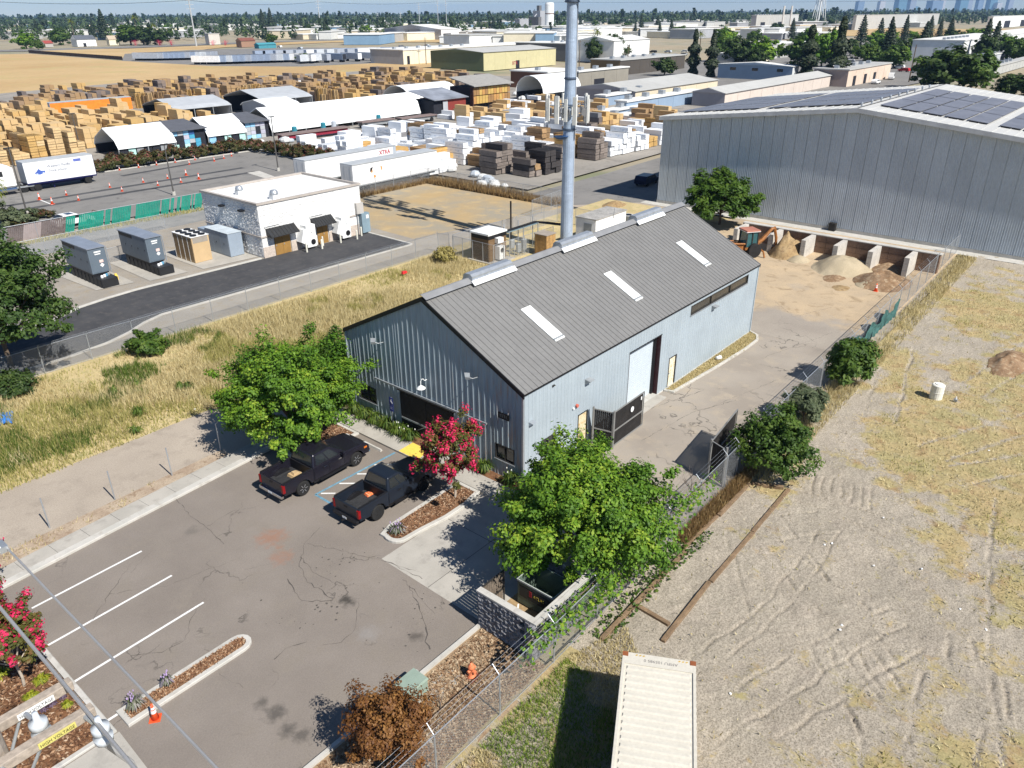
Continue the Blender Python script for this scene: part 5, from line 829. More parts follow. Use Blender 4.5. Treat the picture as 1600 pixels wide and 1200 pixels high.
    for x in (xr, xf):
        for s in (-1, 1):
            wh, rm = wheel(P, x, s*(h-.14), R_, .26, rimm)
            for k in range(6): a = k*math.pi/3; MB().tube([(math.cos(a)*.07, math.sin(a)*.07, -s*-.0), (math.cos(a)*.24, math.sin(a)*.24, 0)], .03, 5).build('spoke', rimm, wh, (0, 0, -s*.11 if s > 0 else .11))
    return P
m_p1 = M('paint_dark_plum', (.017, .016, .025), .25, .3, .05, 1, 0, 5, 0, 0, .6); m_p2 = M('paint_dark_navy', (.014, .02, .032), .3, .2, .05, 1, 0, 5, 0, 0, .5); m_chr = M('chrome', (.6, .6, .62), .12, 1, .05); m_alu = M('alloy_silver', (.5, .5, .52), .3, .8, .05); m_alb = M('alloy_black', (.025, .025, .027), .35, .5)
T1 = pickup((-6.2, 9.15, .012), R(2.2), 5.8, 2.03, 'dark plum crew cab pickup with chrome bumper and silver wheels', m_p1, m_alu, m_chr, 0); T2 = pickup((-5.35, 4.5, .012), R(1.5), 5.4, 1.93, 'dark navy pickup with black wheels parked under the pink flowering tree', m_p2, m_alb, m_trim, 0)
tag(MB().hexa([(0, 0, 0), (.62, .05, 0), (.55, .6, 0), (-.05, .5, 0)], [(.05, .03, .1), (.55, .08, .14), (.5, .5, .1), (0, .45, .16)]).hexa([(.1, .1, .1), (.5, .1, .1), (.45, .4, .1), (.1, .4, .1)], [(.15, .12, .22), (.4, .14, .2), (.4, .36, .2), (.16, .36, .24)]).build('sandbag', M('sack_tan', (.42, .3, .16), .9), None, (-7.9, 8.85, .73)), 'tan sack lying in the bed of the plum pickup', 'sack')
tag(MB().hexa([(0, 0, 0), (.4, 0, 0), (.35, .3, 0), (.05, .35, 0)], [(.05, .05, .1), (.3, .05, .14), (.28, .24, .1), (.08, .28, .12)]).build('safety_vest', M('vest_orange', (.8, .16, .04), .7, 0, .3, 9, 0, 5, 0, 0, .3, 0, (.75, .6, .4)), None, (-6.55, 4.6, .74)), 'orange safety vest in the bed of the navy pickup', 'vest')
# ================================================================== UTILITY POLE AND WIRES
UP_ = thing('utility_pole', 'weathered wooden utility pole with double crossarms and insulators at the lot corner', 'utility pole', (-25.33, -13.02, 0)); m_pw = M('pole_wood', (.34, .29, .24), .9, 0, .15, 1.5, .2, 18, .3, 25); m_ins = M('insulator_grey', (.5, .54, .58), .3, 0, .08, 4); m_wire = M('wire_grey', (.42, .42, .42), .5, .5, .06)
MB().tube([(0, 0, -.2), (0, 0, 9), (0, 0, 17.2)], [.26, .23, .2], 16).build('pole', m_pw, UP_)
def hv_sign(y, z, col, x): s = MB().box(x-.2, y-.012, z-.04, x+.2, y, z+.04).build('warning_sign', col, arm_); text('lettering', 'HIGH VOLTAGE', .065, m_trim, s, (x, y-.014, z-.023), (R(90), 0, 0), 'CENTER', .001, .8)
for y, col in ((.3, m_white), (-.3, M('sign_yellow', (.6, .54, .16), .5))):
    arm_ = MB().box(-1.1, y-.06, 14.94, 1.05, y+.06, 15.07).build('crossarm', m_pw, UP_, bevel=.01); hv_sign(y-.062, 15.005, col, .62)
    for x in (.3,): MB().tube([(.03, y*.7, 14.2), (x+.15, y, 14.93)], .02, 5).build('brace', m_galv, arm_)
for x, y, s in ((.1, -.62, 1.0), (.98, -.62, 1.0), (.55, .0, 1.15), (.05, .62, 1.1)):
    c_ = MB().lathe([(.02, 14.75), (.1, 14.78), (.11, 14.86), (.05, 14.9), (.1, 14.94), (.1, 15.02), (.04, 15.05), (.03, 15.16)], (x, y, 0), 12).build('insulator', m_ins, UP_, smooth=True); MB().tube([(x, y, 15.0), (x-.05, y*.55 if y else .22, 15.02)], .03, 6).build('bracket', m_galv, c_)
MB().lathe([(.1, 14.9), (.17, 14.95), (.17, 15.1), (.06, 15.2)], (.12, .45, 0), 12).build('arrester', m_ins, UP_)
for pts in ([(.95, -.62, 14.8), (1.15, -.7, 14.3), (1.2, -.75, 13.6), (1.0, -.8, 13.0), (.3, -.3, 12.4)], [(.15, -.7, 14.8), (.5, -1.0, 14.4), (.6, -1.1, 13.8), (.3, -.6, 13)]): MB().tube(pts, .035, 6).build('jumper_cable', m_wire, UP_)
def wire(name, a, b, r_, sag, label):
    a, b = Vector(a), Vector(b); tag(MB().tube([a.lerp(b, i/20)-AZ*sag*4*(i/20)*(1-i/20) for i in range(21)], r_, 6).build(name, m_wire), label, 'wire', 'power lines'); 
wire('power_line', (-24.37, -60, 15.1), (-24.37, 60, 15.1), .022, .0, 'thick power line running from the crossarm ends across the parking lot'); wire('power_line', (-23.72, -60, 15.05), (-23.9, 60, 15.0), .017, 0, 'outer power line crossing the parking stalls beyond the crossarms')
isx = at(10, 851, 15.03); isl_ = thing('insulator_string', 'white ribbed insulator clamped to the outer power line', 'insulator', (-23.84, isx.y, 15.03)); mbi = MB()
for k in range(7): mbi.lathe([(.03, 0), (.085, .02), (.085, .035), (.03, .05)], (0, 0, .06+k*.055), 12)
ib_ = mbi.build('discs', M('porcelain', (.75, .77, .78), .2), isl_, smooth=False); ib_.rotation_euler = (R(25), R(-75), 0); cl_ = MB().box(-.06, -.12, -.05, .06, .12, .05).build('clamp', m_galv, isl_)
# ================================================================== FLOODED BACKDROP END
# ================================================================== PLANTS
def leafmat(name, stops, trans=.3, rough=.6):
    if name in MC: return MC[name]
    t = NT(name); c = t.ramp(t.attr('rnd'), stops); d = t.n('ShaderNodeMix', data_type='RGBA')
    t.fin(c, rough, 0, .35); tl = t.n('ShaderNodeBsdfTranslucent'); t.put(tl.inputs[0], c); mx = t.n('ShaderNodeMixShader'); mx.inputs[0].default_value = trans; t.put(mx.inputs[1], t.p.outputs[0]); t.put(mx.inputs[2], tl.outputs[0]); t.put(t.t.nodes['Material Output'].inputs[0], mx.outputs[0]); MC[name] = t.m; return t.m
m_bark = M('bark', (.12, .09, .065), .9, 0, .2, 4, .3, 20, .5, 20); m_barkp = M('bark_pale', (.4, .34, .27), .85, 0, .15, 4, .15, 20)
LG = leafmat('leaf_bright', [(0, (.035, .095, .008)), (.4, (.085, .185, .014)), (.75, (.155, .28, .02)), (1, (.28, .375, .033))])
LD = leafmat('leaf_dark', [(0, (.016, .036, .008)), (.5, (.035, .07, .014)), (1, (.075, .115, .022))]); LM = leafmat('leaf_mid', [(0, (.03, .07, .01)), (.5, (.06, .12, .014)), (1, (.12, .18, .025))]); LO = leafmat('leaf_olive', [(0, (.06, .085, .04)), (.5, (.1, .13, .065)), (1, (.17, .19, .1))])
LR = leafmat('leaf_rust', [(0, (.07, .026, .008)), (.5, (.17, .07, .02)), (1, (.32, .16, .045))]); LY = leafmat('leaf_yellow', [(0, (.12, .16, .01)), (.5, (.26, .29, .02)), (1, (.42, .4, .04))]); LF = leafmat('blossom_pink', [(0, (.4, .006, .05)), (.6, (.6, .014, .085)), (1, (.72, .05, .15))], .2); LB = leafmat('leaf_bronze', [(0, (.05, .055, .012)), (.5, (.1, .11, .02)), (.8, (.16, .1, .03)), (1, (.22, .07, .03))])
LC = leafmat('leaf_conifer', [(0, (.008, .018, .008)), (.5, (.016, .032, .012)), (1, (.035, .055, .02))], .1); LV = leafmat('leaf_lavender', [(0, (.12, .15, .08)), (.5, (.22, .22, .17)), (1, (.3, .25, .33))], .2)
def leaf_quads(C_, N_, S_, asp=1.7):
    """one kite per leaf at centre C_, facing N_, size S_"""
    n = len(C_); N_ = N_/np.maximum(1e-6, np.linalg.norm(N_, axis=1))[:, None]; r_ = rng.normal(size=(n, 3)); U = np.cross(N_, r_); U /= np.maximum(1e-6, np.linalg.norm(U, axis=1))[:, None]; Vv = np.cross(N_, U); a = (S_*asp/2)[:, None]; b = (S_/2)[:, None]
    V = np.concatenate([C_-U*a, C_+Vv*b+U*a*.1, C_+U*a, C_-Vv*b+U*a*.1], 0); i = np.arange(n); return V, np.stack([i, i+n, i+2*n, i+3*n], 1)
def crown(rad, cz, nclump, per, leaf, clump_r, seed=0, shell=.55, flip=True, spike=0, lump=.28, asp=1.7, up=.5, top_bias=0):
    """leaf cloud: clumps spread through an uneven ellipsoid"""
    rg = np.random.default_rng(seed); d = rg.normal(size=(nclump, 3)); d /= np.linalg.norm(d, axis=1)[:, None]; d[:, 2] = np.where((d[:, 2] < -.55) & flip, -d[:, 2]*.6, d[:, 2])
    az = np.arctan2(d[:, 1], d[:, 0]); k = 1+lump*(np.sin(az*3+seed)*.5+np.sin(az*5+2*seed+d[:, 2]*4)*.5+rg.normal(size=nclump)*.35); r_ = (shell+(1-shell)*rg.random(nclump))*k; cc = d*np.array(rad)*r_[:, None]+np.array([0, 0, cz])
    n = nclump*per; q = rg.normal(size=(n, 3)); q /= np.linalg.norm(q, axis=1)[:, None]; cr = np.repeat(clump_r*(.6+.8*rg.random(nclump)), per); P = np.repeat(cc, per, 0)+q*(cr*rg.random(n)**.45)[:, None]*np.array([1, 1, .75])+np.repeat(d, per, 0)*(cr*spike*rg.random(n)**2)[:, None]
    out = np.repeat(d, per, 0)*.5+q*.7+np.array([0, 0, up])+rg.normal(size=(n, 3))*.45; V, F = leaf_quads(P, out, leaf*(.6+.8*rg.random(n)), asp)
    tone = np.clip(.5*np.repeat(rg.random(nclump), per)+.5*rg.random(n)+.15*(q[:, 2]), 0, 1); return V, F, tone, cc
def limbs(mb, base, h, cc, r0, nl, fork=.45, mi=0):
    top = Vector(base)+Vector((0, 0, h*fork)); mb.tube([base, Vector(base).lerp(top, .5)+Vector((.04, -.03, 0)), top], [r0, r0*.85, r0*.7], 8, mi)
    for k in range(nl):
        e = Vector(cc[k % len(cc)]); mid = top.lerp(e, .5)+Vector((random.gauss(0, .1), random.gauss(0, .1), .12)); mb.tube([top, mid, e], [r0*.5, r0*.3, r0*.08], 6, mi)
def tree(name, label, loc, rad, cz, nclump, per, leaf, cr, mat, bark=None, r0=.16, nl=14, cat='tree', group=None, flowers=None, seed=1, rz=0, **kw):
    T_ = thing(name, label, cat, loc, rz, group); V, F, tone, cc = crown(rad, cz, nclump, per, leaf, cr, seed, **kw); link('crown', npmesh('crown', V, F, mat, {'rnd': tone}), T_); mb = MB(); limbs(mb, (0, 0, -.1), cz, cc, r0, nl); mb.build('trunk', bark or m_bark, T_)
    if flowers:
        fm, nf, pf, fs, fr = flowers; rg = np.random.default_rng(seed+5); o = cc-np.array([0, 0, cz]); sel = cc[rg.permutation(len(cc))[:nf]]; dd = sel-np.array([0, 0, cz]); P0 = np.array([0, 0, cz])+dd*1.12; n = nf*pf; q = rg.normal(size=(n, 3)); P = np.repeat(P0, pf, 0)+q*fr*np.array([.6, .6, .8]); Vf, Ff = leaf_quads(P, q+np.array([0, 0, .6]), fs*(.6+.8*rg.random(n)), 1.1); link('blossom', npmesh('blossom', Vf, Ff, fm, {'rnd': rg.random(n)}), T_)
    return T_
tree('shade_tree', 'broad bright green shade tree beside the plum pickup', (-4.9, 12.9, .05), (3.75, 3.7, 2.75), 3.15, 430, 200, .095, .42, LG, seed=2, r0=.15, spike=1.3)
tree('shade_tree', 'large bright green tree over the trash enclosure and the chain link fence', (-3.5, -6.3, .05), (3.5, 3.35, 2.85), 3.0, 440, 200, .095, .42, LG, seed=5, r0=.17, spike=1.3)
ro = tree('crape_myrtle', 'pink flowering crape myrtle in the mulch island beside the navy pickup', (-3.1, 1.95, .08), (1.75, 1.75, 1.55), 2.95, 110, 80, .09, .32, LB, m_barkp, .07, 16, flowers=(LF, 95, 52, .095, .17), seed=8, up=.7)
tree('crape_myrtle', 'pink flowering crape myrtle in the street planter at the left edge', tuple(at(38, 1072)[:2])+(.02,), (1.3, 1.3, 1.3), 2.4, 70, 75, .09, .3, LB, m_barkp, .06, 14, flowers=(LF, 52, 46, .09, .16), seed=11, up=.7)
tree('crape_myrtle', 'pink flowering crape myrtle cut off by the left edge beside the ribbed insulator', tuple(at(-25, 985)[:2])+(.02,), (1.35, 1.35, 1.35), 2.9, 65, 70, .09, .3, LB, m_barkp, .06, 14, flowers=(LF, 60, 46, .09, .16), seed=12, up=.7)
tree('drying_bush', 'rust brown drying bush at the kerb in front of the green utility box', tuple(at(612, 1192)[:2])+(0,), (1.45, 1.35, 1.35), 1.6, 170, 150, .06, .3, LR, r0=.07, cat='bush', seed=14, shell=.45)
tree('evergreen_tree', 'large dark green tree at the left edge beside the asphalt drive', tuple(at(22, 588)[:2])+(0,), (4.9, 4.6, 4.1), 5.6, 290, 130, .15, .7, leafmat('leaf_deep', [(0, (.018, .045, .008)), (.5, (.04, .085, .014)), (1, (.085, .14, .024))]), seed=17, r0=.2)
tree('low_juniper', 'dark green spreading juniper below the large dark tree', tuple(at(18, 612)[:2])+(0,), (1.9, 1.6, .9), .6, 60, 80, .14, .4, LD, cat='shrub', seed=18, r0=.06)
tree('round_shrub', 'dense dark green round shrub beside the folded slatted gate', (9.6, -9.5, 0), (2.15, 2.0, 1.75), 1.8, 150, 100, .11, .4, LM, cat='shrub', seed=20, r0=.08)
tree('olive_shrub', 'grey green feathery shrub on the yard fence behind the dark round shrub', (16.2, -8.6, 0), (1.15, 1.1, 1.1), 1.15, 70, 90, .09, .32, LO, cat='shrub', seed=22, r0=.05, asp=4, up=1.4)
tree('young_tree', 'young bright green tree growing through the yard fence', (23.0, -8.9, 0), (1.35, 1.3, 1.75), 1.85, 80, 80, .13, .4, LM, seed=24, r0=.05, asp=3, up=.9)
tree('bushy_tree', 'dense green tree behind the metal building before the big warehouse', (56.6, 16.8, 0), (3.5, 3.5, 3.1), 3.1, 220, 110, .2, .65, leafmat('leaf_hedge', [(0, (.025, .06, .008)), (.5, (.06, .125, .012)), (1, (.12, .19, .025))]), seed=26, asp=2.6, up=1.2)
tree('corner_tree', 'small dark tree at the rear left corner of the metal building', (.6, 15.6, 0), (1.4, 1.3, 1.7), 2.7, 80, 70, .13, .4, LM, seed=28, r0=.08)
def bare(name, label, loc, h, seed):
    random.seed(seed); T_ = thing(name, label, 'tree', loc); mb = MB()
    def br(p, d, L, r_, lv):
        q = p+d*L; mb.tube([p, p.lerp(q, .5)+Vector((random.gauss(0, .03), random.gauss(0, .03), 0))*L, q], [r_, r_*.8, r_*.55], 5)
        if lv:
            for k in range(3+lv % 2): br(p.lerp(q, random.uniform(.45, 1)), (d+Vector((random.gauss(0, .5), random.gauss(0, .5), random.uniform(0, .5)))).normalized(), L*random.uniform(.45, .7), r_*.5, lv-1)
    br(Vector((0, 0, -.05)), Vector((0, .03, 1)), h*.45, .03, 4); mb.build('branches', M('twig_grey', (.16, .13, .11), .9), T_)
bare('bare_sapling', 'leafless grey sapling inside the fence in the gate shadow', tuple(at(1079, 778)[:2])+(0,), 2.2, 4); bare('bare_sapling', 'leafless twiggy shrub between the fence and the green utility box', tuple(at(688, 1108)[:2])+(0,), 1.1, 6)
def strappy(label, loc, n, r_, h_, mat, group=None, name='strappy_plant', flower=None):
    T_ = thing(name, label, 'plant', loc, 0, group); mb = MB(); seeds = np.random.default_rng(int(abs(loc[0]*100+loc[1]*37)))
    V = []; F = []; tn = []
    for k in range(n):
        a = seeds.random()*6.28; L = h_*(.6+.6*seeds.random()); o = np.array([math.cos(a), math.sin(a)])*r_*(.15+.85*seeds.random()); s = np.array([-math.sin(a), math.cos(a)])*.022; b = len(V); st = o*.25
        V += [(*(st-s), 0), (*(st+s), 0), (*(o*.75-s*1.2), L), (*(o*.75+s*1.2), L), (*(o*1.35), L*.55)]; F += [(b, b+1, b+3, b+2), (b+2, b+3, b+4, b+4)]; tn += [seeds.random()]*2
    me = bpy.data.meshes.new('leaves'); me.from_pydata(V, [], [f if f[2] != f[3] else f[:3] for f in F]); me.materials.append(mat); me.attributes.new('rnd', 'FLOAT', 'FACE').data.foreach_set('value', tn); link('leaves', me, T_)
    if flower:
        for k in range(flower[1]): a = seeds.random()*6.28; rr_ = r_*seeds.random()*.8; x, y = math.cos(a)*rr_, math.sin(a)*rr_; z = h_*(1.15+.3*seeds.random()); f_ = MB().tube([(x*.4, y*.4, 0), (x, y, z)], .006, 4).build('stem', LM_s, T_); MB().lathe([(.01, z-.03), (flower[2], z), (flower[2], z+.04), (.01, z+.07)], (x, y, 0), 7).build('flower_head', flower[0], f_)
    return T_
LM_s = M('stem_green', (.08, .12, .03), .7); LA = leafmat('leaf_strap', [(0, (.04, .085, .012)), (.5, (.09, .155, .02)), (1, (.18, .23, .04))]); gl_ = 'strappy plants in the bed along the gable'; mfl = M('flower_white', (.75, .75, .7), .6)
ag = ['strappy leaved plant in the gable bed closest to the shade tree', 'strappy leaved plant in the gable bed second from the shade tree', 'strappy leaved plant in the gable bed left of the blue sign', 'strappy leaved plant in the gable bed at the foot of the blue sign', 'strappy leaved plant in the gable bed right of the blue sign', 'strappy leaved plant in the gable bed beside the yellow ramp', 'strappy plant under the gable window beside the pink tree', 'strappy plant with white flowers at the near corner of the metal building']
for k, (x, y, r_) in enumerate(((-.55, 13.0, .62), (-.55, 12.0, .62), (-.55, 11.0, .6), (-.5, 10.0, .65), (-.55, 8.95, .7), (-.6, 7.95, .62), (-.45, 2.35, .6), (-.4, .5, .6))): strappy(ag[k], (x, y, .07), 170, r_, .62, LA, gl_, flower=(mfl, 3, .03) if k in (4, 5, 7) else None)
mlv = M('flower_lilac', (.4, .3, .5), .7)
for k, (px, py, r_, lb) in enumerate(((622, 835, .42, 'pale lavender clump at the tip of the island beside the navy pickup'), (213, 1108, .36, 'lavender clump in the island beside the traffic cone'), (263, 1074, .24, 'small pale lavender clump further along the thin island'))): p = at(px, py); strappy(lb, (p.x, p.y, .08), 120, r_, .42, LV, 'lavender clumps', 'lavender', (mlv, 14, .022))
for k, (px, py, r_, lb) in enumerate(((66, 1066, .3, 'round yellow green ground cover clump beside the left crape myrtle'), (50, 1092, .26, 'yellow green ground cover clump between the crape myrtle and the white sign'), (2, 1058, .35, 'yellow green ground cover clump at the left edge of the planter'), (107, 1105, .2, 'small yellow green clump beside the kerb in the planter'))): p = at(px, py); strappy(lb, (p.x, p.y, .03), 130, r_, .22, LY, 'yellow ground cover clumps', 'ground_cover')
for k, (px, py, lb) in enumerate(((100, 1092, 'dusky purple succulent clump beside the planter kerb'), (84, 1104, 'dusky purple succulent clump left of the planter kerb'), (70, 1112, 'lone dusky purple succulent in the mulch'))): p = at(px, py); strappy(lb, (p.x, p.y, .03), 60, .16, .16, leafmat('leaf_purple', [(0, (.06, .035, .06)), (1, (.2, .14, .2))]), 'purple succulents', 'succulent')
# vine over the fence beside the enclosure
VN = thing('climbing_vine', 'bright green vine draped over the chain link fence below the large tree', 'vine', (0, FY, 0)); rg = np.random.default_rng(31); nn = 2700; x = rg.uniform(-10.4, 4.6, nn); dens = np.clip(1.15-np.abs(x+3.5)/8, .12, 1); kk = rg.random(nn) < dens; x = x[kk]; n = len(x); y = rg.normal(0, .24, n)-.15; z = np.clip(1.75+rg.normal(0, .32, n)-np.abs(rg.normal(0, .5, n))*(np.abs(x+3.2) < 4.2), .05, 2.35)
Vv, Fv = leaf_quads(np.stack([x, y, z], 1), rg.normal(size=(n, 3))*.5+np.array([0, -.5, .8]), .13*(.6+.8*rg.random(n)), 1.25); link('leaves', npmesh('leaves', Vv, Fv, LG, {'rnd': rg.random(n)}), VN); MB().tube([(-10, 0, 1.9), (-6, .05, 1.85), (-2, -.08, 1.9), (2, 0, 1.95), (4.4, 0, 1.8)], .03, 5).tube([(-3, 0, 0), (-3.1, -.05, 1), (-2.6, 0, 1.9)], .03, 5).build('stems', m_bark, VN)
n = 700; x = rg.uniform(-6.5, 2.5, n); y = -.35-rg.random(n)*.9; z = np.abs(rg.normal(0, .28, n))*np.clip(1-np.abs(x+2)/5, .2, 1); Vv, Fv = leaf_quads(np.stack([x, y, z], 1), rg.normal(size=(n, 3))*.5+np.array([0, 0, .8]), .12*(.6+.8*rg.random(n)), 1.25); link('leaves', npmesh('leaves', Vv, Fv, LM, {'rnd': rg.random(n)}), VN)
# ---------------------------------------------------------------- grass
GD = leafmat('grass_dry', [(0, (.36, .29, .135)), (.5, (.52, .435, .22)), (1, (.66, .585, .34))], .25); GG = leafmat('grass_greenish', [(0, (.22, .22, .06)), (.5, (.36, .33, .11)), (1, (.52, .45, .19))], .25); GL = leafmat('grass_lawn', [(0, (.09, .17, .012)), (.5, (.17, .28, .025)), (1, (.3, .36, .06))], .25); GB = leafmat('weeds_brown', [(0, (.12, .07, .03)), (.5, (.24, .15, .06)), (1, (.4, .29, .13))], .2)
gp = [(-34, 20.4), (-13, 20.4), (-6, 20.6), (-2, 17.5), (-.2, 14), (27.5, 14), (27.8, 33.6), (-34, 33.8)]
X, Y = scatter(gp, 210000); d = fbm(X, Y, .16, 71); k = rng.random(len(X)) < np.clip((d-.2)*2.4, .15, 1)*np.where(X < -6, .75, 1); X, Y, d = X[k], Y[k], d[k]; g_ = fbm(X, Y, .22, 81)+np.clip((-X-2)/60, 0, .13)
P = np.stack([X, Y, np.zeros(len(X))], 1); H = (.16+.42*rng.random(len(X)))*(.6+.9*np.clip((d-.35)*2.5, 0, 1)); a = g_ < .56
blades('dry_grass', P[a], H[a], .045, .75, GD, 'tall golden dry grass between the gravel track and the chain link fence', 'grass'); blades('green_grass', P[~a], H[~a], .045, .7, GG, 'greener patches of tall grass among the dry grass', 'grass')
X, Y = scatter([(-34, 21.5), (-9, 21.5), (-4, 26), (6, 31), (6, 33.8), (-34, 33.8)], 60000); g_ = fbm(X, Y, .3, 83, 4)+fbm(X, Y, 1.2, 87, 3)*.35; k = g_ > .76; blades('green_weeds', np.stack([X, Y, np.zeros(len(X))], 1)[k], .2+.45*rng.random(k.sum()), .05, .7, LA, 'scattered tall green weeds in the dry grass at the left', 'weeds')
random.seed(21)
for k in range(9):
    px, py = random.choice([(150, 600), (230, 545), (60, 600), (180, 660), (110, 690), (260, 600), (300, 610), (200, 690), (225, 560), (120, 640), (150, 680)]); p = at(px+random.gauss(0, 28), py+random.gauss(0, 12))
    if not (20.8 < p.y < 33.8): continue
    strappy('scruffy green weed clump in the dry grass', (p.x, p.y, 0), 90, random.uniform(.3, .75), random.uniform(.3, .6), LA, 'green weed clumps in the dry grass', 'weed_clump')
p = at(232, 552); tree('wild_bush', 'dark green wild bush in the grass against the drive fence', (p.x, p.y, 0), (1.5, 1.2, .8), .75, 50, 80, .14, .35, LM, cat='bush', seed=33, r0=.05)
tree('wild_bush', 'yellow green bush by the compound fence behind the ridge vent', (26.2, 31.5, 0), (1.2, 1.1, .7), .55, 40, 80, .13, .35, leafmat('leaf_straw', [(0, (.2, .17, .04)), (1, (.45, .38, .14))]), cat='bush', seed=35, r0=.04)
tag(MB().hexa([(0, 0, 0), (.7, .1, 0), (.65, .35, 0), (.05, .3, 0)], [(.1, .08, .25), (.6, .15, .2), (.55, .3, .2), (.1, .28, .25)]).build('red_kayak', M('plastic_red', (.6, .03, .03), .4), None, tuple(at(630, 433)[:2])+(.25,)), 'red plastic object half hidden in the tall dry grass', 'object')
# straw on the gravel lot, weeds on edges, lawn patches at the bottom
X, Y = rng.uniform(-8, 60, 330000), rng.uniform(-46, -9, 330000); s = strawf(X, Y); k = rng.random(len(X)) < np.clip(s-.25, .035, 1)*.5; X, Y = X[k], Y[k]; gz = np.full(len(X), .05)
gr = fbm(X, Y, .4, 91, 4) > .62
blades('straw_litter', np.stack([X, Y, gz], 1)[~gr], .05+.13*rng.random((~gr).sum()), .045, 1.6, GD, 'flattened straw scattered over the gravel lot', 'straw'); blades('green_tufts', np.stack([X, Y, gz], 1)[gr], .05+.15*rng.random(gr.sum()), .045, 1.2, GG, 'yellow green low tufts on the gravel lot', 'grass')
X, Y = scatter([(-22, -16.5), (-8.4, -13.2), (-5.2, -9.7), (-8, -8.8), (-22, -8.9)], 60000); q = fbm(X, Y, .35, 95); a = (q > .51) & (X < -8.2) & (Y > -12.8)
blades('lawn_grass', np.stack([X, Y, np.full(len(X), .03)], 1)[a], .06+.16*rng.random(a.sum()), .03, .8, GL, 'short green grass patch outside the fence at the bottom', 'grass'); b = ~a & (rng.random(len(X)) < .9); blades('dry_turf', np.stack([X, Y, np.full(len(X), .03)], 1)[b], .05+.13*rng.random(b.sum()), .035, 1.0, GD, 'short dry turf beside the shipping container', 'grass')
X, Y = scatter([(8, -10.0), (60, -9.3), (60, -7.6), (12, -8.2), (8, -8.5)], 26000); k = rng.random(len(X)) < np.clip(fbm(X, Y, .4, 97)*1.6-.35, 0, 1); blades('fence_straw', np.stack([X, Y, np.zeros(len(X))], 1)[k], .15+.4*rng.random(k.sum()), .045, .7, GD, 'tall straw along the foot of the yard fence', 'grass')
X, Y = scatter([(1, -9.0), (9, -9.0), (9, -8.3), (1, -8.3)], 5000); blades('fence_weeds', np.stack([X, Y, np.zeros(len(X))], 1), .1+.35*rng.random(len(X)), .04, .8, GB, 'dry brown weeds under the fence by the timbers', 'grass')
X, Y = scatter([(52, 37), (54.6, 37), (54.6, 62), (52, 62)], 14000); blades('brown_weeds', np.stack([X, Y, np.zeros(len(X))], 1), .3+.9*rng.random(len(X))*fbm(X, Y, .3, 99)*1.6, .09, .6, GB, 'brown weeds along the fence in front of the lumber stacks', 'grass')
X, Y = scatter([(-40, 73.2), (23, 72.2), (23, 70.6), (-40, 71.5)], 14000); k = rng.random(len(X)) < fbm(X, Y, .3, 98)*1.2-.1; blades('lane_weeds', np.stack([X, Y, np.zeros(len(X))], 1)[k], .1+.3*rng.random(k.sum()), .07, .8, GG, 'dry weeds along the foot of the green slat fence', 'grass')
X, Y = scatter([(30, 60.8), (53, 60.6), (53, 63), (30, 63)], 9000); blades('trailer_weeds', np.stack([X, Y, np.zeros(len(X))], 1), .2+.5*rng.random(len(X)), .08, .6, GB, 'weeds below the parked white trailers', 'grass')
X, Y = scatter([(-60, 10.4), (-17.7, 14.1), (-8.1, 14.9), (-8.1, 15.7), (-17.7, 15.2), (-60, 12)], 12000); k = fbm(X, Y, .7, 94) > .55; blades('verge_weeds', np.stack([X, Y, np.zeros(len(X))], 1)[k], .08+.2*rng.random(k.sum()), .04, .9, GD, 'sparse dry weeds on the verge round the lone posts', 'grass')
X, Y = scatter(kb, 9000); blades('bed_straw', np.stack([X, Y, np.full(len(X), .05)], 1), .04+.1*rng.random(len(X)), .04, 1.3, GD, 'straw in the bed along the long wall', 'straw')

# bark chips and fallen leaves: too small to pick apart
def chips(name, label, polys, n, size, z, mat):
    X = []; Y = []
    for p_ in polys: a, b = scatter(p_, n); X.append(a); Y.append(b)
    X = np.concatenate(X); Y = np.concatenate(Y); k = len(X); Vc, Fc = leaf_quads(np.stack([X, Y, np.full(k, z)+rng.random(k)*.03], 1), rng.normal(size=(k, 3))*.35+np.array([0, 0, 1]), size*(.5+rng.random(k)), 2.4); tag(link(name, npmesh(name, Vc, Fc, mat, {'rnd': rng.random(k)})), label, 'mulch', None, 'stuff')
CH = leafmat('bark_chip', [(0, (.06, .025, .012)), (.5, (.2, .1, .05)), (.85, (.34, .2, .11)), (1, (.5, .38, .26))], 0, .9)
chips('bark_chips', 'loose bark chips over the mulched islands and planters', [[(-27, 1.4), (-21, 1.4), (-21, 10), (-27, 9.8)], rounded(-20.2, -15.5, 1.25, 1.8, 0, .3), [(-7.2, 1.6), (-2.1, 1.4), (-2.1, 2.7), (-6.8, 2.6)], [(-5.2, 11.1), (-2.1, 11.1), (-2.1, 13.4), (-5.6, 12.6)]], 9000, .06, .09, CH)
chips('leaf_litter', 'brown leaf litter on the bare strip inside the chain link fence', [[(-22, -8.4), (-9, -8.4), (-9, -5.3), (-22, -5.3)]], 16000, .06, .02, leafmat('litter', [(0, (.12, .06, .03)), (.5, (.28, .18, .1)), (1, (.46, .36, .24))], 0, .9))
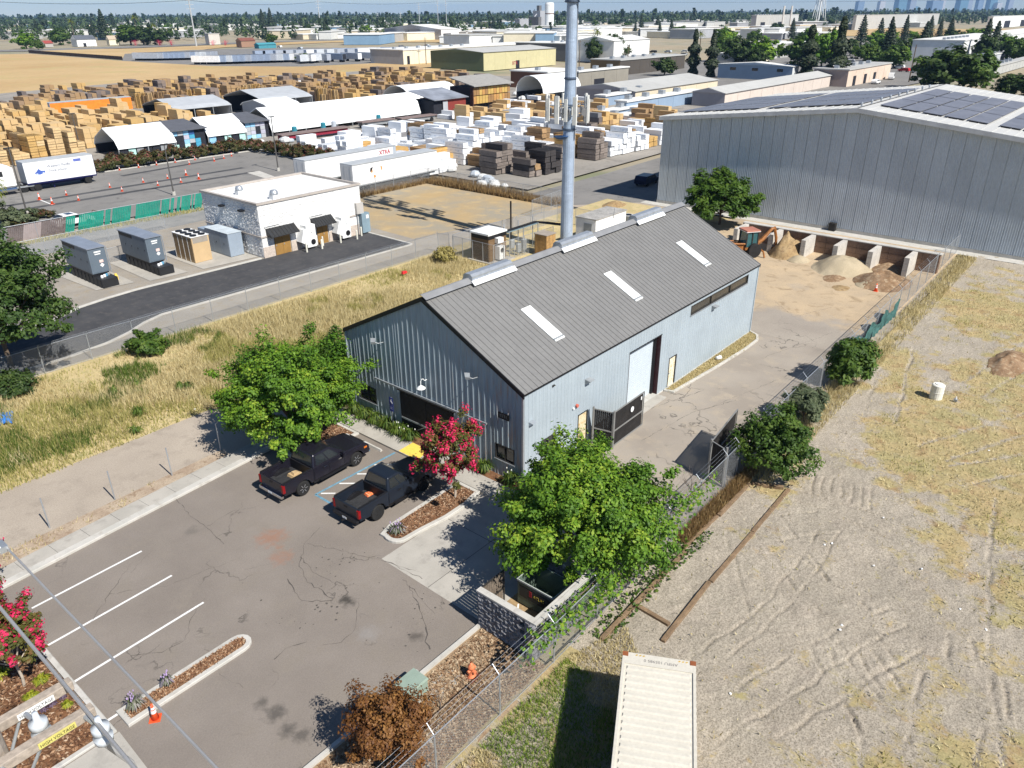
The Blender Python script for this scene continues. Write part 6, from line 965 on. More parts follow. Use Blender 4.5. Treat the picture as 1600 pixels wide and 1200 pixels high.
# ================================================================== TRUCK SCHOOL LOT
m_trw = M('trailer_white', (.78, .78, .77), .4, 0, .04, .6, .03, 6); m_trg = M('trailer_front_grey', (.4, .44, .48), .45, 0, .08, 1); m_trroof = M('trailer_roof', (.42, .44, .45), .5, 0, .1, .8)
def trailer(loc, rz, L, H, label, wall=None, roof=None, side=None, z0=1.15, skirt=None, name='semi_trailer', simple=False, group=None, ribs=0):
    t_ = thing(name, label, 'trailer', loc, rz, group); W = 2.6; wall = wall or m_trw
    MB().box(0, 0, z0, L, W, H-.03).build('box', wall, t_); MB().box(-.02, -.02, H-.03, L+.02, W+.02, H+.02).build('roof', roof or m_trroof, t_); MB().box(-.03, .02, z0+.02, -.002, W-.02, H-.05).build('end_panel', m_trg, t_); MB().box(-.02, -.02, z0-.1, L+.02, 0, z0+.06).build('lower_rail', skirt or m_steel, t_); MB().box(-.02, -.025, H-.12, L+.02, 0, H-.035).build('upper_rail', m_steel, t_)
    if simple: MB().box(.5, .3, .5, 3.2, W-.3, z0).box(L-3, .5, 0, L-2.7, W-.5, z0).build('chassis', m_trim, t_); return t_
    for k in range(ribs): MB().box(.6+k*(L-1.2)/(ribs-1), -.012, z0+.1, .64+k*(L-1.2)/(ribs-1), 0, H-.15).build('side_post', wall, t_)
    MB().box(.3, .3, z0-.35, L-.3, W-.3, z0-.1).build('chassis', m_trim, t_)
    for k in (1.1, 2.4):
        for y in (.18, W-.18): wheel(t_, k, y, .5, .3, m_white)
    for y in (.4, W-.5): MB().box(L-3, y, .05, L-2.85, y+.12, z0).box(L-3.1, y-.08, 0, L-2.75, y+.2, .06).build('landing_leg', m_steel, t_)
    for y in (.1, W/2+.02): d = MB().box(-.05, y, z0+.08, -.031, y+W/2-.14, H-.12).build('rear_door', wall, t_); MB().tube([(-.06, y+.35, z0+.15), (-.06, y+.35, H-.2)], .02, 5).build('lock_rod', m_steel, d)
    return t_
# training truck: white box trailer with blue underframe behind a white tractor (front to the left)
m_blue = M('underframe_blue', (.01, .012, .07), .4); TS = thing('box_trailer', 'short white box trailer with blue underframe and a flag on its side', 'trailer', (13.1, 100.2, 0), R(-1.5)); L_ = 9.3
MB().box(0, 0, 1.15, L_, 2.55, 3.95).build('box', m_trw, TS); MB().box(-.03, -.03, 3.95, L_+.03, 2.58, 4.02).build('roof', m_trroof, TS); MB().box(-.03, .02, 1.2, -.002, 2.53, 3.9).build('front_panel', m_trg, TS); MB().box(-.03, -.03, .95, L_+.03, 2.57, 1.149).build('underframe', m_blue, TS); MB().box(L_, -.03, 1.0, L_+.05, 2.57, 4.0).build('rear_frame', m_blue, TS); MB().box(.5, .4, .6, L_-.4, 2.1, .95).build('chassis', m_blue, TS)
for y in (.18, 2.35): wheel(TS, L_-1.2, y, .5, .3, m_white); wheel(TS, 1.2, y, .5, .3, m_steel)
for y in (.5, 2.0): MB().box(3.4, y, .1, 3.55, y+.12, 1).build('landing_leg', m_blue, TS)
m_txt = M('print_grey', (.2, .22, .27), .6); text('lettering', 'Western Pacific', .5, m_txt, TS, (2.95, -.003, 2.95), (R(90), 0, 0), 'LEFT', .002, 1, .012); text('lettering', 'Truck School', .46, m_txt, TS, (3.0, -.003, 2.35), (R(90), 0, 0), 'LEFT', .002, 1, .012); text('lettering', 'wptruckschool.com', .22, m_txt, TS, (6.2, -.003, 1.45), (R(90), 0, 0), 'LEFT', .002)
fl = MB().box(6.6, -.008, 3.3, 7.6, -.003, 3.68).build('flag_canton', M('flag_blue', (.12, .16, .45), .5), TS); fs_ = MB().box(0, -.006, 0, 1, -.003, .07).mesh('flag_stripe', M('flag_stripe', (.42, .44, .55), .5))
for k in range(7):
    o = link('flag_stripe', fs_, TS, (6.6 if k < 3 else 7.62, 0, 2.75+k*.145)); o.scale = (2.1 if k < 3 else 1.1, 1, 1)
lg = MB(); lg.prism([(1.3, 2.2), (1.9, 2.15), (2.6, 2.35), (2.6, 2.6), (2.1, 2.65), (1.8, 2.95), (1.5, 2.6), (1.25, 2.45)], 'y', -.008, -.003).build('truck_logo', M('logo_blue', (.06, .12, .42), .5), TS); MB().cyl((1.5, -.012, 2.2), .16, .008, 12, 'y').cyl((2.35, -.012, 2.3), .13, .008, 12, 'y').build('logo_wheel', M('logo_pale', (.5, .55, .7)), TS)
TR = thing('tractor_unit', 'white conventional tractor unit coupled to the white box trailer', 'truck', (6.2, 100.5, 0), R(-1.5)); MB().prism([(3.0, 1.1), (5.6, 1.1), (5.6, 3.5), (5.0, 3.9), (3.8, 3.6), (3.3, 2.6), (3.0, 2.2)], 'y', 0, 2.4).build('cab', m_trw, TR, bevel=.08); MB().prism([(.6, .8), (3.0, 1.0), (3.0, 2.2), (1.0, 1.95), (.6, 1.6)], 'y', .3, 2.1).build('hood', m_trw, TR, bevel=.1); MB().box(2.2, -.02, .7, 8.4, .35, .9).box(2.2, 2.05, .7, 8.4, 2.4, .9).build('chassis', m_steel, TR); MB().tube([(3.2, .0, .72), (5.4, .0, .72)], .32, 12).build('fuel_tank', m_chr, TR); MB().box(3.35, -.012, 2.5, 4.2, 0, 3.2).build('side_window', m_glass, TR); MB().hexa([(3.02, .3, 2.3), (3.05, 2.1, 2.3), (3.4, 2.1, 2.9), (3.4, .3, 2.9)], [(2.99, .3, 2.32), (3.0, 2.1, 2.32), (3.36, 2.1, 2.95), (3.36, .3, 2.95)]).build('windscreen', m_glass, TR)
for x in (1.4, 6.4, 7.6):
    for y in (.2, 2.2): wheel(TR, x, y, .5, .3, m_alu)
trailer((38.0, 69.9, 0), R(1), 17.0, 4.15, 'long white semi trailer with red lettering near its rear, behind the block building', ribs=0)
xt = [o for o in C.objects if o.name.startswith('semi_trailer')][-1]; text('lettering', 'XTRA', .85, M('letter_red', (.42, .02, .04), .5), xt, (13.6, -.006, 3.15), (R(90), 0, 0), 'LEFT', .002, 1, .02); MB().box(16.4, -.012, 1.2, 17.0, -.002, 4.05).build('corner_panel', m_trg, xt)
t2 = trailer((40.3, 62.6, 0), R(0), 16.0, 4.0, 'long white semi trailer with faded orange marks behind the dry yard fence', ribs=0); m_om = M('mark_orange', (.7, .3, .1), .6)
for pts in ([(3.2, 2.5), (3.5, 2.6), (3.45, 3.0), (3.2, 2.9)], [(3.6, 1.8), (4.0, 1.85), (3.95, 2.2), (3.6, 2.2)], [(5.0, 2.7), (5.25, 2.7), (5.2, 3.2), (4.9, 3.25)]): MB().prism(pts, 'y', -.006, -.002).build('faded_mark', m_om, t2)
MB().prism([(3.0, 2.7), (3.25, 2.7), (3.6, 3.3), (3.1, 3.2)], 'y', -.007, -.0025).build('faded_mark', m_trim, t2)
trailer((-9.5, 79.5, 0), R(90), 9, 3.9, 'white box trailer cut off by the left edge above the grey brown panels', simple=True)
wc_ = thing('parked_car', 'white car parked behind the green slat fence', 'car', (8.9, 75.8, 0), R(4)); MB().prism([(-2.2, .35), (2.2, .35), (2.25, .75), (1.4, .95), (.9, 1.0), (.3, 1.42), (-1.2, 1.45), (-2.0, 1.0), (-2.25, .85)], 'y', -.88, .88).build('body', m_trw, wc_, bevel=.08); MB().prism([(.85, 1.0), (.35, 1.36), (-1.1, 1.38), (-1.75, 1.02)], 'y', -.89, .89).build('side_glass', m_glass, wc_); MB().hexa([(-2.0, -.7, 1.03), (-1.25, -.65, 1.42), (-1.25, .65, 1.42), (-2.0, .7, 1.03)], [(-2.03, -.7, 1.06), (-1.28, -.65, 1.46), (-1.28, .65, 1.46), (-2.03, .7, 1.06)]).build('rear_glass', m_glass, wc_); MB().box(-.7, -.5, 1.452, .0, .5, 1.46).build('sunroof', m_glass, wc_)
for x in (-1.35, 1.4):
    for y in (-.8, .8): wheel(wc_, x, y, .32, .2, m_alu)
cn = [(187, 266), (217, 262), (245, 258), (274, 254), (305, 250), (296, 257), (335, 252), (262, 279), (291, 274), (311, 280), (224, 285), (247, 290), (283, 285), (172, 293), (191, 299), (104, 305), (123, 313), (62, 312), (82, 319), (350, 248), (362, 244)]
for i, (px, py) in enumerate(cn):
    p = at(px, py); o = dup(cone0, p, random.random(), 'orange training cone set out on the truck school lot', 'training cones on the truck lot'); s = 1.3 if i in (8, 9, 17, 18) else .95; o.scale = (s*.9, s*.9, s)
mtm = M('tyre_mark', (.07, .07, .072), .9, 0, .3, .5)
for a, b in (((20, 330), (400, 268)), ((10, 322), (380, 262)), ((190, 275), (350, 247))): strip('tyre_mark', at(*a).xy, at(*b).xy, 1.1, .006, mtm)
strip('lot_line', at(62, 312).xy, at(82, 320).xy, .2, .01, m_wp); sheet('concrete_bay', [tuple(at(*q)[:2]) for q in ((386, 270), (405, 267), (440, 280), (425, 282))], .008, m_kerb)
for k, (px, py, t_) in enumerate(((272, 305, 226), (435, 267, 183), (43, 336, 232), (127, 238, 178), (418, 268, 240))):
    if k == 4: continue
    p = at(px, py); h_ = tall(px, py, t_); l_ = thing('light_pole', ('thin dark light pole on the truck lot in front of the white vaulted shed', 'thin dark light pole beside the white trailers', 'thin dark light pole by the parked white car', 'thin dark light pole among the pale lumber stacks')[k], 'light pole', p); MB().tube([(0, 0, 0), (0, 0, h_)], [.11, .07], 8).build('pole', M('pole_dark', (.09, .085, .08), .6), l_); MB().box(-.5, -.15, h_, .5, .15, h_+.12).build('lamp_head', m_frame, l_); MB().cyl((0, 0, 0), .25, .5, 10).build('base', m_kerb, l_)
# hedge bushes
hb = None; HL = leafmat('leaf_oleander', [(0, (.03, .045, .012)), (.5, (.07, .075, .02)), (.8, (.12, .07, .03)), (1, (.2, .06, .05))])
hpts = [(21+i*2.6, 108.6-(i % 3)*.25) for i in range(13)]+[(53.6, 107-i*2.7) for i in range(9)]
for i, (x, y) in enumerate(hpts):
    lb = 'reddish green hedge bush in the row edging the truck lot'
    if hb is None: hb = tree('hedge_bush', lb, (x, y, 0), (1.7, 1.3, 1.1), 1.1, 45, 55, .22, .45, HL, cat='bush', group='hedge bushes round the truck lot', seed=40, r0=.06, nl=6)
    else: o = dup(hb, (x, y, 0), random.random()*6.28); s = random.uniform(.85, 1.15); o.scale = (s, s, s)
band([(20, 107.2), (52.6, 106.6), (52.6, 84)], .3, .12, 'hedge_kerb', m_kerb)
for i, (px, py) in enumerate(((360, 285), (385, 282), (400, 280), (415, 276), (440, 275), (462, 271), (150, 340), (75, 338), (58, 336), (47, 345), (30, 352))):
    p = at(px, py+2); o = dup(hb, (p.x, p.y if py > 300 else 74.6, 0), i*1.3, 'low reddish shrub behind the white block building or the slat fence', 'low red shrubs along the lot edge'); s = .55; o.scale = (s, s, s*.8)
tree('wild_bush', 'pale green spreading shrub at the left edge of the truck lot', tuple(at(25, 352)[:2])+(0,), (2.6, 2.0, 1.2), 1.0, 50, 70, .22, .45, LO, cat='bush', seed=41)
# palm at the left edge
def palm(label, loc, h_, n, L, mat, group=None, r0=.25):
    T_ = thing('palm_tree', label, 'palm tree', loc, 0, group); MB().tube([(0, 0, -.1), (.1, 0, h_*.5), (0, 0, h_)], [r0, r0*.8, r0*.7], 8).build('trunk', m_bark, T_); V = []; F = []; tn = []; rg = np.random.default_rng(5)
    for k in range(n):
        a = rg.random()*6.28; el = rg.uniform(-.5, 1.3); d = np.array([math.cos(a)*math.cos(el), math.sin(a)*math.cos(el), math.sin(el)]); s = np.array([-math.sin(a), math.cos(a), 0])
        for j in range(6):
            t0, t1 = j/6, (j+1)/6; c0 = d*L*t0+np.array([0, 0, -L*.45*t0*t0]); c1 = d*L*t1+np.array([0, 0, -L*.45*t1*t1])
            for sg_ in (-1, 1): b = len(V); w_ = L*.16*(1-t0*.6); V += [c0+[0, 0, h_], c1+[0, 0, h_], c1+s*sg_*w_*.9+d*L*.08+[0, 0, h_-L*.1]]; F.append((b, b+1, b+2)); tn.append(rg.random())
    link('crown', npmesh('crown', np.array(V), np.array(F), mat, {'rnd': np.array(tn)}), T_); return T_
LP_ = leafmat('leaf_palm', [(0, (.06, .09, .01)), (.5, (.15, .19, .02)), (1, (.28, .28, .04))]); palm('yellow green fan palm cut off by the left edge beside the white tractor', tuple(at(-8, 340)[:2])+(0,), 4.6, 42, 2.2, LP_)
# ================================================================== LUMBER YARD SHEDS
m_tp = M('shed_white', (.8, .82, .82), .5, 0, .04, .3, .03, 3); m_in = M('shed_dark', (.02, .022, .03), .9); m_sgrey = M('shed_grey', (.4, .42, .44), .5, 0, .08, .5)
def vault(name, label, x0, x1, y0, y1, ze, zr_, mat, open_l=True, arch_=False, n=10, ends=None, zf=None, low=.35):
    s = thing(name, label, 'shed', (x0, y0, 0)); W, L = y1-y0, x1-x0; zf = ze if zf is None else zf
    prof = [(W*.5-W*.5*math.cos(math.pi*i/n), ze+(zr_-ze)*math.sin(math.pi*i/n)) for i in range(n+1)] if arch_ else [(0, zf), (W*.1, ze+.6), (W*.5, zr_), (W*.9, ze+.6), (W, zf)]
    pr2 = prof+[(a, b-.12) for a, b in prof[::-1]]; k = len(prof); mb = MB(); vs = [(x, y, z) for x in (0, L) for y, z in pr2]; m_ = 2*k; mb.add(vs, [(i, i+1, m_+i+1, m_+i) for i in range(m_-1)]+[(m_-1, 0, m_, 2*m_-1)]+[(i, m_-1-i, m_-2-i, i+1) for i in range(k-1)]+[(m_+i, m_+i+1, 2*m_-2-i, 2*m_-1-i) for i in range(k-1)]); o = mb.build('roof', mat, s); bm = bmesh.new(); bm.from_mesh(o.data); bmesh.ops.recalc_face_normals(bm, faces=bm.faces); bm.to_mesh(o.data); bm.free()
    MB().add([(L-.4, y, z-.15) for y, z in prof]+[(L-.4, W, 0), (L-.4, 0, 0)], [tuple(range(k+2))]).build('end_wall', ends or mat, s); MB().box(.1, W-.3, 0, L-.1, W-.2, zf).build('rear_wall', m_in, s)
    nb = max(2, int(L/4))
    for i in range(nb+1): MB().box(i*(L-.2)/nb, .05, 0, i*(L-.2)/nb+.15, .2, zf).build('post', m_steel, s)
    if not open_l: MB().add([(.3, y, z-.15) for y, z in prof]+[(.3, W, 0), (.3, 0, 0)], [tuple(range(k+2))[::-1]]).build('end_wall', ends or m_sgrey, s)
    return s
m_cy = M('board_cyan', (.06, .3, .45), .6); m_lb = M('board_skyblue', (.25, .48, .68), .6); m_mint = M('board_mint', (.42, .68, .62), .6); m_lil = M('board_lilac', (.42, .42, .5), .6); m_nav = M('board_navy', (.03, .09, .25), .6)
s = vault('open_shed', 'white roofed open shed with a dark mouth facing the stacked lumber', 34, 44.6, 117.6, 127, 2.3, 4.7, m_tp, zf=1.6); random.seed(8)
for i in range(7): MB().box(.4+i*1.45, .3, .1, 1.65+i*1.45, .4, 1.7).build('crate_board', random.choice([m_steel, m_in, m_mint, m_steel]), s)
def shack(label, x0, x1, y0):
    s = thing('painted_shack', label, 'shed', (x0, y0, 0)); L = x1-x0; MB().box(0, .2, 0, L, 8, 3.0).build('wall', m_in, s); MB().hexa([(-.4, -.4, 3.1), (L+.4, -.4, 3.1), (L+.4, 8, 4.1), (-.4, 8, 4.1)], [(-.4, -.4, 3.22), (L+.4, -.4, 3.22), (L+.4, 8, 4.22), (-.4, 8, 4.22)]).build('roof', M('shack_roof', (.1, .105, .12), .7), s)
    pal = [m_cy, m_lb, m_lil, m_mint, m_lb, m_nav, m_sgrey, m_in]
    for j in range(4):
        for i in range(int(L/1.1)):
            if random.random() < .88: MB().box(i*1.1+.02, .1+.05*random.random(), j*.75+.02, i*1.1+1.06, .195, j*.75+.73).build('panel', random.choice(pal), s)
    return s
shack('patchwork blue panelled shack left of the second white shed', 44.9, 51.4, 119.4); s = vault('open_shed', 'second white roofed shed between the two patchwork blue shacks', 51.6, 60, 119, 128, 2.3, 4.7, m_tp, zf=1.6)
for i in range(5): MB().box(.4+i*1.6, .3, .1, 1.8+i*1.6, .4, 1.7).build('crate_board', random.choice([m_steel, m_in, m_mint, m_lb]), s)
shack('patchwork blue panelled shack at the left end of the long white shed', 60.2, 65.4, 119.6); vault('long_shed', 'very long white vaulted shed running through the lumber yard', 65.6, 107, 119, 128.5, 2.9, 5.2, m_tp, zf=.9)
vault('grey_shed', 'grey metal shed with an open gable behind the white sheds', 84, 99, 150, 167, 3.6, 5.6, m_sgrey, open_l=True); vault('grey_shed', 'smaller grey shed with an open front at the left behind the sheds', 62, 76, 150, 165, 3.4, 5.2, m_sgrey); vault('white_shed', 'plain low white roofed shed behind the long white shed', 77, 86, 137, 148, 3.4, 4.8, m_tp, open_l=False)
vault('arch_shed', 'white arched fabric shed with an open end behind the long shed', 116, 134, 132, 143, 1.5, 5.5, m_tp, True, True); vault('arch_shed', 'white arched fabric shed with an open end beside the monopole', 152, 170, 117, 127, 2.0, 6.5, m_tp, True, True)
oc = trailer((50.0, 186, 0), R(0), 19.5, 3.6, 'long bright orange freight container among the lumber stacks', M('container_orange', (.75, .22, .03), .5), m_trroof, simple=True, z0=.6, name='freight_container'); rc = trailer((118, 126.5, 0), R(5), 16, 3.7, 'red orange freight container beside the arched fabric shed', M('container_red', (.55, .12, .06), .5), m_trroof, simple=True, z0=.6, name='freight_container')
rs_ = thing('red_shed', 'dark red shed with a patched metal roof at the end of the long white shed', 'shed', (108, 115.5, 0)); MB().box(3.2, 0, 0, 11, 8, 3.6).build('wall', M('shed_red', (.22, .04, .03), .7), rs_); MB().box(.2, .3, 0, 3.2, 8, 3.5).build('bay', m_in, rs_); MB().box(3.0, -.1, 0, 4.6, 0, 3.4).build('door_panel', m_sgrey, rs_); MB().hexa([(-.3, -.6, 3.7), (11.5, -.6, 3.7), (11.5, 8.5, 5.4), (-.3, 8.5, 5.4)], [(-.3, -.6, 3.85), (11.5, -.6, 3.85), (11.5, 8.5, 5.55), (-.3, 8.5, 5.55)]).build('roof', M('roof_patched', (.3, .32, .36), .5, .3, .35, .25), rs_)
cs_ = thing('pallet_rack', 'two level rack of golden pallets under a grey lean-to roof', 'rack', (124, 117.5, 0)); MB().hexa([(-.5, -.8, 5.6), (15, -.8, 5.6), (15, 8, 7.4), (-.5, 8, 7.4)], [(-.5, -.8, 5.8), (15, -.8, 5.8), (15, 8, 7.6), (-.5, 8, 7.6)]).build('roof', M('roof_leanto', (.3, .29, .27), .7), cs_); MB().box(-.2, 1, 0, 14.5, 8, 5.4).build('interior', m_in, cs_); MB().box(-.3, -.1, 0, 0, .9, 5.6).build('end_panel', M('panel_maroon', (.06, .025, .02)), cs_); pmats = [M('pallet_gold', (.5, .33, .1), .8), M('pallet_brown', (.3, .17, .07), .8), M('pallet_orange', (.45, .24, .08), .8)]
for j in range(2):
    for i in range(13): MB().box(.1+i*1.1, .0, 1.5+j*2.0, 1.1+i*1.1, .95, 3.3+j*2.0).build('pallet_stack', random.choice(pmats), cs_)
# ================================================================== LUMBER
def bundle(w_, l_, h_, mats, name='lumber_bundle', slabs=2, seed=0):
    r_ = np.random.default_rng(seed); mb = MB(); hs = h_/slabs
    for k in range(slabs): a, b = r_.normal(0, .03, 2); mb.box(-w_/2+a*.5, -l_/2+b, k*hs+(.008 if k else 0), w_/2+a*.5, l_/2+b, (k+1)*hs)
    mb.box(-w_/2+.05, -l_/2+.06, 0, w_/2-.05, l_/2-.06, h_); mb.box(-w_/2+.1, -l_/2+.4, -.1, w_/2-.1, -l_/2+.5, 0).box(-w_/2+.1, l_/2-.5, -.1, w_/2-.1, l_/2-.4, 0); return mb.mesh(name, mats)
m_pa = M('pine_pale', (.56, .40, .21), .8, 0, .1, .8, .15, 6, 0, 0, .2, .14); m_po = M('pine_orange', (.5, .32, .12), .8, 0, .1, .8, .15, 6, 0, 0, .2, .15); m_pg = M('timber_grey', (.2, .17, .15), .85, 0, .15, .8, .2, 6, 0, 0, .2, .2); m_pb = M('timber_brown', (.32, .21, .11), .85, 0, .15, .8, .2, 6, 0, 0, .2, .2); m_pk = M('timber_black', (.05, .045, .045), .8, 0, .2, .8, .2, 6)
t = NT('wrapped_white'); o_ = t.obj(); z_ = t.sep(o_)[2]; mk = t.math('MULTIPLY', t.ramp(t.noise(2.3, 2, t.scale(o_, 1, 1, 2.5)), [(.55, 0), (.58, 1)]), t.math('MULTIPLY', t.math('GREATER_THAN', z_, .22), t.math('LESS_THAN', z_, .55))); m_wr = t.fin(t.mix(t.math('MULTIPLY', mk, .55), (.78, .8, .82), (.3, .42, .58)), .4, 0, .4)
BT = {'pale': [bundle(1.2, 3.6, .78, m_pa, seed=i) for i in range(3)], 'orange': [bundle(1.2, 3.6, .78, m_po, seed=i+5) for i in range(3)], 'grey': [bundle(1.2, 3.6, .78, m_pg, seed=i+9) for i in range(3)], 'brown': [bundle(1.2, 3.6, .78, m_pb, seed=i+12) for i in range(3)], 'black': [bundle(1.15, 3.4, .8, m_pk, seed=i+15) for i in range(2)], 'white': [bundle(1.22, 3.7, .8, m_wr, 'wrapped_bundle', 1, seed=i+20) for i in range(2)]}
sheds = [(33, 108, 116, 129.5), (61, 100, 149, 168), (76, 87, 136, 149), (107, 140, 114, 144), (151, 171, 115.5, 129), (49, 71, 184, 190)]
items = []
def clear(x, y, m_=1.5): return not any(a-m_ < x < b+m_ and c-m_ < y < d+m_ for a, b, c, d in sheds)
rs = random.Random(77)
def fillzone(poly, dx, dy, types, nx, nz, rot=0.0, jit=.25, skip=.12):
    xs = [p[0] for p in poly]; ys = [p[1] for p in poly]; x = min(xs)
    while x < max(xs):
        y = min(ys)
        while y < max(ys):
            if inpoly(np.array([x]), np.array([y]), poly)[0] and clear(x, y) and rs.random() > skip:
                ty = rs.choice(types); k_ = rs.randint(*nx); hz = rs.randint(*nz); jx, jy = rs.gauss(0, jit), rs.gauss(0, jit); rr_ = rot+rs.gauss(0, .03)
                for i in range(k_):
                    top = max(1, hz-rs.choice([0, 0, 0, 1, 1, 2]))
                    for j in range(top):
                        off = Vector((i*1.27-(k_-1)*.63, rs.gauss(0, .05))); off.rotate(Matrix.Rotation(rr_, 2)); items.append((x+jx+off.x, y+jy+off.y, .1+j*.86 if ty != 'white' else .1+j*.86, rr_+rs.gauss(0, .006), ty if rs.random() > .07 else rs.choice(types)))
            y += dy
        x += dx
fillzone([(-4, 124), (33, 121.5), (47, 131), (62, 134), (62, 172), (30, 182), (-4, 190)], 3.1, 4.6, ['pale', 'pale', 'pale', 'pale', 'orange'], (2, 2), (3, 6), 0, .15, .06)
fillzone([(57, 66), (64, 66), (69, 102), (58, 103)], 3.6, 4.6, ['white', 'white', 'orange'], (2, 3), (2, 3), R(90)); fillzone([(64, 64), (101, 60), (104, 86), (70, 102)], 3.9, 4.3, ['white', 'white', 'white', 'brown', 'white', 'white'], (3, 3), (2, 5), 0, .15, .05)
fillzone([(61, 49), (74, 48.5), (78, 62), (64, 64)], 4.2, 4.8, ['black', 'grey', 'brown', 'grey'], (2, 3), (3, 5), 0, .3, .05); fillzone([(76, 48.5), (124, 51), (128, 70), (103, 78), (100, 62), (78, 62)], 4.2, 5.2, ['orange', 'pale', 'brown', 'grey', 'white', 'white', 'brown'], (3, 3), (2, 5), .0, .2, .05); fillzone([(104, 80), (128, 72), (150, 100), (138, 112), (108, 112)], 4.2, 5.6, ['pale', 'pale', 'brown', 'white'], (2, 3), (2, 4), 0, .4, .1)
fillzone([(40, 192), (110, 178), (118, 150), (150, 146), (185, 165), (188, 220), (110, 240), (60, 235)], 4.6, 5.4, ['brown', 'brown', 'grey', 'orange', 'brown'], (2, 3), (3, 5), 0, .6, .22); fillzone([(4, 200), (46, 195), (54, 232), (20, 228)], 5, 6, ['grey', 'brown', 'pale'], (1, 3), (2, 4), 0, .8, .35); fillzone([(70, 131), (106, 131), (106, 148), (88, 136), (70, 136)], 4, 5, ['brown', 'pale'], (2, 2), (2, 3))
LBL = {'pale': 'pale pine bundle in the lumber stacks at the left of the yard', 'orange': 'golden pine bundle stacked in the lumber yard', 'grey': 'weathered grey timber bundle in the lumber yard', 'brown': 'brown timber bundle stacked in the lumber yard', 'black': 'blackened timber bundle by the yard fence', 'white': 'white wrapped lumber bundle stacked in the yard'}
items.sort(key=lambda q: (q[0]-CAM.x)**2+(q[1]-CAM.y)**2-(q[2]*30)); cnt = {}; rest = []
zmax = {}
for q in items: k = (round(q[0], 1), round(q[1], 1)); zmax[k] = max(zmax.get(k, 0), q[2])
for q in items:
    kd_ = 'white' if q[4] == 'white' else 'wood'; c_ = cnt.get(kd_, 0); px_ = (Vector(q[:3])-CAM); d_ = px_.dot(FW); sx_ = 800+FPX*px_.dot(RT)/d_
    if c_ < 295 and -30 < sx_ < 1630:
        cnt[kd_] = c_+1; o = link('wrapped_bundle' if q[4] == 'white' else 'lumber_bundle', rs.choice(BT[q[4]]), None, q[:3], q[3]); s_ = rs.uniform(.92, 1.08); o.scale = (1, s_, 1); lv_ = ('on the ground', 'second from the ground', 'third from the ground', 'fourth from the ground', 'fifth from the ground', 'sixth from the ground')[min(5, int((q[2]+.1)/.86))]; zn_ = 'left of the white sheds' if q[0] < 62 and q[1] > 110 else 'behind the white trailers' if q[0] < 76 and q[1] > 64 else 'by the yard fence corner' if q[0] < 78 else 'beside the access road' if q[1] < 60 else 'near the arched shed' if q[0] > 104 else 'before the long white shed'; kd2 = {'pale': 'pale pine', 'orange': 'golden pine', 'grey': 'weathered grey timber', 'brown': 'brown timber', 'black': 'blackened timber', 'white': 'white wrapped lumber'}[q[4]]; tag(o, '%s bundle %s in the stacks %s' % (kd2, lv_, zn_), 'lumber', '%s bundles %s' % (kd2, zn_))
    elif -60 < sx_ < 1660: rest.append(q)
if rest:
    V = []; F = []; tn = []; cols = {'pale': .1, 'orange': .3, 'brown': .55, 'grey': .8, 'black': .9, 'white': .98}
    for q in rest:
        c_, s_ = math.cos(q[3]), math.sin(q[3])
        for k in range(1):
            w_, l_ = .6+rs.gauss(0, .02), 1.8+rs.gauss(0, .05); b = len(V)
            for z in (-.04, .8):
                for sx, sy in ((-1, -1), (1, -1), (1, 1), (-1, 1)): V.append((q[0]+sx*w_*c_-sy*l_*s_, q[1]+sx*w_*s_+sy*l_*c_, q[2]+z))
            F += [(b, b+1, b+5, b+4), (b+1, b+2, b+6, b+5), (b+2, b+3, b+7, b+6), (b+3, b, b+4, b+7), (b+4, b+5, b+6, b+7)]; tn += [min(1, max(0, cols[q[4]]+rs.gauss(0, .05)))]*5
    st_m = leafmat('lumber_mixed', [(0, (.56, .40, .21)), (.3, (.5, .33, .13)), (.55, (.33, .215, .11)), (.8, (.2, .16, .14)), (.9, (.1, .09, .09)), (.95, (.74, .76, .78)), (1, (.76, .78, .8))], 0, .85); tag(link('lumber_stacks', npmesh('lumber_stacks', np.array(V), np.array(F), st_m, {'rnd': np.array(tn)})), 'mass of further lumber stacks at the back of the yard', 'lumber', None, 'stuff')
# pallet stacks in rows behind the sheds, slatted
def pallets(n): 
    mb = MB()
    for k in range(n): mb.box(-.6, -.5, k*.145, .6, .5, k*.145+.03); mb.box(-.6, -.48, k*.145+.03, -.45, .48, k*.145+.12).box(.45, -.48, k*.145+.03, .6, .48, k*.145+.12)
    return mb.mesh('pallet_stack', m_po)
ps = []
for n in (16, 22, 26):
    for mt in (m_po, m_pb, m_pa): q = pallets(n); q.materials.clear(); q.materials.append(mt); ps.append(q)
kk = 0
for (x0, x1, y0, y1) in ((74, 118, 191, 196), (120, 170, 178, 184), (112, 150, 163, 168), (88, 112, 171, 176), (140, 178, 147, 152), (150, 190, 200, 206), (70, 100, 200, 205)):
    x = x0
    while x < x1:
        for j in range(3):
            if rs.random() < .8 and kk < 280: kk += 1; o = link('pallet_stack', rs.choice(ps), None, (x+rs.gauss(0, .06), y0+j*1.25, 0), rs.gauss(0, .04)); tag(o, 'tall stack of wooden pallets behind the yard sheds', 'pallets', 'pallet stacks behind the sheds')
        x += 1.4
for k, (x, y, c_) in enumerate(((83, 181.5, (.02, .3, .65)), (126, 160, (.03, .3, .6)), (158, 150.5, (.02, .12, .5)), (20, 214, (.05, .4, .7)), (96, 205, (.1, .35, .6)))): q = pallets(20); q.materials.clear(); q.materials.append(M('pallet_blue%d' % k, c_, .5)); tag(link('pallet_stack', q, None, (x, y, 0)), ('bright blue stack of pallets beside the grey shed', 'cyan stack of pallets behind the long shed', 'dark blue stack of pallets in front of the olive warehouse', 'pale blue stack at the far left of the yard', 'small blue stack at the back of the pallet rows')[k], 'pallets')
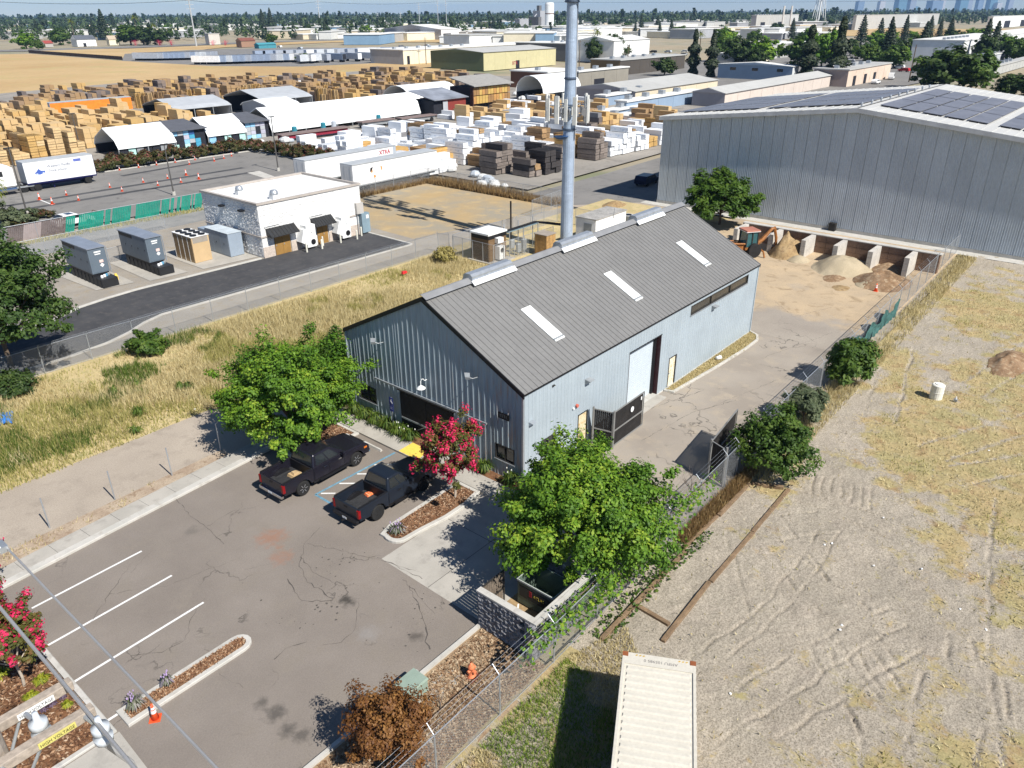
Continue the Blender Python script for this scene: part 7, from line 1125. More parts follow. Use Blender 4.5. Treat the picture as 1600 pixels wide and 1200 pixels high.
# flat racks and odds along the long shed
for k, (x0, x1, y) in enumerate(((62, 78, 110.5), (84, 93, 113), (93.5, 104, 111))): q = thing('flatbed', ('long low red flatbed rack before the long white shed, left one', 'steel flatbed rack before the long white shed, middle one', 'steel flatbed rack before the long white shed, right one')[k], 'flatbed', (x0, y, 0), R(-3)); MB().box(0, 0, 1.2, x1-x0, 2.4, 1.42).build('deck', M('deck_brown', (.2, .15, .14), .8), q); MB().box(.4, .3, .5, x1-x0-.4, .6, 1.2).box(.4, 1.8, .5, x1-x0-.4, 2.1, 1.2).build('frame', M('frame_red', (.25, .02, .04)) if k == 0 else m_steel, q); [wheel(q, xx, yy, .48, .3, m_steel) for xx in (1.2, x1-x0-1.5) for yy in (.3, 2.1)]
for k, (x, y) in enumerate(((68.5, 115.5), (76, 116), (79, 116.3), (92, 117))): tag(MB().lathe([(.5, 0), (.55, .1), (.5, 1.2), (.35, 1.35)], (0, 0, 0), 12).build('drum', M('drum_teal', (.03, .2, .26), .5) if k != 2 else m_trg, None, (x, y, .6)), ('teal drum left before the long white shed', 'teal drum second before the long white shed', 'grey drum before the long white shed', 'teal drum right before the long white shed')[k], 'drum')
random.seed(9); m_bag = M('bag_white', (.6, .61, .6), .7, 0, .15, 2)
for k in range(46):
    px, py = random.choice([(720, 178), (735, 172), (745, 176), (690, 268), (705, 262), (720, 276), (820, 145), (815, 150), (830, 152), (440, 222), (450, 228), (425, 220), (775, 292), (760, 287)]); p = at(px+random.gauss(0, 9), py+random.gauss(0, 3)); r_ = random.uniform(.5, 1.0); mb = MB(); mb.lathe([(.1, 0), (r_, r_*.25), (r_*1.05, r_*.6), (r_*.7, r_*1.1), (.1, r_*1.25)], (0, 0, 0), 7)
    tag(mb.build('sack', m_bag if random.random() < .75 else m_trg, None, (p.x, p.y, 0), random.random()*3), 'bulging white sack in the scrap heaps of the lumber yard', 'sack', 'white sacks in the yard')
# ================================================================== FAR BUILDINGS
def fbl(name, label, cpx, cpy, lpx, rpx, top, wx, wy, roof, cat='building', group=None, ridge=0, doors=(), wins=(), maxd=60, ph=None):
    """box building whose near corner foot is at a surveyed point; wx/wy: materials of the faces turned to -x / -y; ridge: gable rise along x"""
    c_ = at(cpx, cpy); h_ = tall(cpx, cpy, top); d = at(lpx, cpy)-CAM; yl_ = CAM.y+d.y*(c_.x-CAM.x)/d.x; d = at(rpx, cpy)-CAM; xr_ = CAM.x+d.x*(c_.y-CAM.y)/d.y
    D = min(maxd, max(3, yl_-c_.y)); L = min(400, max(3, xr_-c_.x)) if xr_ > c_.x else 200
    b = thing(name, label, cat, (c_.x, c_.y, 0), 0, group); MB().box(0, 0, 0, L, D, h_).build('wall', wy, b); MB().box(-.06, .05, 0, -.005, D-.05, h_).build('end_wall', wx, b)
    if ridge:
        MB().prism([(-.4, h_), (D+.4, h_), (D/2, h_+ridge)], 'x', -.4, L+.4).build('roof', roof, b); MB().prism([(0, h_-.02), (D, h_-.02), (D/2, h_+ridge-.25)], 'x', -.43, -.405).build('gable', wx, b)
    else:
        MB().box(-.3, -.3, h_, L+.3, D+.3, h_+.35).build('roof', roof, b)
        for k in range(min(7, int(L/9))): MB().box(3+k*8, D*.4, h_+.35, 4.4+k*8, D*.4+1.4, h_+1.3).build('roof_unit', m_galv, b)
    for u0, u1, zz in doors: q = MB().box(L*u0, -.08, 0, L*u1, -.01, h_*zz).build('door', m_in, b)
    for u0, u1, z0, z1 in wins: MB().box(-.12, D*u0, h_*z0, -.061, D*u1, h_*z1).build('window', m_glass, b)
    npn = int(L/7)
    for k in range(1, min(npn, 14)): MB().box(k*L/npn-.06, -.05, 0, k*L/npn+.06, -.001, h_).build('wall_joint', wy, b)
    return b
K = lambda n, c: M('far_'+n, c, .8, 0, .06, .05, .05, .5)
oliv_shade, oliv_sun, crm, wht, gry, dgr, roofw, roofg, blu, tan_, brn, lil = K('olive_shaded', (.13, .15, .08)), K('olive_sunlit', (.5, .46, .27)), K('cream', (.72, .66, .5)), K('white', (.72, .73, .72)), K('grey', (.34, .35, .37)), K('dark_grey', (.14, .14, .14)), K('roof_white', (.66, .66, .63)), K('roof_grey', (.42, .42, .4)), K('blue_grey', (.24, .32, .42)), K('tan', (.62, .54, .4)), K('brown', (.16, .08, .05)), K('lilac', (.27, .26, .28))  # olive wall colours carry sun on one face, shade on the other
b = fbl('olive_warehouse', 'olive green warehouse with a pale sunlit side behind the pallet stacks', 756, 111, 674, 868, 82, oliv_shade, oliv_sun, roofg, ridge=1.2, doors=((.42, .47, .45),)); text('lettering', 'BTR', 2.0, M('letter_dkred', (.35, .04, .05)), b, (20.5, -.1, 1.6), (R(90), 0, 0))
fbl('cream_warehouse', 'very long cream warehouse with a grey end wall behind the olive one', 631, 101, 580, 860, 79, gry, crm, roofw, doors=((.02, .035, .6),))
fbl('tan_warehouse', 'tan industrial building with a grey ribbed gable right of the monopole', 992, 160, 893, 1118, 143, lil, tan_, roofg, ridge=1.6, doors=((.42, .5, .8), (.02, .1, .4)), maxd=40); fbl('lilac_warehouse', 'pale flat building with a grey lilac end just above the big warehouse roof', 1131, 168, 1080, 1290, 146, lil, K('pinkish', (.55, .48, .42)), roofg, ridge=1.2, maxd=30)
for k, (c, cy_, l, r_, t_, col) in enumerate(((945, 166, 940, 1030, 151, 'a'), (978, 180, 974, 1092, 160, 'b'), (935, 190, 930, 1008, 178, 'c'), (956, 197, 952, 1036, 186, 'd'))): fbl('storage_container', ('blue grey storage container nearest the tan building', 'blue grey storage container second from the tan building', 'blue grey storage container with a white top beside the white bundles', 'blue grey storage container closest to the big warehouse')[k], c, cy_, l, r_, t_, blu, blu, roofw, 'container', maxd=3)
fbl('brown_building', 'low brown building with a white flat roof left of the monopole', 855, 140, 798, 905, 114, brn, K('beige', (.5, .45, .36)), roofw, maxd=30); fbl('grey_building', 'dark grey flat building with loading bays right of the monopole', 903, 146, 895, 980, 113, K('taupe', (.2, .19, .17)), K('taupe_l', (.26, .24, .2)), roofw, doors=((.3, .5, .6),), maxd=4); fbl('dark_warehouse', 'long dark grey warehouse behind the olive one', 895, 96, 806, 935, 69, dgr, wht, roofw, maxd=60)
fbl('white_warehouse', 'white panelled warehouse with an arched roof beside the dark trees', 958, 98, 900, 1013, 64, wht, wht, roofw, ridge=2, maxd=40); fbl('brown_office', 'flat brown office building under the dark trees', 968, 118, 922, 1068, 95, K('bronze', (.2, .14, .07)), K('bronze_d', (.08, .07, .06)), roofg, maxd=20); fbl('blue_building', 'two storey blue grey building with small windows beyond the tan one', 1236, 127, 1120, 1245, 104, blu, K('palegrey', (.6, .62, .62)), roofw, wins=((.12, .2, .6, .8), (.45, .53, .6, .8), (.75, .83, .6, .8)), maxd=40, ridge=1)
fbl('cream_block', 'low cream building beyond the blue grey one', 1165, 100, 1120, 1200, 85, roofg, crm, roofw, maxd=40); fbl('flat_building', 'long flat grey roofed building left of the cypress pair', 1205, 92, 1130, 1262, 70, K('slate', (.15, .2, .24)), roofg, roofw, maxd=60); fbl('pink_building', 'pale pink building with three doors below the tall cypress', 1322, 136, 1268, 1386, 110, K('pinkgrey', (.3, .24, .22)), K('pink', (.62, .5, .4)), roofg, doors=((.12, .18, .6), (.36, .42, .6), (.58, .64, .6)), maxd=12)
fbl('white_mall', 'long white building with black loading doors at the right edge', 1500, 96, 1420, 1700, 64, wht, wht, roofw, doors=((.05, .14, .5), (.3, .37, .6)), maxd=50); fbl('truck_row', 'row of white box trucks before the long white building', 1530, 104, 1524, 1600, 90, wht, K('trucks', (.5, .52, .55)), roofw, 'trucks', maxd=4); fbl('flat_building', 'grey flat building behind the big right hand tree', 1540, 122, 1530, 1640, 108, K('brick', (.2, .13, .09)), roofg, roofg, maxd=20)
fbl('quonset_row', 'very long grey ribbed warehouse with pale openings on the right horizon', 1335, 47, 1330, 1900, 24, roofg, roofg, K('roof_pale', (.5, .5, .47)), maxd=60, ph=1); fbl('white_works', 'white plant building at the foot of the pale sheds on the right', 1548, 45, 1540, 1640, 26, wht, wht, roofw, doors=((.2, .3, .6), (.5, .6, .6))); fbl('mill_building', 'tall grey mill building with two chimneys on the horizon', 1180, 46, 1172, 1245, 24, gry, roofg, roofw, doors=((.1, .2, .5), (.5, .6, .5)))
for px in (1221, 1233): p = at(px, 46); tag(MB().tube([(0, 0, 0), (0, 0, 28)], 1.2, 8).build('chimney_stack', K('stack', (.6, .58, .54)), None, p), 'slim pale chimney of the mill, %s of the pair' % ('left' if px < 1225 else 'right'), 'chimney')
fbl('solar_field_shed', 'long grey shed roofs on the horizon right of the monopole', 905, 50, 900, 1240, 40, roofg, roofg, roofg, maxd=60); fbl('white_factory', 'white steel factory with an open bay in the left distance', 690, 62, 592, 720, 46, gry, wht, roofw, ridge=4, doors=((.1, .5, .6),), maxd=80); fbl('plant_block', 'grey plant block with white roof left of the white silo', 812, 46, 804, 850, 30, gry, gry, roofw)
fbl('blue_office', 'small blue roofed building by the far road', 405, 76, 398, 432, 70, K('teal', (.06, .25, .3)), K('teal', (.06, .25, .3)), K('teal', (.06, .25, .3)), ridge=1.2); fbl('red_barn', 'brown shed with a dark red roof by the far road', 378, 74, 370, 400, 64, K('barn', (.3, .18, .12)), K('barn', (.3, .18, .12)), K('barnroof', (.18, .07, .05)), ridge=2); fbl('farmhouse', 'white house with a dark roof among the trees by the far road', 122, 73, 113, 152, 62, wht, wht, K('slate_roof', (.1, .11, .13)), 'house', ridge=3, doors=((.3, .45, .5),)); fbl('farmhouse', 'small cream house right of the white house by the far road', 172, 71, 168, 188, 62, crm, crm, K('tan_roof', (.4, .33, .25)), 'house', ridge=3); fbl('farmhouse', 'small house with a red roof by the far road', 72, 74, 66, 84, 68, crm, K('greywall', (.4, .38, .35)), K('red_roof', (.3, .06, .05)), 'house', ridge=2)
fbl('concrete_silo', 'squat grey concrete tank by the far road', 328, 70, 322, 345, 53, roofg, K('tank', (.55, .52, .47)), roofg, 'tank', maxd=14)
# silo and water tower
p = at(858, 47); q = thing('white_silo', 'tall white cylindrical silo on the horizon left of the monopole', 'silo', p); MB().lathe([(6.3, 0), (6.3, 32), (5.5, 34), (.5, 34.4)], (0, 0, 0), 18).build('shaft', wht, q); MB().lathe([(6.5, 20), (6.5, 21)], (0, 0, 0), 18).build('band', brn, q); p = at(844, 49); q = thing('steel_plant', 'cluster of dark steel plant towers beside the white silo', 'plant', p); MB().box(-8, -6, 0, 2, 6, 24).build('tower', gry, q); MB().box(-14, -8, 0, -8, 8, 17).build('block', dgr, q); MB().tube([(4, 0, 0), (4, 0, 22)], 2.2, 10).build('stack', wht, q); MB().box(-5, -2, 24, 0, 2, 30).build('headhouse', dgr, q); MB().tube([(-12, 0, 17), (2, 0, 27)], .8, 6).build('conveyor', gry, q)
p = at(1278, 36); q = thing('water_tower', 'white legged water tower cut off by the top edge', 'water tower', p)
for k in range(6): a = k*math.pi/3; MB().tube([(math.cos(a)*13, math.sin(a)*13, 0), (math.cos(a)*7.5, math.sin(a)*7.5, 46)], .7, 6).build('leg', wht, q)
MB().tube([(0, 0, 0), (0, 0, 46)], 1.6, 8).build('riser', wht, q); MB().lathe([(2, 44), (9, 47), (11, 53), (9, 59), (1, 62)], (0, 0, 0), 16).build('tank', wht, q)
# skyline
random.seed(31); sk = [K('tower_blue', (.16, .22, .3)), K('tower_pale', (.42, .42, .42)), K('tower_teal', (.1, .2, .26)), K('tower_grey', (.25, .28, .33))]
for k, (px, w_, t_) in enumerate(((1240, 10, 5), (1267, 9, 5), (1291, 14, -3), (1305, 10, -6), (1334, 18, 5), (1342, 9, -4), (1368, 14, 2), (1377, 8, -8), (1390, 9, -5), (1414, 9, 8), (1405, 12, -4), (1428, 8, 4), (1461, 13, 3), (1474, 8, -6), (1482, 9, -4), (1515, 12, 3), (1530, 18, 8), (1545, 8, 4), (1310, 8, 12))):
    D_ = 8200+k*40; d = at(px, 600)-CAM; d.z = 0; d = FW.copy()*1.0+RT*((px-800)/FPX); d.z = 0; d = d/d.dot(Vector((FW.x, FW.y, 0)).normalized()); p = CAM+d*D_; h_ = 22.3+(19.3-max(t_+3, 1))*D_/FPX; W_ = w_*D_/FPX
    q = thing('skyscraper', 'hazy blue downtown tower on the horizon', 'skyscraper', (p.x, p.y, 0), YAW*-1+.3, 'downtown skyline towers'); MB().box(-W_/2, -W_/3, 0, W_/2, W_/3, h_).build('shaft', sk[k % 4], q); MB().box(-W_/4, -W_/6, h_, W_/4, W_/6, h_+4).build('crown', sk[(k+1) % 4], q)
# parked trailers in the far yard
m_ts = [M('trl_grey', (.34, .37, .42), .5), M('trl_blue', (.26, .32, .42), .5), M('trl_white', (.74, .74, .73), .5), M('trl_pale', (.5, .53, .56), .5)]
k = 0
for (xa, ya, xb, yb, n) in ((208, 95, 300, 93, 12), (300, 101, 470, 96, 18), (400, 92, 560, 88, 11), (470, 100, 590, 95, 6), (520, 87, 725, 82, 12)):
    for i in range(n):
        u_ = i/(n-1); p = at(xa+(xb-xa)*u_, ya+(yb-ya)*u_); k += 1; t_ = thing('parked_trailer', 'grey box trailer parked in the far trailer yard', 'trailer', (p.x, p.y, 0), R(random.choice([0, 0, 0, 90]) if n < 12 else -55), 'trailers in the far yard'); MB().box(0, 0, 1.1, 14, 2.6, 4.0).build('box', random.choice(m_ts), t_); MB().box(-.05, .1, 1.2, -.005, 2.5, 3.9).build('rear_door', random.choice(m_ts+[m_in]), t_); MB().box(1, .4, .1, 3.2, 2.2, 1.1).box(10, .4, 0, 10.4, 2.2, 1.1).build('running_gear', m_trim, t_)
ff = thing('dark_fence', 'long dark board fence across the far dry field', 'fence', tuple(at(45, 83)[:2])+(0,)); a, b = at(45, 83), at(192, 94); nb_ = 30
for i in range(nb_): q0 = a.lerp(b, i/nb_)-a; q1 = a.lerp(b, (i+.97)/nb_)-a; MB().hexa([q0, q1, q1+Vector((.1, .1, 0)), q0+Vector((.1, .1, 0))], [q0+AZ*1.9, q1+AZ*1.9, q1+Vector((.1, .1, 1.9)), q0+Vector((.1, .1, 1.9))]).build('fence_panel', M('fence_dark', (.07, .05, .045), .9), ff)
# low buildings scattered through the distance
random.seed(12); fl_m = [wht, wht, roofw, roofw, crm, gry, roofg, K('blueroof', (.2, .32, .45)), tan_]
for k in range(300):
    px = random.uniform(-20, 1620) if k % 3 else random.uniform(450, 1350); py = random.uniform(35, 62) if px < 560 else random.uniform(33, 70) if px < 900 else random.uniform(33, 62)
    if px < 560 and py > 62: continue
    if 1320 < px and py > 44: continue
    p = at(px, py); q = thing('distant_building', 'low pale building in the hazy distance', 'building', (p.x, p.y, 0), random.choice([0, 0, .6]), 'low distant buildings'); L, D, H_ = random.uniform(14, 80), random.uniform(10, 34), random.uniform(4, 8); MB().box(0, 0, 0, L, D, H_).build('wall', random.choice(fl_m), q); MB().box(-.5, -.5, H_, L+.5, D+.5, H_+.5).build('roof', random.choice([roofw, roofw, roofg, wht]), q)
# ================================================================== DISTANT TREES
def proto(kind, seed):
    rg = np.random.default_rng(seed)
    if kind == 'conifer':
        n = 1500; t_ = rg.random(n)**.8; r_ = (1-t_)**.8*.24*(.55+.45*np.sin(t_*40)**2)+.015; a = rg.random(n)*6.28; P = np.stack([np.cos(a)*r_*rg.random(n)**.3, np.sin(a)*r_*rg.random(n)**.3, .06+t_*.94], 1); V, F = leaf_quads(P, np.stack([np.cos(a), np.sin(a), np.full(n, .5)], 1)+rg.normal(size=(n, 3))*.3, .045*(1.1-t_*.7), 1.5); tone = rg.random(n); m_ = LC
    elif kind == 'cypress':
        n = 2600; t_ = rg.random(n); r_ = .17*np.sin(np.clip(t_*1.1+.12, 0, 1)*3.0)**.6*(.8+.3*np.sin(t_*23+seed)); a = rg.random(n)*6.28; P = np.stack([np.cos(a)*r_*rg.random(n)**.3, np.sin(a)*r_*rg.random(n)**.3, .02+t_*.98], 1); V, F = leaf_quads(P, np.stack([np.cos(a), np.sin(a), np.full(n, .6)], 1)+rg.normal(size=(n, 3))*.35, .032*(.6+.8*rg.random(n)), 1.6); tone = rg.random(n)*.9; m_ = leafmat('leaf_cypress', [(0, (.012, .024, .01)), (.5, (.026, .042, .016)), (1, (.06, .075, .028))], .1)
    else:
        V, F, tone, cc = crown((.42, .42, .44), .52, 120, 40, .055, .11, seed, shell=.4, flip=False); m_ = {'broad': LM, 'dark': LD, 'yellow': LG}[kind]
    me = npmesh('crown', V, F, m_, {'rnd': tone}); tr_ = MB().tube([(0, 0, 0), (0, 0, .5)], [.03, .018], 6).mesh('trunk', m_bark); return me, tr_
PR = {k: [proto(k, 50+i) for i in range(3)] for k in ('conifer', 'cypress', 'broad', 'dark', 'yellow')}
def ftree(px, py, top, kind, label, group, wr=1.0):
    p = at(px, py); h_ = tall(px, py, top); me, tr_ = random.choice(PR[kind]); q = thing({'conifer': 'conifer_tree', 'cypress': 'cypress_tree'}.get(kind, 'broadleaf_tree'), label, 'tree', (p.x, p.y, 0), random.random()*6.28, group); q.scale = (h_*wr, h_*wr, h_); link('crown', me, q); link('trunk', tr_, q)
random.seed(44)
for px, py, t_, k, lb, wr in ((1082, 118, 46, 'cypress', 'tall dark cypress, left of the pair beyond the tan building', 1.1), (1110, 120, 46, 'cypress', 'tall dark cypress, right of the pair beyond the tan building', 1.1), (1258, 126, 40, 'cypress', 'tall dark cypress left of the yellow green tree', 1.35), (1303, 132, 27, 'cypress', 'tallest dark cypress beside the pale pink building', 1.15), (1283, 104, 48, 'yellow', 'yellow green tree between the two tall cypresses', 1.0), (1137, 82, 47, 'yellow', 'rounded yellow green tree right of the cypress pair', 1.1), (955, 95, 50, 'dark', 'dark dense tree behind the monopole antennas', 1.1), (968, 96, 58, 'dark', 'dark tree beside the white panelled warehouse', 1.0), (928, 97, 58, 'dark', 'dark tree close behind the monopole', .9), (1038, 118, 88, 'dark', 'dark shrubby tree left of the cypress pair', 1.5), (1480, 140, 70, 'dark', 'big dark tree behind the solar roof', 1.5), (1455, 138, 78, 'broad', 'green tree left of the big dark tree behind the solar roof', 1.3), (1515, 142, 80, 'broad', 'green tree right of the big dark tree behind the solar roof', 1.3), (1578, 152, 112, 'dark', 'dark green tree at the right edge above the solar roof', 1.6), (1610, 154, 110, 'dark', 'dark green tree cut off by the right edge', 1.6), (1395, 107, 68, 'broad', 'green tree behind the pale pink building', 1.4), (1340, 92, 70, 'broad', 'green tree right of the tallest cypress', 1.3), (1365, 72, 48, 'yellow', 'bright round tree before the long grey warehouse, left', 1.4), (1390, 70, 47, 'yellow', 'bright round tree before the long grey warehouse, middle', 1.4), (1425, 62, 48, 'yellow', 'bright round tree before the long grey warehouse, right', 1.5), (1450, 62, 24, 'conifer', 'dark conifer, left of three before the long grey warehouse', 1.2), (1466, 62, 28, 'conifer', 'dark conifer, middle of three before the long grey warehouse', 1.1), (1482, 63, 26, 'conifer', 'dark conifer, right of three before the long grey warehouse', 1.2), (165, 62, 14, 'conifer', 'tall dark redwood by the far road on the left', 1.3), (148, 60, 29, 'conifer', 'smaller dark conifer left of the tall redwood', 1.0), (412, 50, 14, 'conifer', 'dark redwood left of a pair in the distance', 1.2), (425, 50, 12, 'conifer', 'dark redwood right of a pair in the distance', 1.1), (475, 98, 82, 'broad', 'round green bush between the far trailers', 2.0), (425, 68, 52, 'broad', 'round green tree by the far road left of the steel pole', 1.6), (42, 76, 48, 'yellow', 'large yellow green tree by the far road at the left', 1.3), (60, 78, 60, 'broad', 'green tree under the large yellow green one', 1.3), (95, 70, 44, 'broad', 'dark green tree behind the small red roofed house', 1.4), (205, 70, 36, 'broad', 'broad green tree by the far road behind the pink shrubs', 1.6), (225, 70, 40, 'dark', 'dark broad tree by the far road', 1.6), (250, 70, 46, 'dark', 'dark broad tree right of the pink shrubs', 1.6), (1180, 88, 70, 'broad', 'small green tree before the flat grey building', 1.3), (838, 62, 42, 'conifer', 'dark conifer before the steel plant', 1.0), (853, 60, 44, 'conifer', 'dark conifer before the white silo', .9), (878, 56, 44, 'dark', 'dark tree right of the white silo', 1.4), (992, 57, 33, 'conifer', 'dark conifer far right of the monopole', 1.0), (1030, 58, 34, 'conifer', 'dark conifer near the distant grey shed', 1.2), (1048, 58, 30, 'conifer', 'twin topped dark conifer near the distant grey shed', 1.2), (1060, 59, 40, 'broad', 'green tree near the distant grey shed', 1.6), (965, 56, 41, 'broad', 'round green tree near the distant grey shed', 1.8), (35, 60, 20+25, 'broad', 'green tree far left beyond the road', 1.5)): ftree(px, py, t_, k, lb, None, wr)
for k in range(230):
    px = random.uniform(-20, 1620) if k < 150 else random.uniform(1120, 1620); py = (random.uniform(36, 66) if px < 620 else random.uniform(34, 58)) if k < 150 else random.uniform(46, 104)
    if px < 560 and py > 62: continue
    if 1300 < px and 38 < py < 60: continue
    if px > 980 and 38 < py < 60 and random.random() < .6: continue
    kd_ = random.choice(['broad', 'broad', 'dark', 'yellow', 'conifer', 'dark']); dd = at(px, py)-CAM; hh_ = random.uniform(7, 14) if kd_ != 'conifer' else random.uniform(12, 22); top = py-hh_*FPX/dd.dot(FW)
    ftree(px, py, top, kd_, {'conifer': 'dark conifer in the distant tree belt', 'broad': 'green broadleaf tree in the distant tree belt', 'dark': 'dark broadleaf tree in the distant tree belt', 'yellow': 'light green tree in the distant tree belt'}[kd_], 'distant %s trees' % kd_, random.uniform(.9, 1.5))
for k, (px, py, t_) in enumerate(((117, 62, 27), (932, 92, 40), (1092, 90, 45), (216, 62, 20), (245, 66, 34), (236, 68, 40))): h_ = tall(px, py, t_); q = palm(('fan palm by the far road at the left', 'fan palm behind the monopole', 'fan palm beside the cypress pair', 'tall fan palm beyond the far road', 'slim fan palm right of the tall one', 'slim fan palm by the far trailers')[k], tuple(at(px, py)[:2])+(0,), h_*.85, 26, h_*.2, LP_, None, h_*.02)
for k, px in enumerate((212, 250, 268, 333, 352)): p = at(px, 71); strappy('bright pink flowering shrub along the far road', (p.x, p.y, 0), 60, 5, 3.6, LF, 'pink shrubs on the far road', 'pink_shrub')
# the wooded plain up to the horizon: nobody could count it
def woods(n, d0, d1, x0, x1, name, label, hmin, hmax, per, lsz):
    rg = np.random.default_rng(int(d0)); D_ = d0+(d1-d0)*rg.random(n)**1.15; px = rg.uniform(x0, x1, n); kp = ~((px > 880) & (D_ < 1350)); D_ = D_[kp]; px = px[kp]; n = len(px); fx = np.array([FW.x, FW.y]); fx = fx/np.linalg.norm(fx); rt = np.array([RT.x, RT.y]); P = np.array([CAM.x, CAM.y])+D_[:, None]*(fx+rt*((px-800)/FPX*1.0)[:, None]); h_ = hmin+(hmax-hmin)*rg.random(n)**1.5; con = rg.random(n) < .22; h_ = np.where(con, h_*1.45, h_); m_ = n*per; t_ = rg.random(m_); a = rg.random(m_)*6.28; cn = np.repeat(con, per); hh = np.repeat(h_, per); rr_ = np.where(cn, (1.02-t_)*.2*hh, hh*.42*np.sqrt(np.clip(1-(2*t_-1)**2, .03, 1)))*(.5+.5*rg.random(m_)); z = np.where(cn, .08+.92*t_, .2+.8*t_)*hh; Q = np.stack([np.repeat(P[:, 0], per)+np.cos(a)*rr_, np.repeat(P[:, 1], per)+np.sin(a)*rr_, z], 1); V, F = leaf_quads(Q, np.stack([np.cos(a), np.sin(a), np.full(m_, .7)], 1)+rg.normal(size=(m_, 3))*.4, np.repeat(h_, per)*lsz*(.6+.8*rg.random(m_)), 1.3); tone = np.clip(np.repeat(rg.random(n), per)*.7+rg.random(m_)*.3-.25*cn, 0, 1); tag(link(name, npmesh(name, V, F, leafmat('leaf_far', [(0, (.018, .035, .016)), (.5, (.04, .07, .022)), (1, (.08, .12, .03))], .1), {'rnd': tone})), label, 'trees', None, 'stuff')
woods(1900, 800, 1700, -100, 1700, 'near_woods', 'belt of trees among the distant streets', 7, 12, 34, .2); woods(5200, 1600, 4200, -150, 1750, 'far_woods', 'dark wooded plain along the horizon', 11, 18, 22, .26); woods(3000, 4200, 7500, -200, 1800, 'horizon_woods', 'hazy line of trees closing the horizon', 14, 20, 10, .4)
# transmission poles and lines
m_tp_ = M('steel_pole_far', (.4, .42, .43), .6)
def tpole(px, py, h_, label): p = at(px, py); q = thing('transmission_pole', label, 'power pole', p, -.3); MB().tube([(0, 0, 0), (0, 0, h_)], [.7, .35], 8).build('shaft', m_tp_, q); [MB().box(-3, -.15, h_-2-k*3, 3, .15, h_-1.7-k*3).build('arm', m_tp_, q) for k in range(3)]; return p
TP = [tpole(307, 72, 34, 'tall steel power pole at the left behind the trailers'), tpole(502, 56, 36, 'tall steel power pole beside the red distant roof'), tpole(656, 46, 36, 'tall steel power pole left of the distant white factory'), tpole(685, 45, 40, 'tall steel power pole, left of the pair over the white factory'), tpole(698, 45, 40, 'tall steel power pole, right of the pair over the white factory'), tpole(591, 42, 24, 'short steel pole in front of the woods'), tpole(627, 44, 24, 'short pole with crossbar in front of the woods')]
for a, b, lb in ((TP[0]+AZ*32, TP[1]+AZ*34, 'distant power line between the left steel poles'), (TP[1]+AZ*34, TP[3]+AZ*38, 'distant power line leading to the steel pole pair'), (TP[4]+AZ*38, at(1650, 40)+AZ*36, 'distant power line running right from the steel pole pair'), (at(-60, 75)+AZ*34, TP[0]+AZ*32, 'distant power line at the upper left')): a, b = Vector(a), Vector(b); tag(MB().tube([a.lerp(b, i/12)-AZ*3*4*(i/12)*(1-i/12) for i in range(13)], .12, 4).build('power_line', m_trim), lb, 'wire')
for k, (px, py, t_) in enumerate(((666, 100, 58), (1385, 78, 50), (1420, 128, 70), (725, 250, 0), (1295, 130, 106), (980, 112, 70), (905, 104, 62))):
    if k == 3: continue
    p = at(px, py); h_ = tall(px, py, t_); q = thing('utility_pole', ('thin wooden pole left of the olive warehouse', 'thin pole before the long grey warehouse', 'dark pole beside the red car roof', '', 'street light above the pale roof', 'wooden pole with crossarms beside the white panelled warehouse', 'wooden pole close right of the monopole')[k], 'utility pole', p); MB().tube([(0, 0, 0), (0, 0, h_)], [.22, .14], 6).build('pole', m_bark, q); MB().box(-1.3, -.06, h_-.9, 1.3, .06, h_-.75).build('crossarm', m_bark, q)

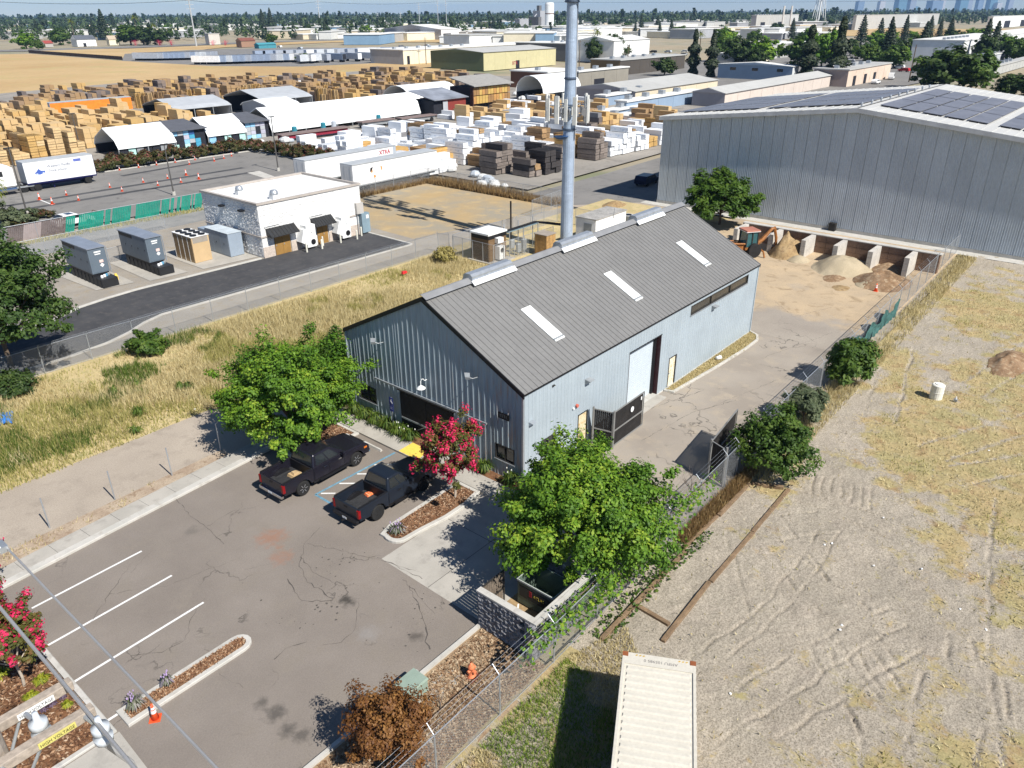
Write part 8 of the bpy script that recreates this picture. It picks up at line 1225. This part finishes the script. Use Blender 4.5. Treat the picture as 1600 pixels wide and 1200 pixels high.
# cars among the far buildings
def far_car(px, py, rz, col, label, van=False):
    p = at(px, py); c_ = thing('parked_car' if not van else 'parked_van', label, 'car' if not van else 'van', (p.x, p.y, 0), rz); h_ = 1.45 if not van else 2.2
    MB().prism([(-2.2, .35), (2.2, .35), (2.25, .8), (1.4, .98), (.8, h_), (-1.9, h_), (-2.25, .9)], 'y', -.9, .9).build('body', col, c_, bevel=.06); MB().prism([(1.3, 1.0), (.78, h_-.1), (-1.7, h_-.1), (-1.9, 1.0)], 'y', -.91, .91).build('side_glass', m_glass, c_)
    for x in (-1.4, 1.4):
        for y in (-.8, .8): wheel(c_, x, y, .33, .2, m_steel)
far_car(1010, 288, R(5), M('car_navy', (.01, .014, .04), .3), 'dark blue car parked in the shade of the big warehouse'); far_car(1078, 154, R(0), m_white, 'white pickup beside the tan industrial building', True); far_car(1050, 157, R(20), M('car_black', (.015, .015, .018), .3), 'black car beside the tan industrial building'); far_car(1392, 124, R(10), m_white, 'white van right of the pale pink building', True); far_car(1412, 112, R(80), M('car_red', (.45, .02, .02), .3), 'red car below the far trees behind the pink building'); far_car(1368, 131, R(0), m_white, 'white car before the pale pink building')
random.seed(17)
for k in range(26): px, py = random.choice([(1345, 95), (1360, 100), (1430, 118), (1420, 108), (1560, 100), (1590, 97), (440, 74), (640, 78), (660, 76), (1040, 84), (1060, 86)]); far_car(px+random.gauss(0, 14), py+random.gauss(0, 2.5), R(random.choice([0, 90])), random.choice([m_white, m_trg, M('car_grey', (.2, .21, .22), .3), M('car_black', (.015, .015, .018), .3)]), 'small parked car among the distant industrial buildings', False)
for o in C.objects:
    if o.get('label') == 'small parked car among the distant industrial buildings': o['group'] = 'distant parked cars'
# ================================================================== HAZE
t = bpy.data.materials.new('haze_air'); t.use_nodes = True; tn_ = t.node_tree; tn_.nodes.remove(tn_.nodes['Principled BSDF']); pv = tn_.nodes.new('ShaderNodeVolumePrincipled'); pv.inputs['Color'].default_value = (.34, .58, .95, 1); pv.inputs['Density'].default_value = 7e-5; pv.inputs['Anisotropy'].default_value = .0
tn_.links.new(pv.outputs[0], tn_.nodes['Material Output'].inputs['Volume'])
hz = MB().box(-13000, -13000, -1.2, 13000, 13000, 170).build('haze', t); hz['kind'] = 'stuff'; hz['label'] = 'thin blue air haze over the whole plain'
